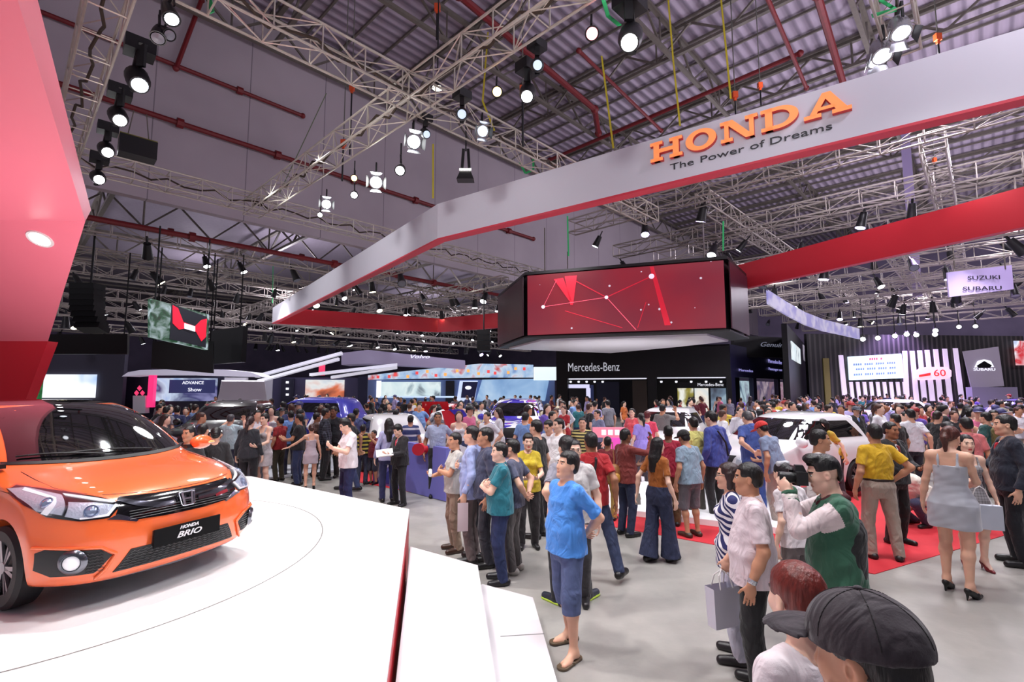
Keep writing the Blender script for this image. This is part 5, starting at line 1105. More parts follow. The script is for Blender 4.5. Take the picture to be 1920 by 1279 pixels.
put(1585, 21, 190, (236, 236, 244), 'white car far back in the purple-lit crowd', z=.2, levels=BRIO, r=.3)
put(1800, 24, 160, (120, 100, 200), 'violet-lit car far back at the striped stage', z=.2, levels=BRIO, r=.3)  # violet body paint
t = stand('livery_board', 'slanted red, white and blue board leaning beside the rally style car', 'board', (*atd(845, 790, 13).xy, 0)); wv_ = Wall(tuple(atd(820, 790, 12.6).xy), tuple(atd(880, 790, 13.4).xy))
wv_.board([(816, 774), (832, 768), (874, 806), (862, 812)], emat('board_white', (230, 236, 240), .5), 'white_edge', t, t=.05); wv_.board([(829, 771), (850, 769), (876, 800), (858, 812), (838, 802)], mat('board_red', (214, 30, 48), .4), 'red_face', t, off=.03, t=.05); wv_.board([(842, 768), (868, 768), (880, 784), (866, 790)], mat('board_blue', (60, 44, 180), .4), 'blue_face', t, off=.05, t=.05)
zslab(wv_, 846, 850, 0, 1.3, blkm, 'stand_leg', off=-.1, t_=.05, parent=t); clear(atd(845, 790, 13), .7)
# fixed high screens' and canopies' lights over the pavilions are the rig's
# ================= people: signed-distance figures meshed with openvdb =================
import openvdb as vdb
class SDF:
    def __init__(s): s.p = []
    def _add(s, lo, hi, f, k, op): s.p.append((np.array(lo, float), np.array(hi, float), f, k, op)); return s
    def cap(s, a, b, ra, rb=None, k=.02, cut=None, op='u', flat=1.):
        a = np.array(a, float); b = np.array(b, float); rb = ra if rb is None else rb; ab = b-a; L2 = max(float(ab@ab), 1e-9); u = ab/math.sqrt(L2)
        def f(X, Y, Z):
            t = np.clip(((X-a[0])*ab[0]+(Y-a[1])*ab[1]+(Z-a[2])*ab[2])/L2, 0, 1)
            d = np.sqrt((X-a[0]-t*ab[0])**2+(Y-a[1]-t*ab[1])**2+(Z-a[2]-t*ab[2])**2)-(ra+(rb-ra)*t)
            if cut: d = np.maximum(d, (X-b[0])*u[0]+(Y-b[1])*u[1]+(Z-b[2])*u[2])
            return d
        r = max(ra, rb); return s._add(np.minimum(a, b)-r, np.maximum(a, b)+r, f, k, op)
    def ell(s, c, r, R=None, k=.02, op='u'):
        c = np.array(c, float); r = np.array(r, float); R = np.eye(3) if R is None else np.array(R, float); m = r.max()
        def f(X, Y, Z):
            x, y, z = X-c[0], Y-c[1], Z-c[2]
            q = [R[0, i]*x+R[1, i]*y+R[2, i]*z for i in range(3)]
            k0 = np.sqrt((q[0]/r[0])**2+(q[1]/r[1])**2+(q[2]/r[2])**2)+1e-9; k1 = np.sqrt((q[0]/r[0]**2)**2+(q[1]/r[1]**2)**2+(q[2]/r[2]**2)**2)+1e-9
            return k0*(k0-1)/k1
        return s._add(c-m, c+m, f, k, op)
    def stack(s, M, prof, k=.03, op='u', wob=None):
        """elliptical sections (z, rx, ry, cx, cy) in the frame M (4x4 local->root)"""
        M = np.array(M, float); R = M[:3, :3]; o = M[:3, 3]; P = np.array(prof, float); zs = P[:, 0]
        pts = [R @ np.array((sx*q[1]+q[3], sy*q[2]+q[4], q[0]))+o for q in P for sx in (-1, 1) for sy in (-1, 1)]
        def f(X, Y, Z):
            x, y, z = X-o[0], Y-o[1], Z-o[2]
            q = [R[0, i]*x+R[1, i]*y+R[2, i]*z for i in range(3)]
            rx = np.interp(q[2], zs, P[:, 1]); ry = np.interp(q[2], zs, P[:, 2]); cx = np.interp(q[2], zs, P[:, 3]); cy = np.interp(q[2], zs, P[:, 4])
            e = ((np.abs(q[0]-cx)/rx)**2.3+(np.abs(q[1]-cy)/ry)**2.3)**(1/2.3)
            d = (e-1)*np.minimum(rx, ry)
            return np.maximum(d, np.maximum(q[2]-zs[-1], zs[0]-q[2]))
        return s._add(np.min(pts, 0)-.02, np.max(pts, 0)+.02, f, k, op)
    def box(s, lo, hi, M=None, k=.0, op='d'):
        lo = np.array(lo, float); hi = np.array(hi, float); c = (lo+hi)/2; hf = (hi-lo)/2; M = np.eye(4) if M is None else np.array(M, float); R = M[:3, :3]; o = M[:3, 3]
        pts = [R @ np.array((x, y, z))+o for x in (lo[0], hi[0]) for y in (lo[1], hi[1]) for z in (lo[2], hi[2])]
        def f(X, Y, Z):
            x, y, z = X-o[0], Y-o[1], Z-o[2]
            q = [np.abs(R[0, i]*x+R[1, i]*y+R[2, i]*z-c[i])-hf[i] for i in range(3)]
            return np.maximum(np.maximum(q[0], q[1]), q[2])
        return s._add(np.min(pts, 0), np.max(pts, 0), f, k, op)
    def mesh(s, h, fold=0, seed=0, ff=1.):
        U_ = [p for p in s.p if p[4] == 'u']; lo = np.min([p[0] for p in U_], 0)-3*h-.01; hi = np.max([p[1] for p in U_], 0)+3*h+.01
        n = np.ceil((hi-lo)/h).astype(int)+1; A = np.full(n, 1e3, np.float32)
        ax = [lo[i]+h*np.arange(n[i]) for i in range(3)]
        for a, b, f, k, op in s.p:
            i0 = np.clip(((a-k-2*h-lo)/h).astype(int), 0, n); i1 = np.clip(((b+k+2*h-lo)/h).astype(int)+2, 0, n)
            if np.any(i1 <= i0): continue
            sl = tuple(slice(i0[i], i1[i]) for i in range(3))
            X, Y, Z = ax[0][sl[0]][:, None, None], ax[1][sl[1]][None, :, None], ax[2][sl[2]][None, None, :]
            d = f(X, Y, Z).astype(np.float32); B = A[sl]
            if op == 'u':
                if k > 0: hh = np.clip(.5+.5*(d-B)/k, 0, 1); A[sl] = d+(B-d)*hh-k*hh*(1-hh)
                else: A[sl] = np.minimum(B, d)
            else:
                if k > 0: hh = np.clip(.5-.5*(B+d)/k, 0, 1); A[sl] = B+(-d-B)*hh+k*hh*(1-hh)
                else: A[sl] = np.maximum(B, -d)
        if fold:
            X, Y, Z = ax[0][:, None, None], ax[1][None, :, None], ax[2][None, None, :]; q = seed*1.7; m = ff
            w1 = np.sin((19*X+13*Z)*m+q+1.5*np.sin(9*Z*m+q))*np.sin((15*Y-21*Z)*m+q*2)
            w2 = np.sin((37*X-29*Z)*m+2*np.sin(14*Z*m+5*X)+q)*np.sin((31*Y+33*Z)*m-q)
            A += (fold*(.65*w1+.45*w2)).astype(np.float32)
        np.clip(A, -3*h, 3*h, out=A)
        g = vdb.FloatGrid(3*h); g.copyFromArray(A, tolerance=0)
        v, t, q = g.convertToPolygons(isovalue=0.0, adaptivity=0.0)
        return v*h+lo, q[:, ::-1]
def mesh_from(V_, Q, mats, name, mi=None, T=None):
    me = bpy.data.meshes.new(name); nv, nf = len(V_), len(Q)
    me.vertices.add(nv); me.vertices.foreach_set('co', np.asarray(V_, np.float32).ravel())
    me.loops.add(nf*4); me.loops.foreach_set('vertex_index', np.asarray(Q, np.int32).ravel())
    me.polygons.add(nf); me.polygons.foreach_set('loop_start', np.arange(0, nf*4, 4, dtype=np.int32))
    for m in mats: me.materials.append(m)
    if mi is not None: me.polygons.foreach_set('material_index', np.asarray(mi, np.int32))
    me.polygons.foreach_set('use_smooth', np.ones(nf, bool)); me.update(calc_edges=True); return me
def frame(o, yaw=0, pitch=0, roll=0):
    M = Matrix.Translation(o) @ Matrix.Rotation(yaw, 4, 'Z') @ Matrix.Rotation(-pitch, 4, 'X') @ Matrix.Rotation(roll, 4, 'Y'); return M
def ik(a, b, l1, l2, pole):
    a, b, pole = Vector(a), Vector(b), Vector(pole); d = b-a; D = d.length
    if D > (l1+l2)*.998: b = a+d*((l1+l2)*.998/D); d = b-a; D = d.length
    x = (l1*l1-l2*l2+D*D)/(2*D); hgt = math.sqrt(max(l1*l1-x*x, 1e-6)); u = d/D; p = (pole-u*pole.dot(u)).normalized()
    return a+u*x+p*hgt, b
SK = {'light': (226, 176, 150), 'fair': (236, 194, 172), 'tan': (196, 142, 112), 'brown': (160, 108, 80), 'deep': (128, 84, 62)}
def skinm(k): return mat('skin_'+k, SK[k], .48, sss=.12, var=.06, vscale=9)
def cloth(c, rough=.8, bump=(220, .25), sheen=.15, name='cloth'): return mat('%s_%d_%d_%d' % (name, *c), c, rough, bump=bump, sheen=sheen, var=.06, vscale=7, bdist=.003, wr=.55)
def denim(c): return mat('denim_%d_%d_%d' % tuple(c), c, .85, bump=(420, .4), var=.16, vscale=16, bdist=.002, wr=.5)
def hairm(c=(22, 18, 18)): return mat('hair_%d_%d_%d' % tuple(c), c, .42, bump=(90, .9), var=.35, vscale=60, stretch=(1, 1, .15), bdist=.006)
ARMS = {   # wrist, pole, palm normal, curl, hand direction
 'hang': ((.27, .03, .875), (.35, -1, 0), (-1, .1, 0), .35, (0, .12, -1)),
 'pocket': ((.215, .06, .93), (.8, -1, 0), (-1, 0, 0), .5, (-.1, .2, -1)),
 'back': ((.055, -.195, .99), (1, -.5, -.1), (0, -1, 0), .6, (-.9, -.1, -.2)),
 'hip': ((.19, -.02, 1.0), (1, -.7, 0), (-.4, 0, -1), .6, (-.3, .7, -.4)),
 'fold_r': ((-.06, .19, 1.20), (1, .1, -1), (0, -1, .1), .7, (-1, -.15, .15)),
 'fold_l': ((-.05, .235, 1.155), (1, .1, -1), (0, -1, 0), .8, (-1, -.3, .1)),
 'hold': ((.09, .31, 1.08), (.8, -.6, -1), (-.5, -.2, .8), .55, (-.55, .8, .25)),
 'phone': ((.07, .30, 1.20), (.9, -.5, -1), (-.6, -.5, .5), .8, (-.3, .75, .6)),
 'raise': ((.20, .36, 1.50), (.9, -.2, -1), (-.3, -1, 0), .5, (-.2, .3, 1)),
 'camera': ((.085, .245, 1.435), (.7, .1, -1), (-.8, 0, .5), .9, (-.45, .45, .75)),
 'forward': ((.16, .44, 1.12), (.6, -.3, -1), (-.3, 0, -1), .3, (-.1, 1, .1)),
 'side': ((.60, .10, 1.12), (0, -.4, -1), (0, 0, -1), .25, (1, .1, -.15)),
 'bag': ((.265, .06, .93), (.3, -1, 0), (-1, 0, 0), 1.0, (0, .12, -1)),
 'walk_f': ((.23, .20, .93), (.2, -1, 0), (-1, .1, 0), .5, (0, .4, -1)),
 'walk_b': ((.25, -.16, .90), (.3, -1, 0), (-1, .1, 0), .4, (0, -.2, -1)),
}
def figure(sp, h=.01):
    """returns list of (part name, verts, quads, material, mat index array or None) plus useful points; body first"""
    fem = sp.get('sex') == 'f'; fat = sp.get('fat', 1.); g = (.93 if fem else 1.)
    lean = math.radians(sp.get('lean', 0)); yaw = math.radians(sp.get('twist', 0)); side = math.radians(sp.get('side', 0)); seed = sp.get('seed', 1)
    crouch = sp.get('crouch', 0)
    Pz = .93-crouch+(.05 if sp.get('shoe') == 'heel' else 0); Pp = Vector((sp.get('hipx', 0), sp.get('hipy', 0), Pz)); TM = frame(Pp, yaw, lean, side)
    sw = (.138 if fem else .160)*(.5+.5*fat)
    cov = sp.get('top', 'tee') not in ('none', 'dress', 'camisole'); cb = sp.get('bottom', 'trousers') in ('trousers', 'wide', 'skinny', 'jeans'); heel = sp.get('shoe') == 'heel'; shod = sp.get('shoe', 'shoe') == 'shoe'
    SHL = {s: TM @ Vector((s*sw, -.012, .445)) for s in (-1, 1)}; Nb = TM @ Vector((0, -.005, .50))
    HM = frame((0, 0, 0), yaw+math.radians(sp.get('hyaw', 0)), lean*.6-math.radians(sp.get('hpitch', 0)), side+math.radians(sp.get('hroll', 0)))
    Hc = Nb+HM @ Vector((0, .022, .155)); HM = Matrix.Translation(Hc) @ HM; HR = np.array(HM.to_3x3())
    hp = lambda x, y, z: HM @ Vector((x, y, z))
    feet = sp.get('stance') or [(-.105, .0, 8), (.105, .0, -8)]
    legs = {}
    for s, fdat in zip((-1, 1), feet):
        fx, fy, fyaw = fdat[:3]; lift = fdat[3] if len(fdat) > 3 else 0
        hip = Pp+Vector((s*.088, 0, -.03)); an = Vector((fx, fy-.03, (.085 if not heel else .135)+lift)); fwd = Vector((-math.sin(math.radians(fyaw)), math.cos(math.radians(fyaw)), 0))
        kn, an = ik(hip, an, .415, .408, fwd+Vector((s*.1, 0, 0))); legs[s] = (hip, kn, an, fwd)
    arms = {}
    for s in (-1, 1):
        key = sp.get('armL' if s < 0 else 'armR', 'hang')
        a = ARMS[key] if isinstance(key, str) else key
        mv = lambda v: Vector((v[0]*s, v[1], v[2]))
        wr = mv(a[0])
        if lean or yaw or crouch or side: wr = TM @ (wr-Vector((0, 0, .93))) if not sp.get('fixhands') else wr
        el, wr = ik(SHL[s], wr, .285, .25, mv(a[1])); hd = a[4]
        hd = (mv(hd) if hd else (wr-el)).normalized(); hd = (TM.to_3x3() @ hd).normalized() if (lean or yaw or crouch) and not sp.get('fixhands') else hd
        pn = mv(a[2]); pn = (pn-hd*pn.dot(hd)).normalized(); arms[s] = (SHL[s], el, wr, hd, pn, a[3])
    # ---- skin body
    B = SDF(); f_ = fat
    if fem: prof = [(-.11, .145, .10, 0, 0), (-.02, .163*f_, .114*f_, 0, -.01), (.06, .140*f_, .10*f_, 0, 0), (.15, .116*f_, .086*f_, 0, .0), (.26, .122*f_, .09*f_, 0, .0), (.35, .132, .094, 0, .0), (.42, .118, .08, 0, -.005), (.48, .06, .055, 0, -.01)]
    else: prof = [(-.11, .135, .098, 0, 0), (-.02, .152*f_, .108*f_, 0, 0), (.12, .140*f_, .102*f_, 0, .01), (.26, .148*f_, .106*f_, 0, .005), (.36, .152, .106, 0, .0), (.42, .135, .088, 0, -.008), (.48, .07, .06, 0, -.01)]
    B.stack(TM, prof, .04)
    if fem:
        for s in (-1, 1): B.ell(TM @ Vector((s*.062, .085, .325)), (.05, .045, .05), k=.03)
    for s in (-1, 1):
        sh, el, wr, hd, pn, cu = arms[s]; aw = (.82 if fem else 1)*(.6+.4*f_); cf = .86 if cov else 1
        B.ell(sh, (.052*aw*cf,)*3, k=.03); B.cap(sh, sh.lerp(el, .5), .047*aw*cf, .043*aw*cf, .03); B.cap(sh.lerp(el, .5), el, .043*aw, .039*aw, .02); B.cap(el, el.lerp(wr, .45), .041*aw, .038*aw, .02); B.cap(el.lerp(wr, .4), wr, .038*aw, .026*aw, .02)
        sd = hd.cross(pn).normalized(); HMx = np.array(Matrix((sd, hd, pn)).transposed()); hs = (.92 if fem else 1)
        B.ell(wr+hd*.048*hs, (.041*hs, .055*hs, .018), HMx, .015)
        th_s = 1 if sd.dot(Vector((0, 1, .3))) > 0 else -1
        fr = max(.0088, h*.95)
        for i, (o_, Lf) in enumerate(zip((-.029, -.0095, .0105, .029), (.064, .078, .084, .074) if th_s > 0 else (.074, .084, .078, .064))):
            o_ *= hs*max(1, fr/.0098); p = wr+hd*.088*hs+sd*o_; d = (hd+sd*o_*2).normalized()
            for j, fr_ in enumerate((.42, .33, .25)):
                ang = cu*(.55+.35*j); c_, s_ = math.cos(ang), math.sin(ang); d = (d*c_+pn*s_).normalized(); q = p+d*Lf*fr_*hs
                B.cap(p, q, fr*(1-.07*j), fr*(.93-.07*j), .004); p = q
        p = wr+hd*.028*hs+sd*.030*th_s*hs; d = (hd*.72+sd*th_s*.68+pn*.25*(1+cu)).normalized(); q = p+d*.042*hs; B.cap(p, q, fr*1.3, fr*1.1, .012)
        d = (d+hd*.5+pn*.45*cu-sd*th_s*.15*cu).normalized(); B.cap(q, q+d*.034*hs, fr*1.08, fr*.85, .004)
        hip, kn, an, fwd = legs[s]; lw = (.6+.4*f_)
        lf = .8 if cb else 1; l2 = 1.0 if not cb else .78; B.cap(hip, kn, .083*lw*lf, .054*lw*l2, .04); c1 = kn.lerp(an, .3)-fwd*.012; B.cap(kn, c1, .050*l2, .053*lw*l2, .03); B.cap(c1, an, .051*lw*l2, .033, .03)
        up = Vector((0, 0, 1)); sf = .7 if shod else 1
        if heel: B.cap(an-fwd*.03-up*.035, an, .028, .032, .03); B.cap(an-up*.02, an+fwd*.11-up*.105, .033, .024, .03)
        else: B.cap(an-fwd*.03-up*.045, an-fwd*.0, .032*sf, .034, .03); B.cap(an-up*.02, an+fwd*.12*sf-up*.058*(1 if sf==1 else .75), .036*sf, .026*sf, .03)
        if heel or shod: continue
        B.cap(an, an-up*.01, .03, .03, .01); B.cap(an+fwd*.07-up*.06-fwd.cross(up)*.015, an+fwd*.15-up*.062-fwd.cross(up)*.012, .026, .02, .015); B.cap(an+fwd*.07-up*.06+fwd.cross(up)*.02, an+fwd*.125-up*.064+fwd.cross(up)*.024, .022, .017, .015)
    B.cap(Nb-Vector((0, 0, .03)), hp(0, -.02, -.05), .062 if not fem else .050, .055 if not fem else .046, .04)
    for s in (-1, 1): B.cap(TM @ Vector((s*.03, -.012, .475)), SHL[s], .046, .036 if cov else .045, .05)
    B.ell(hp(0, -.014, .032), (.076, .094, .086), HR, .0); B.ell(hp(0, .018, -.03), (.062, .072, .082), HR, .03)
    B.cap(hp(-.042, .005, -.07), hp(-.012, .062, -.096), .020, .016, .03); B.cap(hp(.042, .005, -.07), hp(.012, .062, -.096), .020, .016, .03)
    B.ell(hp(0, .066, -.094), (.02, .017, .016), HR, .02)
    for s in (-1, 1):
        B.ell(hp(s*.034, .056, -.022), (.024, .022, .024), HR, .025); B.ell(hp(s*.078, -.008, -.004), (.009, .02, .031), HR, .006); B.ell(hp(s*.084, .0, -.002), (.006, .010, .018), HR, .004, op='d')
        B.ell(hp(s*.031, .097, .009), (.017, .016, .010), HR, .010, op='d')
    B.cap(hp(-.033, .079, .028), hp(.033, .079, .028), .0075, .0075, .014)
    B.cap(hp(0, .082, .012), hp(0, .099, -.028), .006, .0100, .012); B.ell(hp(0, .093, -.033), (.0165, .011, .008), HR, .006)
    B.ell(hp(0, .083, -.060), (.022, .011, .0052), HR, .005); B.ell(hp(0, .081, -.070), (.019, .011, .006), HR, .005)
    if sp.get('chin'): B.ell(hp(0, .03, -.10), (.04, .04, .025), HR, .03)
    V_, Q = B.mesh(h)
    # face colouring by place on the head
    c = V_[Q].mean(1); Hi = np.array(HM.inverted()); L_ = c @ Hi[:3, :3].T+Hi[:3, 3]
    mi = np.zeros(len(Q), int)
    lip = (np.abs(L_[:, 0]) < .021) & (L_[:, 2] < -.056) & (L_[:, 2] > -.075) & (L_[:, 1] > .078); mi[lip] = 1
    brow = (np.abs(L_[:, 0]) > .012) & (np.abs(L_[:, 0]) < .047) & (np.abs(L_[:, 2]-.030+.12*np.abs(np.abs(L_[:, 0])-.026)) < .0048) & (L_[:, 1] > .05); mi[brow] = 2
    # eyes: joined spheres
    EV, EQ, EM = [], [], []
    for s in (-1, 1):
        for rad, y0, mm in (((.0122, .0728, 3), (.0066, .0796, 4)) if h < .0075 else ((.0115, .0745, 4),)):
            n_, m_ = 12, 8; base = len(EV)
            for j in range(m_+1):
                for i in range(n_):
                    a, b = 2*PI*i/n_, PI*j/m_; p = hp(s*.031+rad*math.sin(b)*math.cos(a), y0+rad*math.sin(b)*math.sin(a), .007+rad*(.52 if (mm == 3 or h >= .0075) else .82)*math.cos(b)); EV.append(p[:])
            EQ += [(base+j*n_+i, base+(j+1)*n_+i, base+(j+1)*n_+(i+1) % n_, base+j*n_+(i+1) % n_) for j in range(m_) for i in range(n_)]; EM += [mm]*(n_*m_)
    if sp.get('eyes', True):
        Q = np.vstack([Q, np.array(EQ)+len(V_)]); V_ = np.vstack([V_, np.array(EV)]); mi = np.concatenate([mi, EM])
    sk = sp.get('skin', 'light'); bl = tuple(int(v*k_) for v, k_ in zip(SK[sk], (.88, .74, .72) if not fem else (.86, .42, .45)))
    parts = [('person', V_, Q, [skinm(sk), mat('lip_'+sk+('f' if fem else ''), bl, .4), hairm(), mat('eye_white', (206, 196, 188), .3), mat('iris', (26, 16, 12), .15)], mi)]
    # ---- top
    top = sp.get('top', 'tee'); tc = sp.get('tc', (120, 120, 130)); tm = sp.get('tm') or cloth(tc); hem = sp.get('hem', -.085)
    if top != 'none':
        S = SDF(); jk = top in ('suit', 'jacket'); ex = .022+(.014 if jk else 0)+sp.get('loose', 0); tuck = sp.get('tuck'); hem = .055 if tuck else hem; q = [(z, rx+ex, ry+ex, cx, cy) for z, rx, ry, cx, cy in prof if z > hem+.01]
        if not tuck: q = [(z, max(rx, .176*f_+ex*.95) if z < .14 else rx, max(ry, .131*f_+ex*.95) if z < .14 else ry, cx, cy) for z, rx, ry, cx, cy in q]
        if q[0][0] > hem: q = [(hem, q[0][1]+(.004 if not tuck else -.01), q[0][2]+(.004 if not tuck else -.01), 0, q[0][4])]+q
        if top in ('tee', 'polo', 'shirt', 'suit', 'jacket', 'longtee', 'croptee'):
            if not fem or jk: q = [(z, max(rx, (.150 if not tuck else .140)*f_+ex) if z < .3 else rx, max(ry, .108*f_+ex) if z < .3 else ry, cx, cy) for z, rx, ry, cx, cy in q]
            S.stack(TM, q, .03)
            if fem:
                for s in (-1, 1): S.ell(TM @ Vector((s*.062, .09, .325)), (.062, .056, .058), k=.03)
            for s in (-1, 1): S.cap(TM @ Vector((s*.045, -.012, .478)), SHL[s], .052+ex*.25, .050+ex*.45, .04)
            for s in (-1, 1):
                sh, el, wr, *_ = arms[s]; aw = (.85 if fem else 1)*(.6+.4*f_)
                if top in ('suit', 'jacket', 'shirt', 'longtee') and not sp.get('short'):
                    S.cap(sh, el, .060*aw+(.006 if jk else 0), .053*aw, .03); e2 = el.lerp(wr, .93); S.cap(el, e2, .055*aw, .041*aw+(.004 if jk else 0), .02, cut=True)
                else:
                    e2 = sh.lerp(el, sp.get('sleeve', .68)); S.cap(sh, e2, .058*aw, .060*aw, .03, cut=True)
            S.cap(hp(0, 0, -.0), hp(0, .0, -.0)+(Nb-Hc)*.98, .054, .058 if not fem else .064, .008, op='d')
            if sp.get('vneck') or top == 'suit': 
                S.cap(TM @ Vector((0, .115, .50)), TM @ Vector((0, .150 if top != 'suit' else .172*(.5+.5*f_), .385 if top != 'suit' else .27)), .05 if top != 'suit' else .062, .012 if top != 'suit' else .018, .006, op='d')
        elif top in ('dress', 'camisole'):
            d0 = sp.get('skirt', -.36) if top == 'dress' else hem; fl = sp.get('flare', .02)
            qq = [(z, rx+.012, ry+.012, cx, cy) for z, rx, ry, cx, cy in prof if -.02 < z < .36]
            if top == 'dress': qq = [(d0, .178*f_+fl, .14*f_+fl, 0, .01), (-.16, .193*f_, .150*f_, 0, 0), (-.05, .193*f_, .146*f_, 0, -.003)]+qq
            S.stack(TM, qq, .02)
            for s in (-1, 1):
                S.ell(TM @ Vector((s*.062, .088, .325)), (.058, .052, .055), k=.025)
                S.cap(TM @ Vector((s*.085, .10, .36)), TM @ Vector((s*.085, .045, .475)), .012, None, .01); S.cap(TM @ Vector((s*.085, .045, .48)), TM @ Vector((s*.08, -.05, .475)), .012, None, .01); S.cap(TM @ Vector((s*.08, -.055, .47)), TM @ Vector((s*.08, -.095, .34)), .012, None, .01)
        v, qd = S.mesh(h, fold=sp.get('fold', .006), seed=seed)
        nm = {'dress': 'dress', 'suit': 'suit_jacket', 'jacket': 'jacket', 'camisole': 'camisole'}.get(top, 'shirt')
        mi = None; mats = [tm]
        if sp.get('tm2'):   # second colour on the sleeves
            cc = v[qd].mean(1); TI = np.array(TM.inverted()); LL = cc @ TI[:3, :3].T+TI[:3, 3]
            sel = np.zeros(len(qd), bool)
            for s in (-1, 1):
                sh, el, wr, *_ = arms[s]
                for a_, b_, rr in ((sh.lerp(el, .12), el, .095), (el, wr, .09)):
                    a_ = np.array(a_); b_ = np.array(b_); ab = b_-a_; t_ = np.clip(((cc-a_) @ ab)/(ab @ ab), 0, 1); dd = np.linalg.norm(cc-a_-t_[:, None]*ab, axis=1); sel |= (dd < rr) & ((cc-a_) @ ab > 0)
            mi = sel.astype(int); mats = [tm, sp['tm2']]
        parts.append((nm, v, qd, mats, mi))
        if top in ('polo', 'shirt', 'suit'):
            cm = cloth((244, 244, 246)) if top == 'suit' else (sp.get('cm') or tm)
            if top == 'suit':
                S = SDF(); S.stack(TM, [(.15, .13, .122*f_, 0, 0), (.30, .13, .124, 0, 0), (.40, .12, .112, 0, -.004), (.465, .075, .075, 0, -.006)], .02); S.cap(Nb-Vector((0, 0, .03)), Nb.lerp(hp(0, -.02, -.075), .42), .066, .062, .01, cut=True); v, qd = S.mesh(h); parts.append(('dress_shirt', v, qd, [cm], None))
                S = SDF(); S.stack(TM, [(.17, .026, .014, 0, .128*(.4+.6*f_)), (.2, .030, .014, 0, .126*(.4+.6*f_)), (.40, .016, .014, 0, .110), (.425, .022, .018, 0, .100), (.45, .022, .018, 0, .088)], .0); v, qd = S.mesh(min(h, .01)); parts.append(('necktie', v, qd, [sp.get('tie') or cloth((190, 30, 50))], None))
            else:
                S = SDF(); nd = (Nb-Hc).normalized(); c0 = Nb-nd*.012
                S.cap(Nb+nd*.03, Nb-nd*.030, (.082 if not fem else .072), (.069 if not fem else .058), .01, cut=True); S.ell(Nb+TM.to_3x3() @ Vector((0, .085, .01)), (.016, .045, .05), np.array(TM.to_3x3()), .004, op='d')
                v, qd = S.mesh(min(h, .01)); parts.append(('collar', v, qd, [cm], None))
    # ---- bottom
    bot = sp.get('bottom', 'trousers'); bc = sp.get('bc', (40, 40, 48)); bm_ = sp.get('bm') or (denim(bc) if sp.get('jeans') else cloth(bc))
    if bot != 'none':
        S = SDF()
        wz = .085 if not fem else .10
        if bot in ('trousers', 'wide', 'shorts', 'jeans', 'skinny'):
            S.stack(TM, [(-.155, .135, .105, 0, 0), (-.10, .168, .122, 0, 0), (-.02, (.176 if not fem else .182)*f_, (.127 if not fem else .132)*f_, 0, -.003), (wz, .160*f_, .122*f_, 0, .003)], .03)
            for s in (-1, 1):
                hip, kn, an, fwd = legs[s]; lw = (.6+.4*f_); sl = {'skinny': .82, 'wide': 1.12}.get(bot, 1)*lw
                if bot == 'shorts':
                    kk = kn.lerp(an, sp.get('shortlen', .12)); S.cap(hip+Vector((0, 0, .0)), kn, .100*sl, .083*sl, .03); S.cap(kn.lerp(hip, .1), kk, .083*sl, .080*sl, .02, cut=True)
                elif bot == 'wide':
                    S.cap(hip, kn, .103, .088, .03); S.cap(kn, an-Vector((0, 0, .02)), .088, .135, .03, cut=True)
                else:
                    S.cap(hip, kn, .100*sl, .072*sl, .03); S.cap(kn, an-Vector((0, 0, .035)), .072*sl, .060*sl if bot != 'skinny' else .05, .02, cut=True)
        elif bot == 'skirt':
            S.stack(TM, [(sp.get('skirt', -.4), .19, .16, 0, 0), (-.1, .18, .135, 0, 0), (.08, .150, .11, 0, 0)], .02)
        v, qd = S.mesh(h, fold=.004 if bot != 'skinny' else .002, seed=seed+3, ff=.8); parts.append(({'skirt': 'skirt', 'shorts': 'shorts'}.get(bot, 'trousers'), v, qd, [bm_], None))
        if sp.get('belt'):
            S = SDF(); S.stack(TM, [(wz-.028, .165*f_, .127*f_, 0, .003), (wz+.008, .164*f_, .126*f_, 0, .003)], .0); v, qd = S.mesh(min(h, .009)); parts.append(('belt', v, qd, [mat('belt_leather', (38, 22, 18), .4)], None))
    # ---- shoes
    shoe = sp.get('shoe', 'shoe'); sc = sp.get('sc', (24, 22, 24))
    if shoe != 'none':
        for s in (-1, 1):
            hip, kn, an, fwd = legs[s]; up = Vector((0, 0, 1)); g0 = Vector((an.x, an.y, an.z-.085)); S = SDF(); rt = fwd.cross(up)
            if shoe == 'sandal':
                S.cap(g0-fwd*.05+up*.012, g0+fwd*.15+up*.012, .042, .05, .01); S.box((-1, -1, .022), (1, 1, .3), Matrix.Translation(g0), op='d'); S.box((-1, -1, -.3), (1, 1, .0), Matrix.Translation(g0), op='d')
                S.cap(g0+fwd*.115+up*.04, g0+fwd*.05+rt*.045+up*.022, .010, None, .004); S.cap(g0+fwd*.115+up*.04, g0+fwd*.05-rt*.045+up*.022, .010, None, .004)
            elif shoe == 'heel':
                g0 = Vector((an.x, an.y, an.z-.135)); S.cap(g0-fwd*.04+up*.085, g0+fwd*.07+up*.03, .034, .036, .02); S.cap(g0+fwd*.07+up*.026, g0+fwd*.155+up*.016, .037, .018, .02); S.cap(g0-fwd*.05+up*.06, g0-fwd*.062, .016, .007, .01); S.cap(g0+up*.15-fwd*.03, g0+fwd*.055+up*.06, .03, .024, .004, op='d')
            else:
                S.cap(g0-fwd*.045+up*.04, g0+fwd*.02+up*.05, .045, .046, .03); S.cap(g0+up*.04, g0+fwd*.165+up*.032, .047, .038, .02); S.cap(an-up*.05, an-up*.005, .042, .04, .02, cut=True)
                S.box((-1, -1, -.3), (1, 1, .0), Matrix.Translation(g0), op='d')
            v, qd = S.mesh(min(h, .011)); parts.append(('sandal' if shoe == 'sandal' else 'shoe', v, qd, [mat('shoe_%d_%d_%d' % sc, sc, .4)], None))
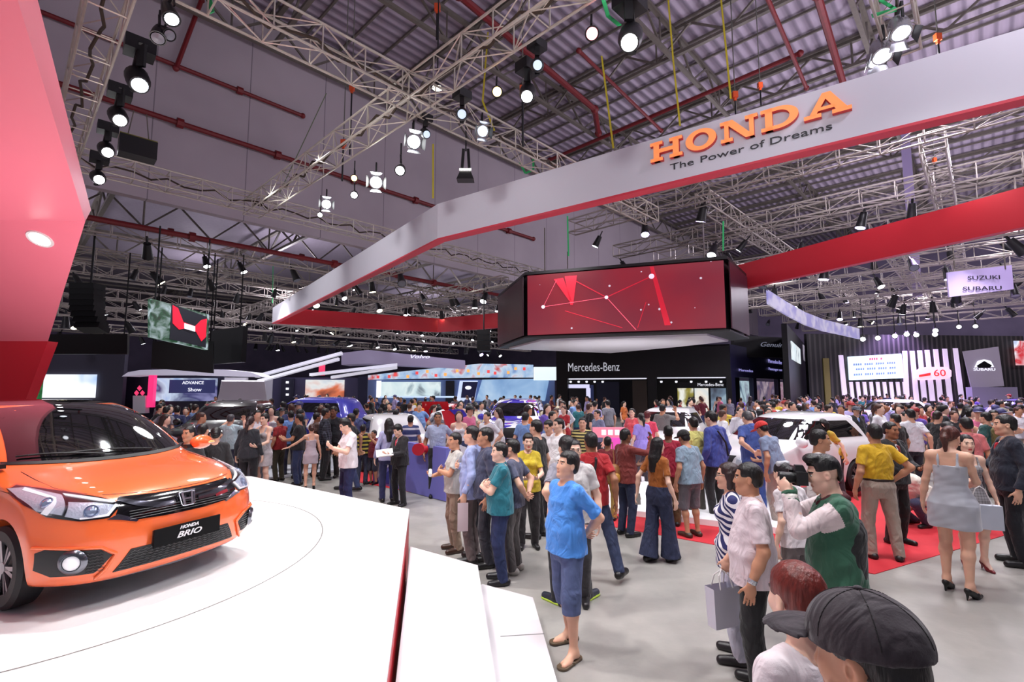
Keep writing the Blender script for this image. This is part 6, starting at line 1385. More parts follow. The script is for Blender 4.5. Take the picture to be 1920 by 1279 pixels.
            if sp.get('sole'):
                S = SDF(); S.cap(g0-fwd*.045+up*.01, g0+fwd*.16+up*.01, .051, .044, .01); S.box((-1, -1, .022), (1, 1, .3), Matrix.Translation(g0), op='d'); S.box((-1, -1, -.3), (1, 1, .0), Matrix.Translation(g0), op='d'); v, qd = S.mesh(.009); parts.append(('sole', v, qd, [mat('sole_%d_%d_%d' % sp['sole'], sp['sole'], .5)], None))
    # ---- hair / headwear
    hr = sp.get('hair', 'short'); hc = sp.get('hc', (20, 17, 18)); M4 = np.array(HM)
    if hr != 'none':
        S = SDF(); vol = sp.get('vol', 0)
        S.ell(hp(0, -.016, .038+vol*.5), (.0815+vol*.25, .100+vol*.4, .091+vol*.7), HR, .0)
        if hr in ('short', 'crop', 'cap', 'quiff', 'bald'):
            S.ell(hp(0, -.06, -.015), (.072, .052, .06), HR, .02)
            S.box((-.12, .052, -.2), (.12, .2, .068 if hr != 'bald' else .11), M4, .012); S.box((-.12, -.01, -.2), (.12, .2, .012), M4, .012); S.box((-.12, -.2, -.3), (.12, .2, -.062), M4, .01)
            S.box((-.12, -.035, -.2), (.12, .2, -.03), M4, .01)
            if hr == 'quiff': S.box((-.12, -.075, -.2), (.12, .2, .03), M4, .008)
            if hr == 'quiff': S.ell(hp(.0, .045, .115), (.066, .052, .034), HR, .02)
        else:
            S.box((-.056, .058, -.2), (.056, .2, .070), M4, .02); S.box((-.12, .03, -.2), (.12, .2, .02), M4, .02)
            if hr == 'long':
                dn = Vector((0, 0, -1)); L__ = sp.get('hlen', .3); bk = TM.to_3x3() @ Vector((0, -1, 0))
                for s, yy in ((-1, -.03), (1, -.03), (-.5, -.075), (.5, -.075), (0, -.09)):
                    a = hp(s*.066, yy, .0); b_ = a+dn*.16+bk*.045; S.cap(a, b_, .034, .032, .03); S.cap(b_, b_+dn*(L__-.12)+bk*.012, .032, .018, .03)
                if sp.get('front_hair'): a = hp(.07, .01, .0); S.cap(a, a+dn*.26+Vector((0, .04, 0)), .024, .018, .02)
            elif hr == 'bob':
                for s in (-1, 1): S.cap(hp(s*.07, -.02, .02), hp(s*.068, -.01, -.09), .028, .024, .03)
                S.cap(hp(-.05, -.08, 0), hp(-.04, -.07, -.10), .036, .03, .03); S.cap(hp(.05, -.08, 0), hp(.04, -.07, -.10), .036, .03, .03)
            elif hr == 'tail':
                S.ell(hp(0, -.07, .0), (.06, .04, .06), HR, .03); a = hp(0, -.11, .05); S.ell(a, (.03, .03, .03), HR, .02); b_ = a+Vector((0, 0, -.1))+(HM.to_3x3() @ Vector((0, -.05, 0))); S.cap(a, b_, .026, .036, .02); S.cap(b_, b_+Vector((0, 0, -.14)), .036, .015, .02)
            elif hr == 'bun':
                S.ell(hp(0, -.06, -.01), (.065, .05, .06), HR, .03); S.ell(hp(0, -.115, .02), (.04, .035, .038), HR, .015)
        v, qd = S.mesh(min(h, .009), fold=.002, ff=3.2, seed=seed); parts.append(('hair', v, qd, [hairm(hc)], None))
        if sp.get('seams'):
            for k in range(3):
                S = SDF(); a_ = k*PI/3+.5; pp = []
                for j in range(25):
                    b_ = -PI/2*.93+PI*.93*j/24; pp.append(hp(.0985*math.sin(b_)*math.cos(a_), -.010+.1195*math.sin(b_)*math.sin(a_), .045+.1005*math.cos(b_)))
                for a2, b2 in zip(pp[:-1], pp[1:]): S.cap(a2, b2, .0016, None, 0)
                v, qd = S.mesh(.0022); parts.append(('cap_seam', v, qd, [mat('seam_dark', (24, 20, 24), .8)], None))
            S = SDF(); S.ell(hp(0, -.01, .147), (.009, .009, .005), HR, 0); v, qd = S.mesh(.002); parts.append(('cap_button', v, qd, [sp.get('capm') or cloth(sp.get('capc', (30, 30, 36)))], None))
        if hr == 'cap':
            S = SDF(); S.ell(hp(0, -.010, .045), (.098, .119, .100), HR, 0); S.box((-.2, -.3, -.3), (.2, .3, .030), M4, .0)
            v, qd = S.mesh(min(h, .009)); parts.append(('cap', v, qd, [sp.get('capm') or cloth(sp.get('capc', (30, 30, 36)))], None))
            S = SDF(); by = -1 if sp.get('capback') else 1; S.ell(hp(0, .112*by, .034), (.082, .10, .022), HR, 0); S.box((-.2, -.08, -.3), (.2, .08, .4), M4, 0); S.ell(hp(0, .10*by, .018), (.11, .14, .025), HR, 0, op='d')
            v, qd = S.mesh(.006); parts.append(('cap_brim', v, qd, [sp.get('capm') or cloth(sp.get('capc', (30, 30, 36)))], None))
    if sp.get('glasses'):
        S = SDF()
        for s in (-1, 1):
            for k in range(10):
                a, b = 2*PI*k/10, 2*PI*(k+1)/10; S.cap(hp(s*.032+.021*math.cos(a), .098, .008+.016*math.sin(a)), hp(s*.032+.021*math.cos(b), .098, .008+.016*math.sin(b)), .0022, None, 0)
            S.cap(hp(s*.053, .096, .012), hp(s*.080, -.005, .012), .0025, None, 0)
        S.cap(hp(-.011, .098, .01), hp(.011, .098, .01), .0022, None, 0); v, qd = S.mesh(.003); parts.append(('spectacles', v, qd, [mat('specs', (30, 24, 22), .3)], None))
    for x in sp.get('extra', ()):   # (name, list of caps [(a,b,ra,rb)] in torso space or hand key, material)
        S = SDF()
        for a, b, ra, rb in x[1]: S.cap(TM @ Vector(a), TM @ Vector(b), ra, rb, .006)
        v, qd = S.mesh(x[3] if len(x) > 3 else min(h, .008)); parts.append((x[0], v, qd, [x[2]], None))
    if sp.get('watch'):
        sh, el, wr, *_ = arms[sp['watch']]; d = (wr-el).normalized(); S = SDF(); S.cap(wr-d*.03, wr-d*.008, .034, .034, 0, cut=True); v, qd = S.mesh(.006); parts.append(('wristwatch', v, qd, [mat('watch_metal', (205, 208, 214), .25, metal=.8)], None))
    info = dict(arms=arms, TM=TM, HM=HM, legs=legs)
    return parts, info
def make_person(sp, loc_, face, label, ht=1.7, h=.01, cat='person', group=None, name='person'):
    parts, info = figure(sp, h); k = ht/(1.715+(.05 if sp.get('shoe') == 'heel' else 0))
    root = None
    for nm, v, q, mats, mi in parts:
        me = mesh_from(v, q, mats, nm, mi); o = bpy.data.objects.new(nm if root else name, me); COL.objects.link(o)
        if root is None:
            root = o; o.location = loc_; o.rotation_euler = (0, 0, math.radians(face)); o.scale = (k, k, k); tag(o, label, cat, group)
        else: o.parent = root
    root_M = Matrix.Translation(loc_) @ Matrix.Rotation(math.radians(face), 4, 'Z') @ Matrix.Diagonal((k, k, k, 1))
    info['M'] = root_M; info['root'] = root
    return root, info
# ================= the visitors =================
PLACED = []
def gnd(px, py, z=0.): return atz(px, py, z)
def person(label, px, crown, feet=None, ht=None, face=0, dx=0, z0=0., **sp):
    """px = head column, top = row of the crown, feet = row of the soles (or ht = height in metres)"""
    if feet: g = gnd(px+dx, feet, z0); 
    else:
        p = atz(px, crown, ht+z0); g = Vector((p.x, p.y, z0))
    if feet: r = ray(px, crown); H_ = CAMH+r.z*(g.y/r.y)-z0; ht = ht or min(max(H_, 1.35), 1.86)
    if feet and dx: g.x += 0
    PLACED.append((g.x, g.y)); h = min(max(g.y*.0013, .0058), .014)
    sp.setdefault('seed', len(PLACED)); label = ulabel(label); print('LONG', len(label.split()), label) if len(label.split()) > 16 else None
    root, info = make_person(sp, g, face, label, sp.pop('fullht', ht), h)
    return root, info
def W(info, v): return info['M'] @ Vector(v)
def hand(info, s, f=.08, n=.0):
    sh, el, wr, hd, pn, cu = info['arms'][s]; return W(info, wr+hd*f+pn*n)
def hdir(info, s):
    R3 = info['M'].to_3x3(); sh, el, wr, hd, pn, cu = info['arms'][s]; return (R3 @ hd).normalized(), (R3 @ pn).normalized()
def sheet(name, label, c, X, Y, w_, h_, m, cat, t_=.004, group=None):
    X = Vector(X).normalized(); Y = Vector(Y); Y = (Y-X*Y.dot(X)).normalized(); N = X.cross(Y)
    mb = MB(); Rm_ = Matrix((X, Y, N)).transposed(); mb.box((0, 0, 0), (w_, h_, t_)); mb.v = [tuple(Rm_ @ Vector(v)) for v in mb.v]
    o = mb.build(name, m); o.location = c; tag(o, ulabel(label), cat, group); return o
def stripes(name, c1, c2, freq, diag=0, duty=.5):
    nt = NT(name, .8); oc, ox, oy, oz = nt.coords(); q = nt.math('MULTIPLY', oz, freq)
    if diag: q = nt.math('ADD', q, nt.math('MULTIPLY', nt.math('ABSOLUTE', ox), freq*diag))
    nt.out('Base Color', nt.mix(nt.math('LESS_THAN', nt.math('FRACT', q), duty), c1, c2)); return nt.m
def plaid(name, c1, c2, freq):
    nt = NT(name, .8); oc, ox, oy, oz = nt.coords(); a = nt.math('LESS_THAN', nt.math('FRACT', nt.math('MULTIPLY', oz, freq)), .3); b = nt.math('LESS_THAN', nt.math('FRACT', nt.math('MULTIPLY', ox, freq)), .3)
    nt.out('Base Color', nt.mix(nt.math('MULTIPLY', nt.math('ADD', a, b), .5), c1, c2)); return nt.m
paper = mat('paper_white', (240, 236, 238), .6)
# --- nearest group in the aisle
person('boy in bright blue v-neck t-shirt, denim shorts and flip-flops, hands behind his back', 1050, 846, 1222, face=122, dx=14, tc=(72, 142, 226), vneck=1, bottom='shorts', bc=(84, 98, 138), jeans=1, shortlen=.28, shoe='sandal', sc=(92, 76, 58), armL='back', armR='back', hyaw=-4, hpitch=12, stance=[(-.15, .08, 14), (.13, -.10, -12)], vol=.012, skin='light', fold=.008, sleeve=.85)
person('man in teal polo shirt and dark blue jeans with folded arms', 938, 828, 1092, face=96, top='polo', tc=(26, 112, 128), fat=1.12, armL='fold_l', armR='fold_r', bc=(40, 52, 92), jeans=1, skin='fair', hyaw=8, sc=(28, 26, 30))
r_, i_ = person('man in pale blue long-sleeved shirt with grey trousers, brochure hanging from his hand', 884, 797, 1052, face=80, top='shirt', tc=(158, 170, 216), hem=-.13, armL='hang', armR='fold_r', bc=(118, 104, 104), skin='light', fold=.008)
p = hand(i_, -1, .1); sheet('brochure', 'pale brochure with faint red print hanging from the hand of the pale blue shirt man', p+Vector((0, -.02, -.16)), (1, .2, 0), (0, 0, 1), .13, .34, mat('brochure_pink', (224, 204, 210), .5), 'brochure')
r_, i_ = person('older man in light grey polo with dark collar and beige trousers holding rolled papers', 852, 810, 1033, face=112, top='polo', tc=(186, 184, 178), cm=cloth((50, 46, 50)), armL='fold_l', armR='hold', bc=(150, 130, 112), skin='tan', sc=(60, 36, 26), hyaw=10)
p = hand(i_, 1, .09, .03); m = MB().tube((-.02, .13, .02), (.02, -.13, 0), .024, n=12); o = m.build('rolled_paper', paper, smooth='auto'); o.location = p; tag(o, ulabel('rolled white paper in the hands of the light grey polo man'), 'paper')
person('man in dark navy shirt standing close behind the pale blue shirt man', 912, 800, None, 1.70, face=100, top='shirt', tc=(58, 62, 88), bc=(44, 44, 56), skin='tan', fat=1.08)
person('man in dark slate t-shirt and grey trousers, hands clasped behind, past the teal polo', 962, 822, 1072, face=70, tc=(76, 80, 104), armL='back', armR='back', bc=(92, 88, 88), skin='light', sc=(180, 176, 170))
person('man in grey t-shirt and black trousers with lime-soled sneakers behind the boy in blue', 1046, 818, 1128, face=25, dx=20, tc=(138, 136, 148), armL='hip', armR='hang', bc=(24, 24, 30), skin='light', stance=[(-.13, .05, 20), (.20, -.02, -70)], sole=(180, 210, 70), sc=(40, 46, 60), vol=.014)
person('man with dark-rimmed spectacles looking over the shoulder of the grey t-shirt man', 1075, 822, None, 1.66, face=165, tc=(210, 206, 204), bc=(50, 48, 52), glasses=1, skin='fair', hyaw=20)
person('man in red polo and blue jeans with a black strap across his back, stepping away', 1108, 809, 1078, face=8, dx=4, top='polo', tc=(168, 18, 30), armL='hang', armR='walk_b', bc=(48, 58, 88), jeans=1, skin='brown', stance=[(-.12, .10, 6), (.24, -.30, -45)], fat=1.08, extra=[('shoulder_strap', [((.02, -.135, .46), (-.02, -.165, .25), .016, .016), ((-.02, -.165, .25), (-.06, -.165, .0), .016, .016), ((.02, -.135, .46), (.05, .06, .50), .016, .016)], mat('strap_black', (22, 22, 24), .6))])
person('person in khaki trousers and dark red top half hidden beyond the red polo man', 1150, 818, 975, face=-20, tc=(120, 30, 40), bc=(176, 150, 80), skin='brown', dx=-8)
r_, i_ = person('seated-height woman in yellow t-shirt with a badge, facing the camera', 990, 813, None, 1.55, face=185, sex='f', tc=(206, 180, 44), armL='hold', armR='hold', bc=(40, 36, 40), skin='fair', hair='short', vol=.015)
person('man in black t-shirt seen from the side past the yellow shirt woman', 1006, 786, None, 1.72, face=60, tc=(24, 24, 28), bc=(30, 30, 34), skin='light')
person('young man in plain white t-shirt, nearer of the two white-shirted friends in the middle', 1048, 783, None, 1.70, face=120, tc=(244, 244, 248), bc=(40, 44, 70), skin='fair')
person('young man in white t-shirt looking down, farther of the two friends in the middle', 1032, 785, None, 1.66, face=140, tc=(238, 238, 244), bc=(40, 40, 50), skin='light', hpitch=-18)
person('man in striped black and yellow sleeve top past the red polo man', 1092, 782, None, 1.62, face=170, tm=stripes('wasp_stripe', (40, 36, 30), (206, 190, 120), 16), bc=(50, 50, 60), skin='light')
# --- middle right group
r_, i_ = person('man in rust-red long-sleeved shirt and jeans beside the mustard top woman, bag at hip', 1170, 803, 1004, face=-62, top='shirt', tc=(124, 46, 42), armL='hold', armR='raise', bc=(38, 46, 74), jeans=1, skin='deep', dx=6)
b = empty('shoulder_bag', W(i_, (-.05, -.20, .98)), .3); tag(b, ulabel('round tan shoulder bag hanging behind the rust-red shirt man'), 'bag')
MB().ball((0, 0, 0), (.13, .07, .15), 20, 12).build('bag_body', mat('tan_leather', (150, 100, 56), .5, bump=(40, .4)), b, smooth='auto'); MB().ball((0, -.05, -.05), (.07, .05, .08), 16, 10).build('pouch', mat('ochre_leather', (190, 140, 60), .5), b, smooth='auto')
MB().path([(0, .0, .13), (.02, .05, .32), (.04, .12, .46)], .008, 6).build('bag_strap', mat('tan_leather', (150, 100, 56), .5), b)
r_, i_ = person('woman in mustard brown t-shirt and wide navy trousers with long straight black hair', 1236, 819, 1052, face=-58, dx=2, sex='f', top='croptee', tc=(158, 88, 26), hem=.07, bottom='wide', bc=(42, 48, 76), hair='long', hlen=.30, hc=(18, 13, 14), armL='walk_b', armR='hang', stance=[(-.08, -.12, 0), (.09, .14, 0)], skin='fair', sc=(26, 22, 22), jeans=1)
sheet('phone', 'silver phone in the hand of the mustard brown top woman', hand(i_, -1, .08, .02), (1, 0, 0), (0, .2, 1), .07, .14, mat('phone_silver', (180, 176, 170), .3, metal=.5), 'phone', .009)
person('big man in crimson t-shirt and olive trousers behind the mustard brown top woman', 1256, 797, 985, face=-15, fat=1.22, tc=(164, 26, 56), armL='hang', armR='hip', bc=(92, 76, 46), skin='deep', dx=2)
person('man in greyish blue t-shirt, dark cap and grey shorts seen from behind', 1287, 806, 1006, face=22, dx=10, lean=6, hpitch=-14, tc=(140, 162, 182), bottom='shorts', bc=(104, 100, 108), hair='cap', capc=(32, 32, 34), armL='hang', armR='hang', skin='tan', sc=(70, 50, 40), shortlen=.1, fat=1.06)
r_, i_ = person('man in pale yellow shirt bent beyond the greyish blue t-shirt man, paper in hand', 1300, 781, 965, face=10, tc=(222, 216, 128), top='polo', bc=(80, 76, 70), armR='hang', skin='light', dx=6)
sheet('brochure', 'white printed brochure held low by the pale yellow shirt man', hand(i_, 1, .13)+Vector((.07, 0, -.04)), (1, .1, 0), (-.2, 0, 1), .26, .33, paper, 'brochure')
person('man in royal blue long-sleeved shirt with black strap, seen from behind at white car', 1345, 769, 972, face=28, top='shirt', tc=(62, 76, 158), armL='hang', armR='hang', bc=(24, 24, 28), skin='fair', hpitch=-14, hyaw=14, extra=[('shoulder_strap', [((-.08, -.14, .46), (.06, -.165, .28), .014, .014), ((.06, -.165, .28), (.17, -.12, .06), .014, .014)], mat('strap_black', (22, 22, 24), .6))], hem=-.10, fold=.008)
r_, i_ = person('man in blue polo and blue jeans with hands clasped behind him at the white car', 1410, 768, 962, face=-4, dx=8, lean=8, hpitch=-20, hyaw=14, top='polo', tc=(66, 88, 160), armL='back', armR='back', bc=(60, 84, 150), jeans=1, skin='light', hc=(74, 72, 76), sc=(30, 32, 50))
person('person in red cap with visor and greyish blue t-shirt stooping towards the white car', 1455, 787, 985, face=30, dx=6, lean=16, hpitch=-18, tc=(128, 142, 172), hair='cap', capc=(210, 50, 46), bc=(164, 150, 142), armL='hang', armR='hold', skin='tan')
person('bald-topped man in white shirt facing the camera behind the white car roof', 1387, 763, None, 1.70, face=176, top='shirt', tc=(214, 214, 226), bc=(50, 50, 60), hair='bald', skin='fair')
person('short-haired man whose face shows just over the photographer in the varsity jacket', 1534, 804, None, 1.72, face=-118, tc=(232, 228, 228), bc=(80, 80, 90), skin='tan', hyaw=0)
person('woman with dark hair bun and pale headband bending below the camera lens', 1487, 866, None, 1.50, face=20, sex='f', tc=(226, 218, 222), bottom='trousers', bc=(120, 110, 110), hair='bun', hc=(26, 22, 26), lean=10, hpitch=-10, skin='fair', extra=[('headband', [((-.06, -.0, .76), (.06, .0, .76), .03, .03)], cloth((200, 200, 206)))])
# --- striped woman and white polo man
r_, i_ = person('woman in navy and white striped top and white trousers beside the white polo man', 1374, 866, 1236, face=68, dx=8, sex='f', top='tee', tm=stripes('navy_white_stripe', (36, 40, 96), (236, 234, 238), 17, .9), hem=-.12, bc=(206, 206, 222), bottom='trousers', armL='bag', armR='hang', hair='bob', hc=(46, 24, 24), skin='light', glasses=1, sc=(30, 24, 28), fold=.004)
p = hand(i_, -1, .10)
bg = empty('paper_bag', p+Vector((-.03, -.0, -.26)), .35); tag(bg, ulabel('white paper carrier bag hanging beside the striped top woman'), 'bag')
MB().add([(-.11, -.045, -.15), (.11, -.045, -.15), (.11, .045, -.15), (-.11, .045, -.15), (-.125, -.05, .15), (.125, -.05, .15), (.125, .05, .15), (-.125, .05, .15)], [(0, 1, 2, 3), (0, 1, 5, 4), (1, 2, 6, 5), (2, 3, 7, 6), (3, 0, 4, 7)]).build('bag_body', mat('bag_lilac_white', (216, 214, 228), .45), bg)
for y in (-.05, .05): MB().path([(-.06, y, .14), (-.05, y*.5, .23), (0, 0, .27), (.05, y*.5, .23), (.06, y, .14)], .005, 6).build('bag_handle', mat('cord_white', (230, 226, 226), .6), bg)
r_, i_ = person('man in white polo, wristwatch and black trousers gazing aside by the striped top woman', 1412, 866, 1300, face=66, dx=12, top='polo', tc=(230, 214, 220), fat=1.14, armL='hang', armR='hang', bc=(20, 20, 24), skin='tan', watch=-1, hem=-.11, fold=.006, hc=(18, 14, 14), chin=1, stance=[(-.16, .02, 10), (.12, .0, -8)], sleeve=.8)
# --- photographer
jm = cloth((46, 96, 74), name='varsity_green'); js = cloth((222, 206, 208), name='varsity_sleeve')
r_, i_ = person('photographer in green and black varsity jacket with pale sleeves and flat-top undercut', 1556, 851, None, 1.74, face=66, top='jacket', tm=jm, tm2=js, armL=((.10, .265, 1.455), (.55, .1, -1), (-.8, 0, .5), .9, (-.45, .45, .75)), armR='camera', bc=(26, 26, 30), skin='fair', hair='quiff', vol=.006, hc=(14, 13, 14), hyaw=6, hpitch=-12, hem=-.06, fold=.008, extra=[
    ('knit_collar', [((-.055, -.07, .505), (.055, -.07, .505), .026, .026), ((-.055, -.07, .505), (-.068, .02, .50), .026, .024), ((.055, -.07, .505), (.068, .02, .50), .026, .024), ((-.068, .02, .50), (-.03, .085, .45), .024, .02), ((.068, .02, .50), (.03, .085, .45), .024, .02)], mat('collar_knit', (74, 22, 32), .8, bump=(200, .3)))])
S_ = SDF(); S_.stack(i_['TM'], [(-.07, .188, .14, 0, -.03), (.1, .185, .14, 0, -.03), (.30, .16, .13, 0, -.05), (.36, .1, .09, 0, -.07)], .02)
v, q = S_.mesh(.008, fold=.004); me = mesh_from(v, q, [cloth((26, 26, 28))], 'back_panel'); o = bpy.data.objects.new('back_panel', me); COL.objects.link(o); o.parent = i_['root']
hc_ = W(i_, i_['HM'] @ Vector((0, .0, .0))); fd = (i_['M'].to_3x3() @ i_['HM'].to_3x3() @ Vector((0, 1, 0))).normalized(); sd = fd.cross(Vector((0, 0, 1))).normalized()
cp = hc_+fd*.145+Vector((0, 0, .0)); cmr = empty('photo_camera', cp, math.atan2(-fd.x, fd.y)); tag(cmr, ulabel('black photo camera raised to the eye of the varsity jacket photographer'), 'camera')
camb = mat('camera_black', (22, 22, 25), .4, bump=(200, .2))
MB().box((0, 0, 0), (.145, .07, .09)).box((.055, .015, -.0), (.035, .09, .09)).build('camera_body', camb, cmr); MB().add([(-.035, -.035, .045), (.035, -.035, .045), (.035, .035, .045), (-.035, .035, .045), (-.022, -.02, .085), (.022, -.02, .085), (.022, .03, .085), (-.022, .03, .085)], [(0, 1, 2, 3), (4, 5, 6, 7), (0, 1, 5, 4), (1, 2, 6, 5), (2, 3, 7, 6), (3, 0, 4, 7)]).build('viewfinder', camb, cmr)
ln_ = MB().lathe([(.0, .10), (.034, .105), (.038, .10), (.038, .03), (.034, .0)], (0, .03, -.004), Matrix.Rotation(-PI/2, 3, 'X'), 24).build('camera_lens', camb, cmr, smooth='auto')
MB().lathe([(.0, .098), (.03, .101)], (0, .032, -.004), Matrix.Rotation(-PI/2, 3, 'X'), 24).build('front_glass', mat('lens_dark_glass', (20, 24, 50), .05, coat=1), ln_)
# sleeve cuffs: green knit bands
S_ = SDF()
for s in (-1, 1):
    sh, el, wr, *_ = i_['arms'][s]; d = (wr-el).normalized()
    for k in (0, .028, .056): S_ = SDF(); S_.cap(wr-d*(.065-k), wr-d*(.052-k), .049, None, 0, cut=True); v, q = S_.mesh(.006); o = bpy.data.objects.new('cuff_band', mesh_from(v, q, [cloth((40, 90, 66)) if k != .028 else cloth((226, 222, 216))], 'cuff_band')); COL.objects.link(o); o.parent = i_['root']
# --- two heads at the bottom
r_, i_ = person('person with smooth reddish-brown hair and white t-shirt, low behind the black cap', 1500, 1056, None, 1.62, face=14, sex='f', tc=(236, 226, 232), hair='short', hc=(104, 34, 26), hpitch=-4, skin='fair', vol=.004, fat=1.05, eyes=False)
r_, i_ = person('man in black baseball cap seen from behind, big dark head at the lower edge', 1648, 1126, None, 1.74, face=36, hair='cap', seams=1, capc=(44, 36, 44), tc=(34, 34, 40), hpitch=-6, hyaw=0, skin='tan', eyes=False)
# --- right group
person('man in yellow polo, brown belt and beige trousers seen from behind', 1622, 795, 1048, face=-4, dx=34, top='polo', tc=(212, 168, 26), tuck=1, belt=1, bc=(166, 150, 138), armL='hang', armR='hip', fat=1.10, skin='tan', hem=.05, sc=(36, 30, 30), vol=.008, stance=[(-.13, .04, 5), (.15, -.05, -40)])
person('man in black suit, white shirt and dark red tie facing the yellow polo man', 1660, 790, 1020, face=195, dx=24, top='suit', tc=(22, 22, 28), bc=(20, 20, 24), tie=cloth((120, 26, 36)), skin='brown', armL='hold', armR='hang')
r_, i_ = person('woman in short silver-grey dress with brown ponytail and black heels, brochure in hand', 1764, 796, 1112, face=-52, dx=36, sex='f', top='dress', tm=mat('satin_grey', (176, 178, 188), .38, sheen=.3, bump=(30, .15), bdist=.004), skirt=-.30, bottom='none', shoe='heel', hair='tail', hc=(82, 42, 34), armL='hang', armR='hold', skin='light', fat=1.12, hpitch=-20, hyaw=-12, stance=[(-.10, .04, -6), (.11, -.10, -20)], sc=(18, 16, 18))
sheet('brochure', 'white brochure read by the silver-grey dress woman', hand(i_, 1, .12, .03), (1, .2, 0), (.1, 1, .25), .22, .16, paper, 'brochure')
bg = empty('paper_bag', hand(i_, 1, .05)+Vector((.10, -.05, -.34)), -.4); tag(bg, ulabel('pale flat gift bag hanging from the arm of the silver-grey dress woman'), 'bag')
MB().box((0, 0, 0), (.34, .08, .26)).build('bag_body', mat('bag_grey_white', (196, 200, 214), .5), bg); MB().path([(-.1, 0, .13), (-.04, 0, .30), (0, 0, .33), (.04, 0, .30), (.1, 0, .13)], .005, 6).build('bag_handle', mat('cord_white', (230, 226, 226), .6), bg)
person('woman in patterned grey dress with dark red heels behind the silver-grey dress woman', 1795, 815, 1068, ht=1.62, face=160, dx=36, sex='f', top='dress', tm=plaid('grey_floral', (150, 146, 150), (96, 92, 96), 30), skirt=-.42, bottom='none', shoe='heel', sc=(110, 20, 30), hair='long', hc=(20, 18, 20), skin='fair')
person('man in salmon pink polo with dark trousers, walking away behind the silver-grey dress woman', 1822, 775, 985, ht=1.72, face=-14, top='polo', tc=(206, 110, 112), bc=(30, 32, 48), armR='hang', armL='walk_f', skin='tan', dx=6)
person('woman with black jacket over her shoulder next to the salmon pink polo man', 1790, 782, 975, ht=1.62, face=10, sex='f', top='jacket', tc=(24, 22, 26), bc=(26, 26, 32), hair='tail', hc=(24, 20, 22), skin='fair')
person('man in dark navy suit at the very edge, seen from his back', 1905, 776, 1060, face=62, dx=6, top='suit', tc=(24, 28, 46), bc=(22, 24, 34), armL='hang', armR='hold', skin='light', hc=(24, 22, 24))
person('man with white shirt collar turning his face next to the dark navy suit', 1862, 768, None, 1.74, face=150, top='shirt', tc=(236, 234, 240), bc=(40, 40, 56), skin='light')
person('man with olive backpack straps and teal shirt behind the salmon pink polo', 1848, 772, None, 1.70, face=20, tc=(40, 84, 84), bc=(50, 50, 50), skin='light', extra=[('backpack', [((-.08, -.19, .40), (-.08, -.20, .05), .09, .10), ((.08, -.19, .40), (.08, -.20, .05), .09, .10)], cloth((104, 96, 52)))])
person('crouching person in cream white shirt on the red carpet', 1738, 868, 985, face=100, fullht=1.7, top='longtee', tc=(236, 226, 214), bc=(60, 60, 90), crouch=.50, lean=48, hpitch=20, stance=[(-.14, .18, 8), (.14, .10, -8)], armL='hold', armR='hold', skin='tan', loose=.03, fold=.010)
person('man in white t-shirt and dark trousers walking away behind the yellow polo man', 1718, 766, 925, face=-6, tc=(226, 226, 236), bc=(34, 36, 52), armL='walk_f', armR='walk_b', skin='light', fold=.008)
person('man in black t-shirt with beige trousers beside the walking white t-shirt man', 1690, 775, 930, ht=1.66, face=20, tc=(26, 24, 28), bc=(170, 150, 130), skin='tan')
person('man in light blue t-shirt bending forwards with hands low', 1575, 790, 905, ht=1.75, face=75, lean=55, hpitch=25, tc=(158, 190, 220), bc=(30, 36, 60), armL='hang', armR='hang', skin='light')
person('woman in mustard sleeveless top bending beside the light blue t-shirt man', 1563, 780, None, 1.62, face=95, sex='f', lean=25, tc=(206, 170, 60), bc=(50, 50, 60), skin='fair', hair='bob')
person('man in black jacket with pale blue tie and grey cap behind the bending man', 1604, 762, None, 1.66, face=178, top='suit', tc=(26, 26, 30), bc=(26, 26, 30), tie=cloth((120, 150, 220)), skin='light', hair='cap', capc=(70, 76, 90))
person('man in violet t-shirt with his back turned in the crowd above the yellow polo', 1652, 754, None, 1.68, face=0, tc=(110, 90, 196), bc=(40, 36, 60), skin='light')
person('man in purple shirt near the dark navy suit in the crowd', 1878, 765, None, 1.66, face=200, tc=(98, 60, 160), bc=(40, 36, 60), hair='cap', capc=(130, 130, 120), skin='tan')
person('man in grey suit jacket over white shirt in the crowd next to the red cap', 1533, 760, None, 1.66, face=100, top='suit', tc=(96, 100, 124), bc=(50, 50, 64), skin='light')
person('man in periwinkle blue shirt and black trousers walking beyond the red cap', 1484, 768, 895, face=-30, tc=(108, 118, 196), bc=(22, 22, 26), armL='walk_f', armR='walk_b', skin='light')
person('man in red t-shirt between the blue polo man and the red cap', 1440, 765, None, 1.64, face=165, tc=(176, 26, 34), bc=(50, 46, 50), skin='fair')
person('man in cream shirt and grey hair behind the red cap', 1464, 770, None, 1.66, face=-160, tc=(230, 224, 200), bc=(60, 60, 70), hc=(96, 92, 90), skin='light')
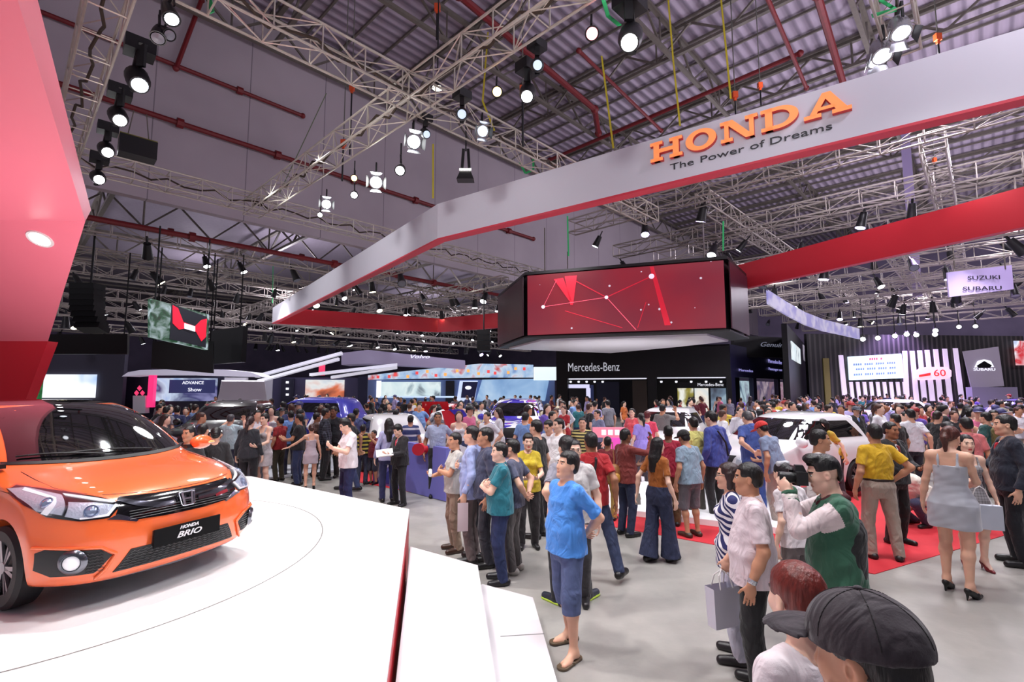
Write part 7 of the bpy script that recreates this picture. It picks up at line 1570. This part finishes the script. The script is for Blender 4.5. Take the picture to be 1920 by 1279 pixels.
# --- left group, beyond the stage
person('woman in black jacket with low ponytail seen from behind, beyond the orange car', 462, 812, 935, ht=1.62, face=4, sex='f', top='jacket', tc=(34, 36, 44), bc=(26, 26, 32), hair='tail', hc=(48, 26, 26), skin='fair', armL='hang', armR='hang', dx=0)
person('woman in halter-neck silver dress facing the camera beside the black-jacketed woman', 490, 796, 930, ht=1.66, face=165, sex='f', top='dress', tc=(178, 172, 176), bottom='none', skirt=-.34, shoe='heel', hair='short', vol=.012, skin='fair', armL='hold', armR='raise', hc=(24, 18, 18))
person('man in dark red polo and olive trousers in profile beyond the platform corner', 521, 781, 902, face=70, top='polo', tc=(150, 24, 32), bc=(62, 56, 42), skin='tan', armL='hang', armR='hold', sc=(30, 26, 24))
person('woman in blush satin mini dress pointing sideways with her arm, hair pinned up', 584, 795, 918, face=28, dx=-4, sex='f', top='dress', tm=mat('satin_blush', (190, 176, 186), .4, sheen=.3), skirt=-.28, bottom='none', shoe='heel', hair='bun', hc=(70, 40, 34), armL='side', armR='hang', skin='light')
r_, i_ = person('young man in white t-shirt and navy jeans tapping a phone at the platform edge', 650, 795, 968, ht=1.68, face=128, top='tee', vneck=1, tc=(240, 234, 240), bc=(36, 42, 84), jeans=1, armL='phone', armR='phone', hpitch=-24, skin='fair', vol=.016, hc=(16, 14, 16))
sheet('phone', 'dark phone in the hands of the white t-shirt man at the platform edge', hand(i_, 1, .10, .03), (1, .3, 0), (0, .5, 1), .075, .15, mat('phone_dark', (30, 30, 40), .2), 'phone', .009)
r_, i_ = person('salesman in black suit and pink-red tie reading white papers', 748, 794, 948, face=140, top='suit', tc=(26, 24, 30), bc=(22, 22, 28), tie=cloth((214, 60, 84)), armL='hold', armR='hold', hpitch=-22, skin='fair', vol=.016, hc=(16, 14, 16), stance=[(-.12, .0, 20), (.14, .0, -10)])
sheet('paper_stack', 'stack of white papers in the hands of the black-suited salesman', hand(i_, 1, .10, .03), (1, .3, .1), (.1, .8, .35), .30, .24, paper, 'papers', .02)
person('woman in lilac shirt half hidden behind the black-suited salesman', 726, 800, 940, ht=1.60, face=20, sex='f', top='shirt', tc=(176, 176, 216), bc=(40, 44, 90), hair='long', skin='fair')
person('man in blue-grey short-sleeved shirt and black trousers near the blue booth panel', 817, 772, 932, face=-170, dx=2, top='shirt', short=1, tc=(156, 166, 196), bc=(22, 22, 28), tuck=1, skin='brown', armR='hang', armL='hip', sc=(20, 18, 20))
person('man in yellow and black striped t-shirt and jeans with his back turned', 678, 800, 908, face=6, tm=stripes('bee_stripe', (36, 34, 38), (204, 190, 78), 9, 0, .42), bc=(60, 66, 88), jeans=1, skin='brown')
person('child in dark red t-shirt and dark shorts next to the bee-striped man', 699, 840, 908, ht=1.22, face=150, tc=(116, 20, 40), bottom='shorts', bc=(40, 40, 60), skin='tan', armL='raise', armR='raise')
person('man in black plaid shirt beyond the white t-shirt man', 606, 775, 900, ht=1.70, face=-60, top='shirt', tm=plaid('black_plaid', (30, 32, 42), (80, 84, 100), 18), bc=(26, 26, 30), skin='brown')
person('man in black shirt with short afro beside the plaid shirt man', 622, 776, 895, ht=1.72, face=175, tc=(28, 28, 36), bc=(30, 28, 30), skin='deep', vol=.012)
person('man in brown shirt just behind the blush dress woman', 594, 774, None, 1.56, face=-60, tc=(84, 56, 50), bc=(40, 38, 40), skin='brown', vol=.01)
person('person in black hoodie with blue waist bag beside the blush dress woman', 558, 780, 898, ht=1.68, face=-40, top='longtee', tc=(24, 26, 34), bc=(22, 24, 30), skin='tan', extra=[('waist_bag', [((-.16, .05, .03), (-.10, .14, -.02), .09, .07)], cloth((40, 90, 196)))])
person('man in blue sleeveless top seen from behind next to the orange wing mirror', 381, 794, None, 1.60, face=0, top='camisole', tc=(70, 124, 214), bc=(50, 50, 60), skin='light', armL='hold', armR='hold')
person('man with bare face looking over the orange wing mirror', 356, 798, None, 1.62, face=170, tc=(40, 40, 44), bc=(40, 40, 44), skin='tan')
person('person in long black top next to the blue sleeveless man', 405, 800, None, 1.58, face=30, top='longtee', tc=(24, 24, 28), bc=(22, 22, 26), skin='light', hair='bun')
person('man in pale aqua t-shirt raising a phone near the black car', 433, 776, None, 1.58, face=10, tc=(190, 216, 224), bc=(60, 64, 90), armR='raise', armL='raise', skin='light', hc=(80, 78, 84))
person('man in white sports shirt with a black number standing near the navy leaning man', 713, 764, None, 1.62, face=10, tc=(232, 234, 238), bc=(34, 34, 44), armL='hold', armR='hip', skin='light')
person('man in navy t-shirt leaning beside the white sports shirt man', 738, 768, None, 1.60, face=-20, tc=(52, 66, 128), bc=(40, 42, 56), lean=12, skin='light', vol=.01)
person('man in faded indigo shirt above the bee-striped man', 668, 766, None, 1.62, face=-8, tc=(86, 96, 148), bc=(40, 42, 56), skin='tan', vol=.01)
person('man in white and navy jersey in front of the open red car', 770, 778, None, 1.55, face=8, tm=stripes('jersey', (60, 70, 120), (206, 208, 220), 6, 0, .3), bc=(40, 42, 56), skin='tan')
person('man in light blue jacket between the red polo man and the black hoodie', 541, 783, 893, 1.62, face=30, top='jacket', tc=(110, 150, 216), bc=(60, 64, 90), skin='light')
# behind the car stage
person('dark haired man in grey shirt in front of the dark showroom, near the pink counter', 1120, 768, None, 1.62, face=120, tc=(120, 130, 160), bc=(40, 40, 50), skin='light')
person('person in coral top near the pink counter', 1185, 765, None, 1.66, face=150, sex='f', tc=(224, 90, 100), bc=(60, 50, 60), hair='long', skin='fair')
person('person in lavender top beside the mustard brown top woman in the crowd', 1202, 774, None, 1.62, face=10, sex='f', tc=(160, 140, 226), bc=(60, 50, 60), hair='tail', skin='fair')
person('person in hot pink shirt just behind the crimson t-shirt man', 1213, 770, None, 1.64, face=-20, tc=(226, 66, 96), bc=(50, 44, 50), hair='short', hc=(90, 24, 30), skin='light')
person('man in warm grey t-shirt with raised arm before the showroom glass', 1242, 757, None, 1.76, face=-40, tc=(120, 116, 116), bc=(50, 44, 50), armR='raise', skin='tan')

# ================= the crowd farther back: individuals from a few figures, recoloured =================
TC = [('white', (228, 228, 236)), ('black', (26, 26, 32)), ('navy', (46, 52, 96)), ('grey', (130, 130, 142)), ('red', (176, 34, 44)), ('azure', (120, 156, 214)), ('violet', (112, 88, 190)), ('pink', (216, 110, 150)), ('maroon', (110, 30, 44)), ('cream', (220, 208, 180)), ('teal', (40, 110, 120)), ('yellow', (212, 184, 60)), ('lilac', (176, 164, 216)), ('orange', (220, 120, 60)), ('indigo', (70, 88, 140))]
BC = [('dark', (30, 30, 38)), ('blue', (48, 60, 100)), ('beige', (160, 144, 124)), ('grey', (90, 90, 100))]
def proto(**sp):
    parts, info = figure(dict(sp, eyes=False), .024); V_, Q_, MI, mats = [], [], [], []; n = 0
    order = []
    for nm, v, q, ms, mi in parts:
        V_.append(v); Q_.append(q+n); n += len(v); k = {'person': 0, 'shirt': 1, 'jacket': 1, 'suit_jacket': 1, 'dress': 1, 'trousers': 2, 'shorts': 2, 'hair': 3, 'shoe': 4}.get(nm, 3 if nm.startswith('cap') else 1)
        MI.append(np.full(len(q), k)); 
    ms = [skinm(sp.get('skin', 'light')), cloth((120, 120, 120)), cloth((40, 40, 48)), hairm(), mat('shoe_24_22_24', (24, 22, 24), .4)]
    return mesh_from(np.vstack(V_), np.vstack(Q_), ms, 'person', np.concatenate(MI)), sp
PR = [proto(), proto(armL='hold', armR='hold', skin='tan'), proto(armR='raise', armL='hang', skin='brown'), proto(armL='hip', armR='hang', fat=1.15), proto(sex='f', hair='long', skin='fair'), proto(sex='f', hair='tail', armL='hold', armR='hang', skin='fair'), proto(armL='walk_f', armR='walk_b', stance=[(-.1, -.2, 0), (.1, .2, 0)], skin='tan'), proto(hair='cap', armL='hang', armR='phone'), proto(sex='f', hair='bob', top='dress', skirt=-.4, skin='fair'), proto(top='shirt', armL='back', armR='back', skin='light')]
LOOK = ['short black hair', 'hands in front', 'one arm raised', 'stocky build', 'long black hair', 'ponytail', 'walking stride', 'dark cap', 'bobbed hair', 'hands behind back']

def crowd(n, x0, x1, d0, d1, zone, purple=False, seed=1):
    rs = random.Random(seed); made = 0; tries = 0
    while made < n and tries < n*60:
        tries += 1; px = rs.uniform(x0, x1); d = d0+(d1-d0)*rs.random()**.9; x = (px-960)/925*d
        if any((x-a)**2+(d-b)**2 < .36 for a, b in PLACED): continue
        if any((x-a)**2+(d-b)**2 < r*r for a, b, r in AVOID): continue
        k = rs.randrange(len(PR)); wts = [6, 6, 3, 4, 2, 3, 4 if purple else .6, 2.5 if purple else 1, 1, 1.5, .8, .6, 4 if purple else 1, .8, 2]
        tn, tcx = rs.choices(TC, wts)[0]; bn, bcx = rs.choice(BC); face = rs.uniform(0, 360)
        vw = ('seen from behind', 'in profile', 'facing forward')[0 if math.cos(math.radians(face)) > .5 else 2 if math.cos(math.radians(face)) < -.5 else 1]
        row = ('front', 'second', 'third', 'fourth', 'fifth', 'sixth', 'seventh', 'eighth', 'ninth', 'tenth')[min(9, int((d-d0)/(d1-d0)*7))]
        row = ('front', 'middle', 'back')[min(2, int((d-d0)/(d1-d0)*3))]; lb = 'person in %s top, %s trousers, %s, %s, %s %s' % (tn, bn, LOOK[k], vw, row, zone)
        if k == 8: lb = 'woman in %s dress, %s, %s, %s of %s' % (tn, 'bobbed hair', vw, row, zone)
        if lb in US: continue
        US.add(lb); me, sp = PR[k]
        o = bpy.data.objects.new('person', me); COL.objects.link(o); o.location = (x, d, 0); o.rotation_euler = (0, 0, math.radians(face)); s_ = rs.uniform(.93, 1.04); o.scale = (s_, s_, s_)
        for i, m_ in ((1, cloth(tcx)), (2, cloth(bcx)), (3, hairm(rs.choice([(20, 17, 18), (20, 17, 18), (40, 26, 22), (70, 40, 30)]) if k != 7 else rs.choice([(30, 30, 36), (150, 40, 40), (60, 60, 110)])))):
            o.material_slots[i].link = 'OBJECT'; o.material_slots[i].material = m_
        tag(o, lb, 'person', 'visitors in '+zone); PLACED.append((x, d)); made += 1
    return made
crowd(54, 300, 1060, 10.5, 17, 'rally car crowd')
crowd(62, 380, 1080, 17, 33, 'pavilion crowd', seed=2)
crowd(40, 1060, 1520, 11, 29, 'showroom crowd', seed=3)
crowd(62, 1400, 1990, 10.5, 17, 'red carpet crowd', True, seed=4)
crowd(80, 1440, 1960, 17, 34, 'striped stage crowd', True, seed=5)
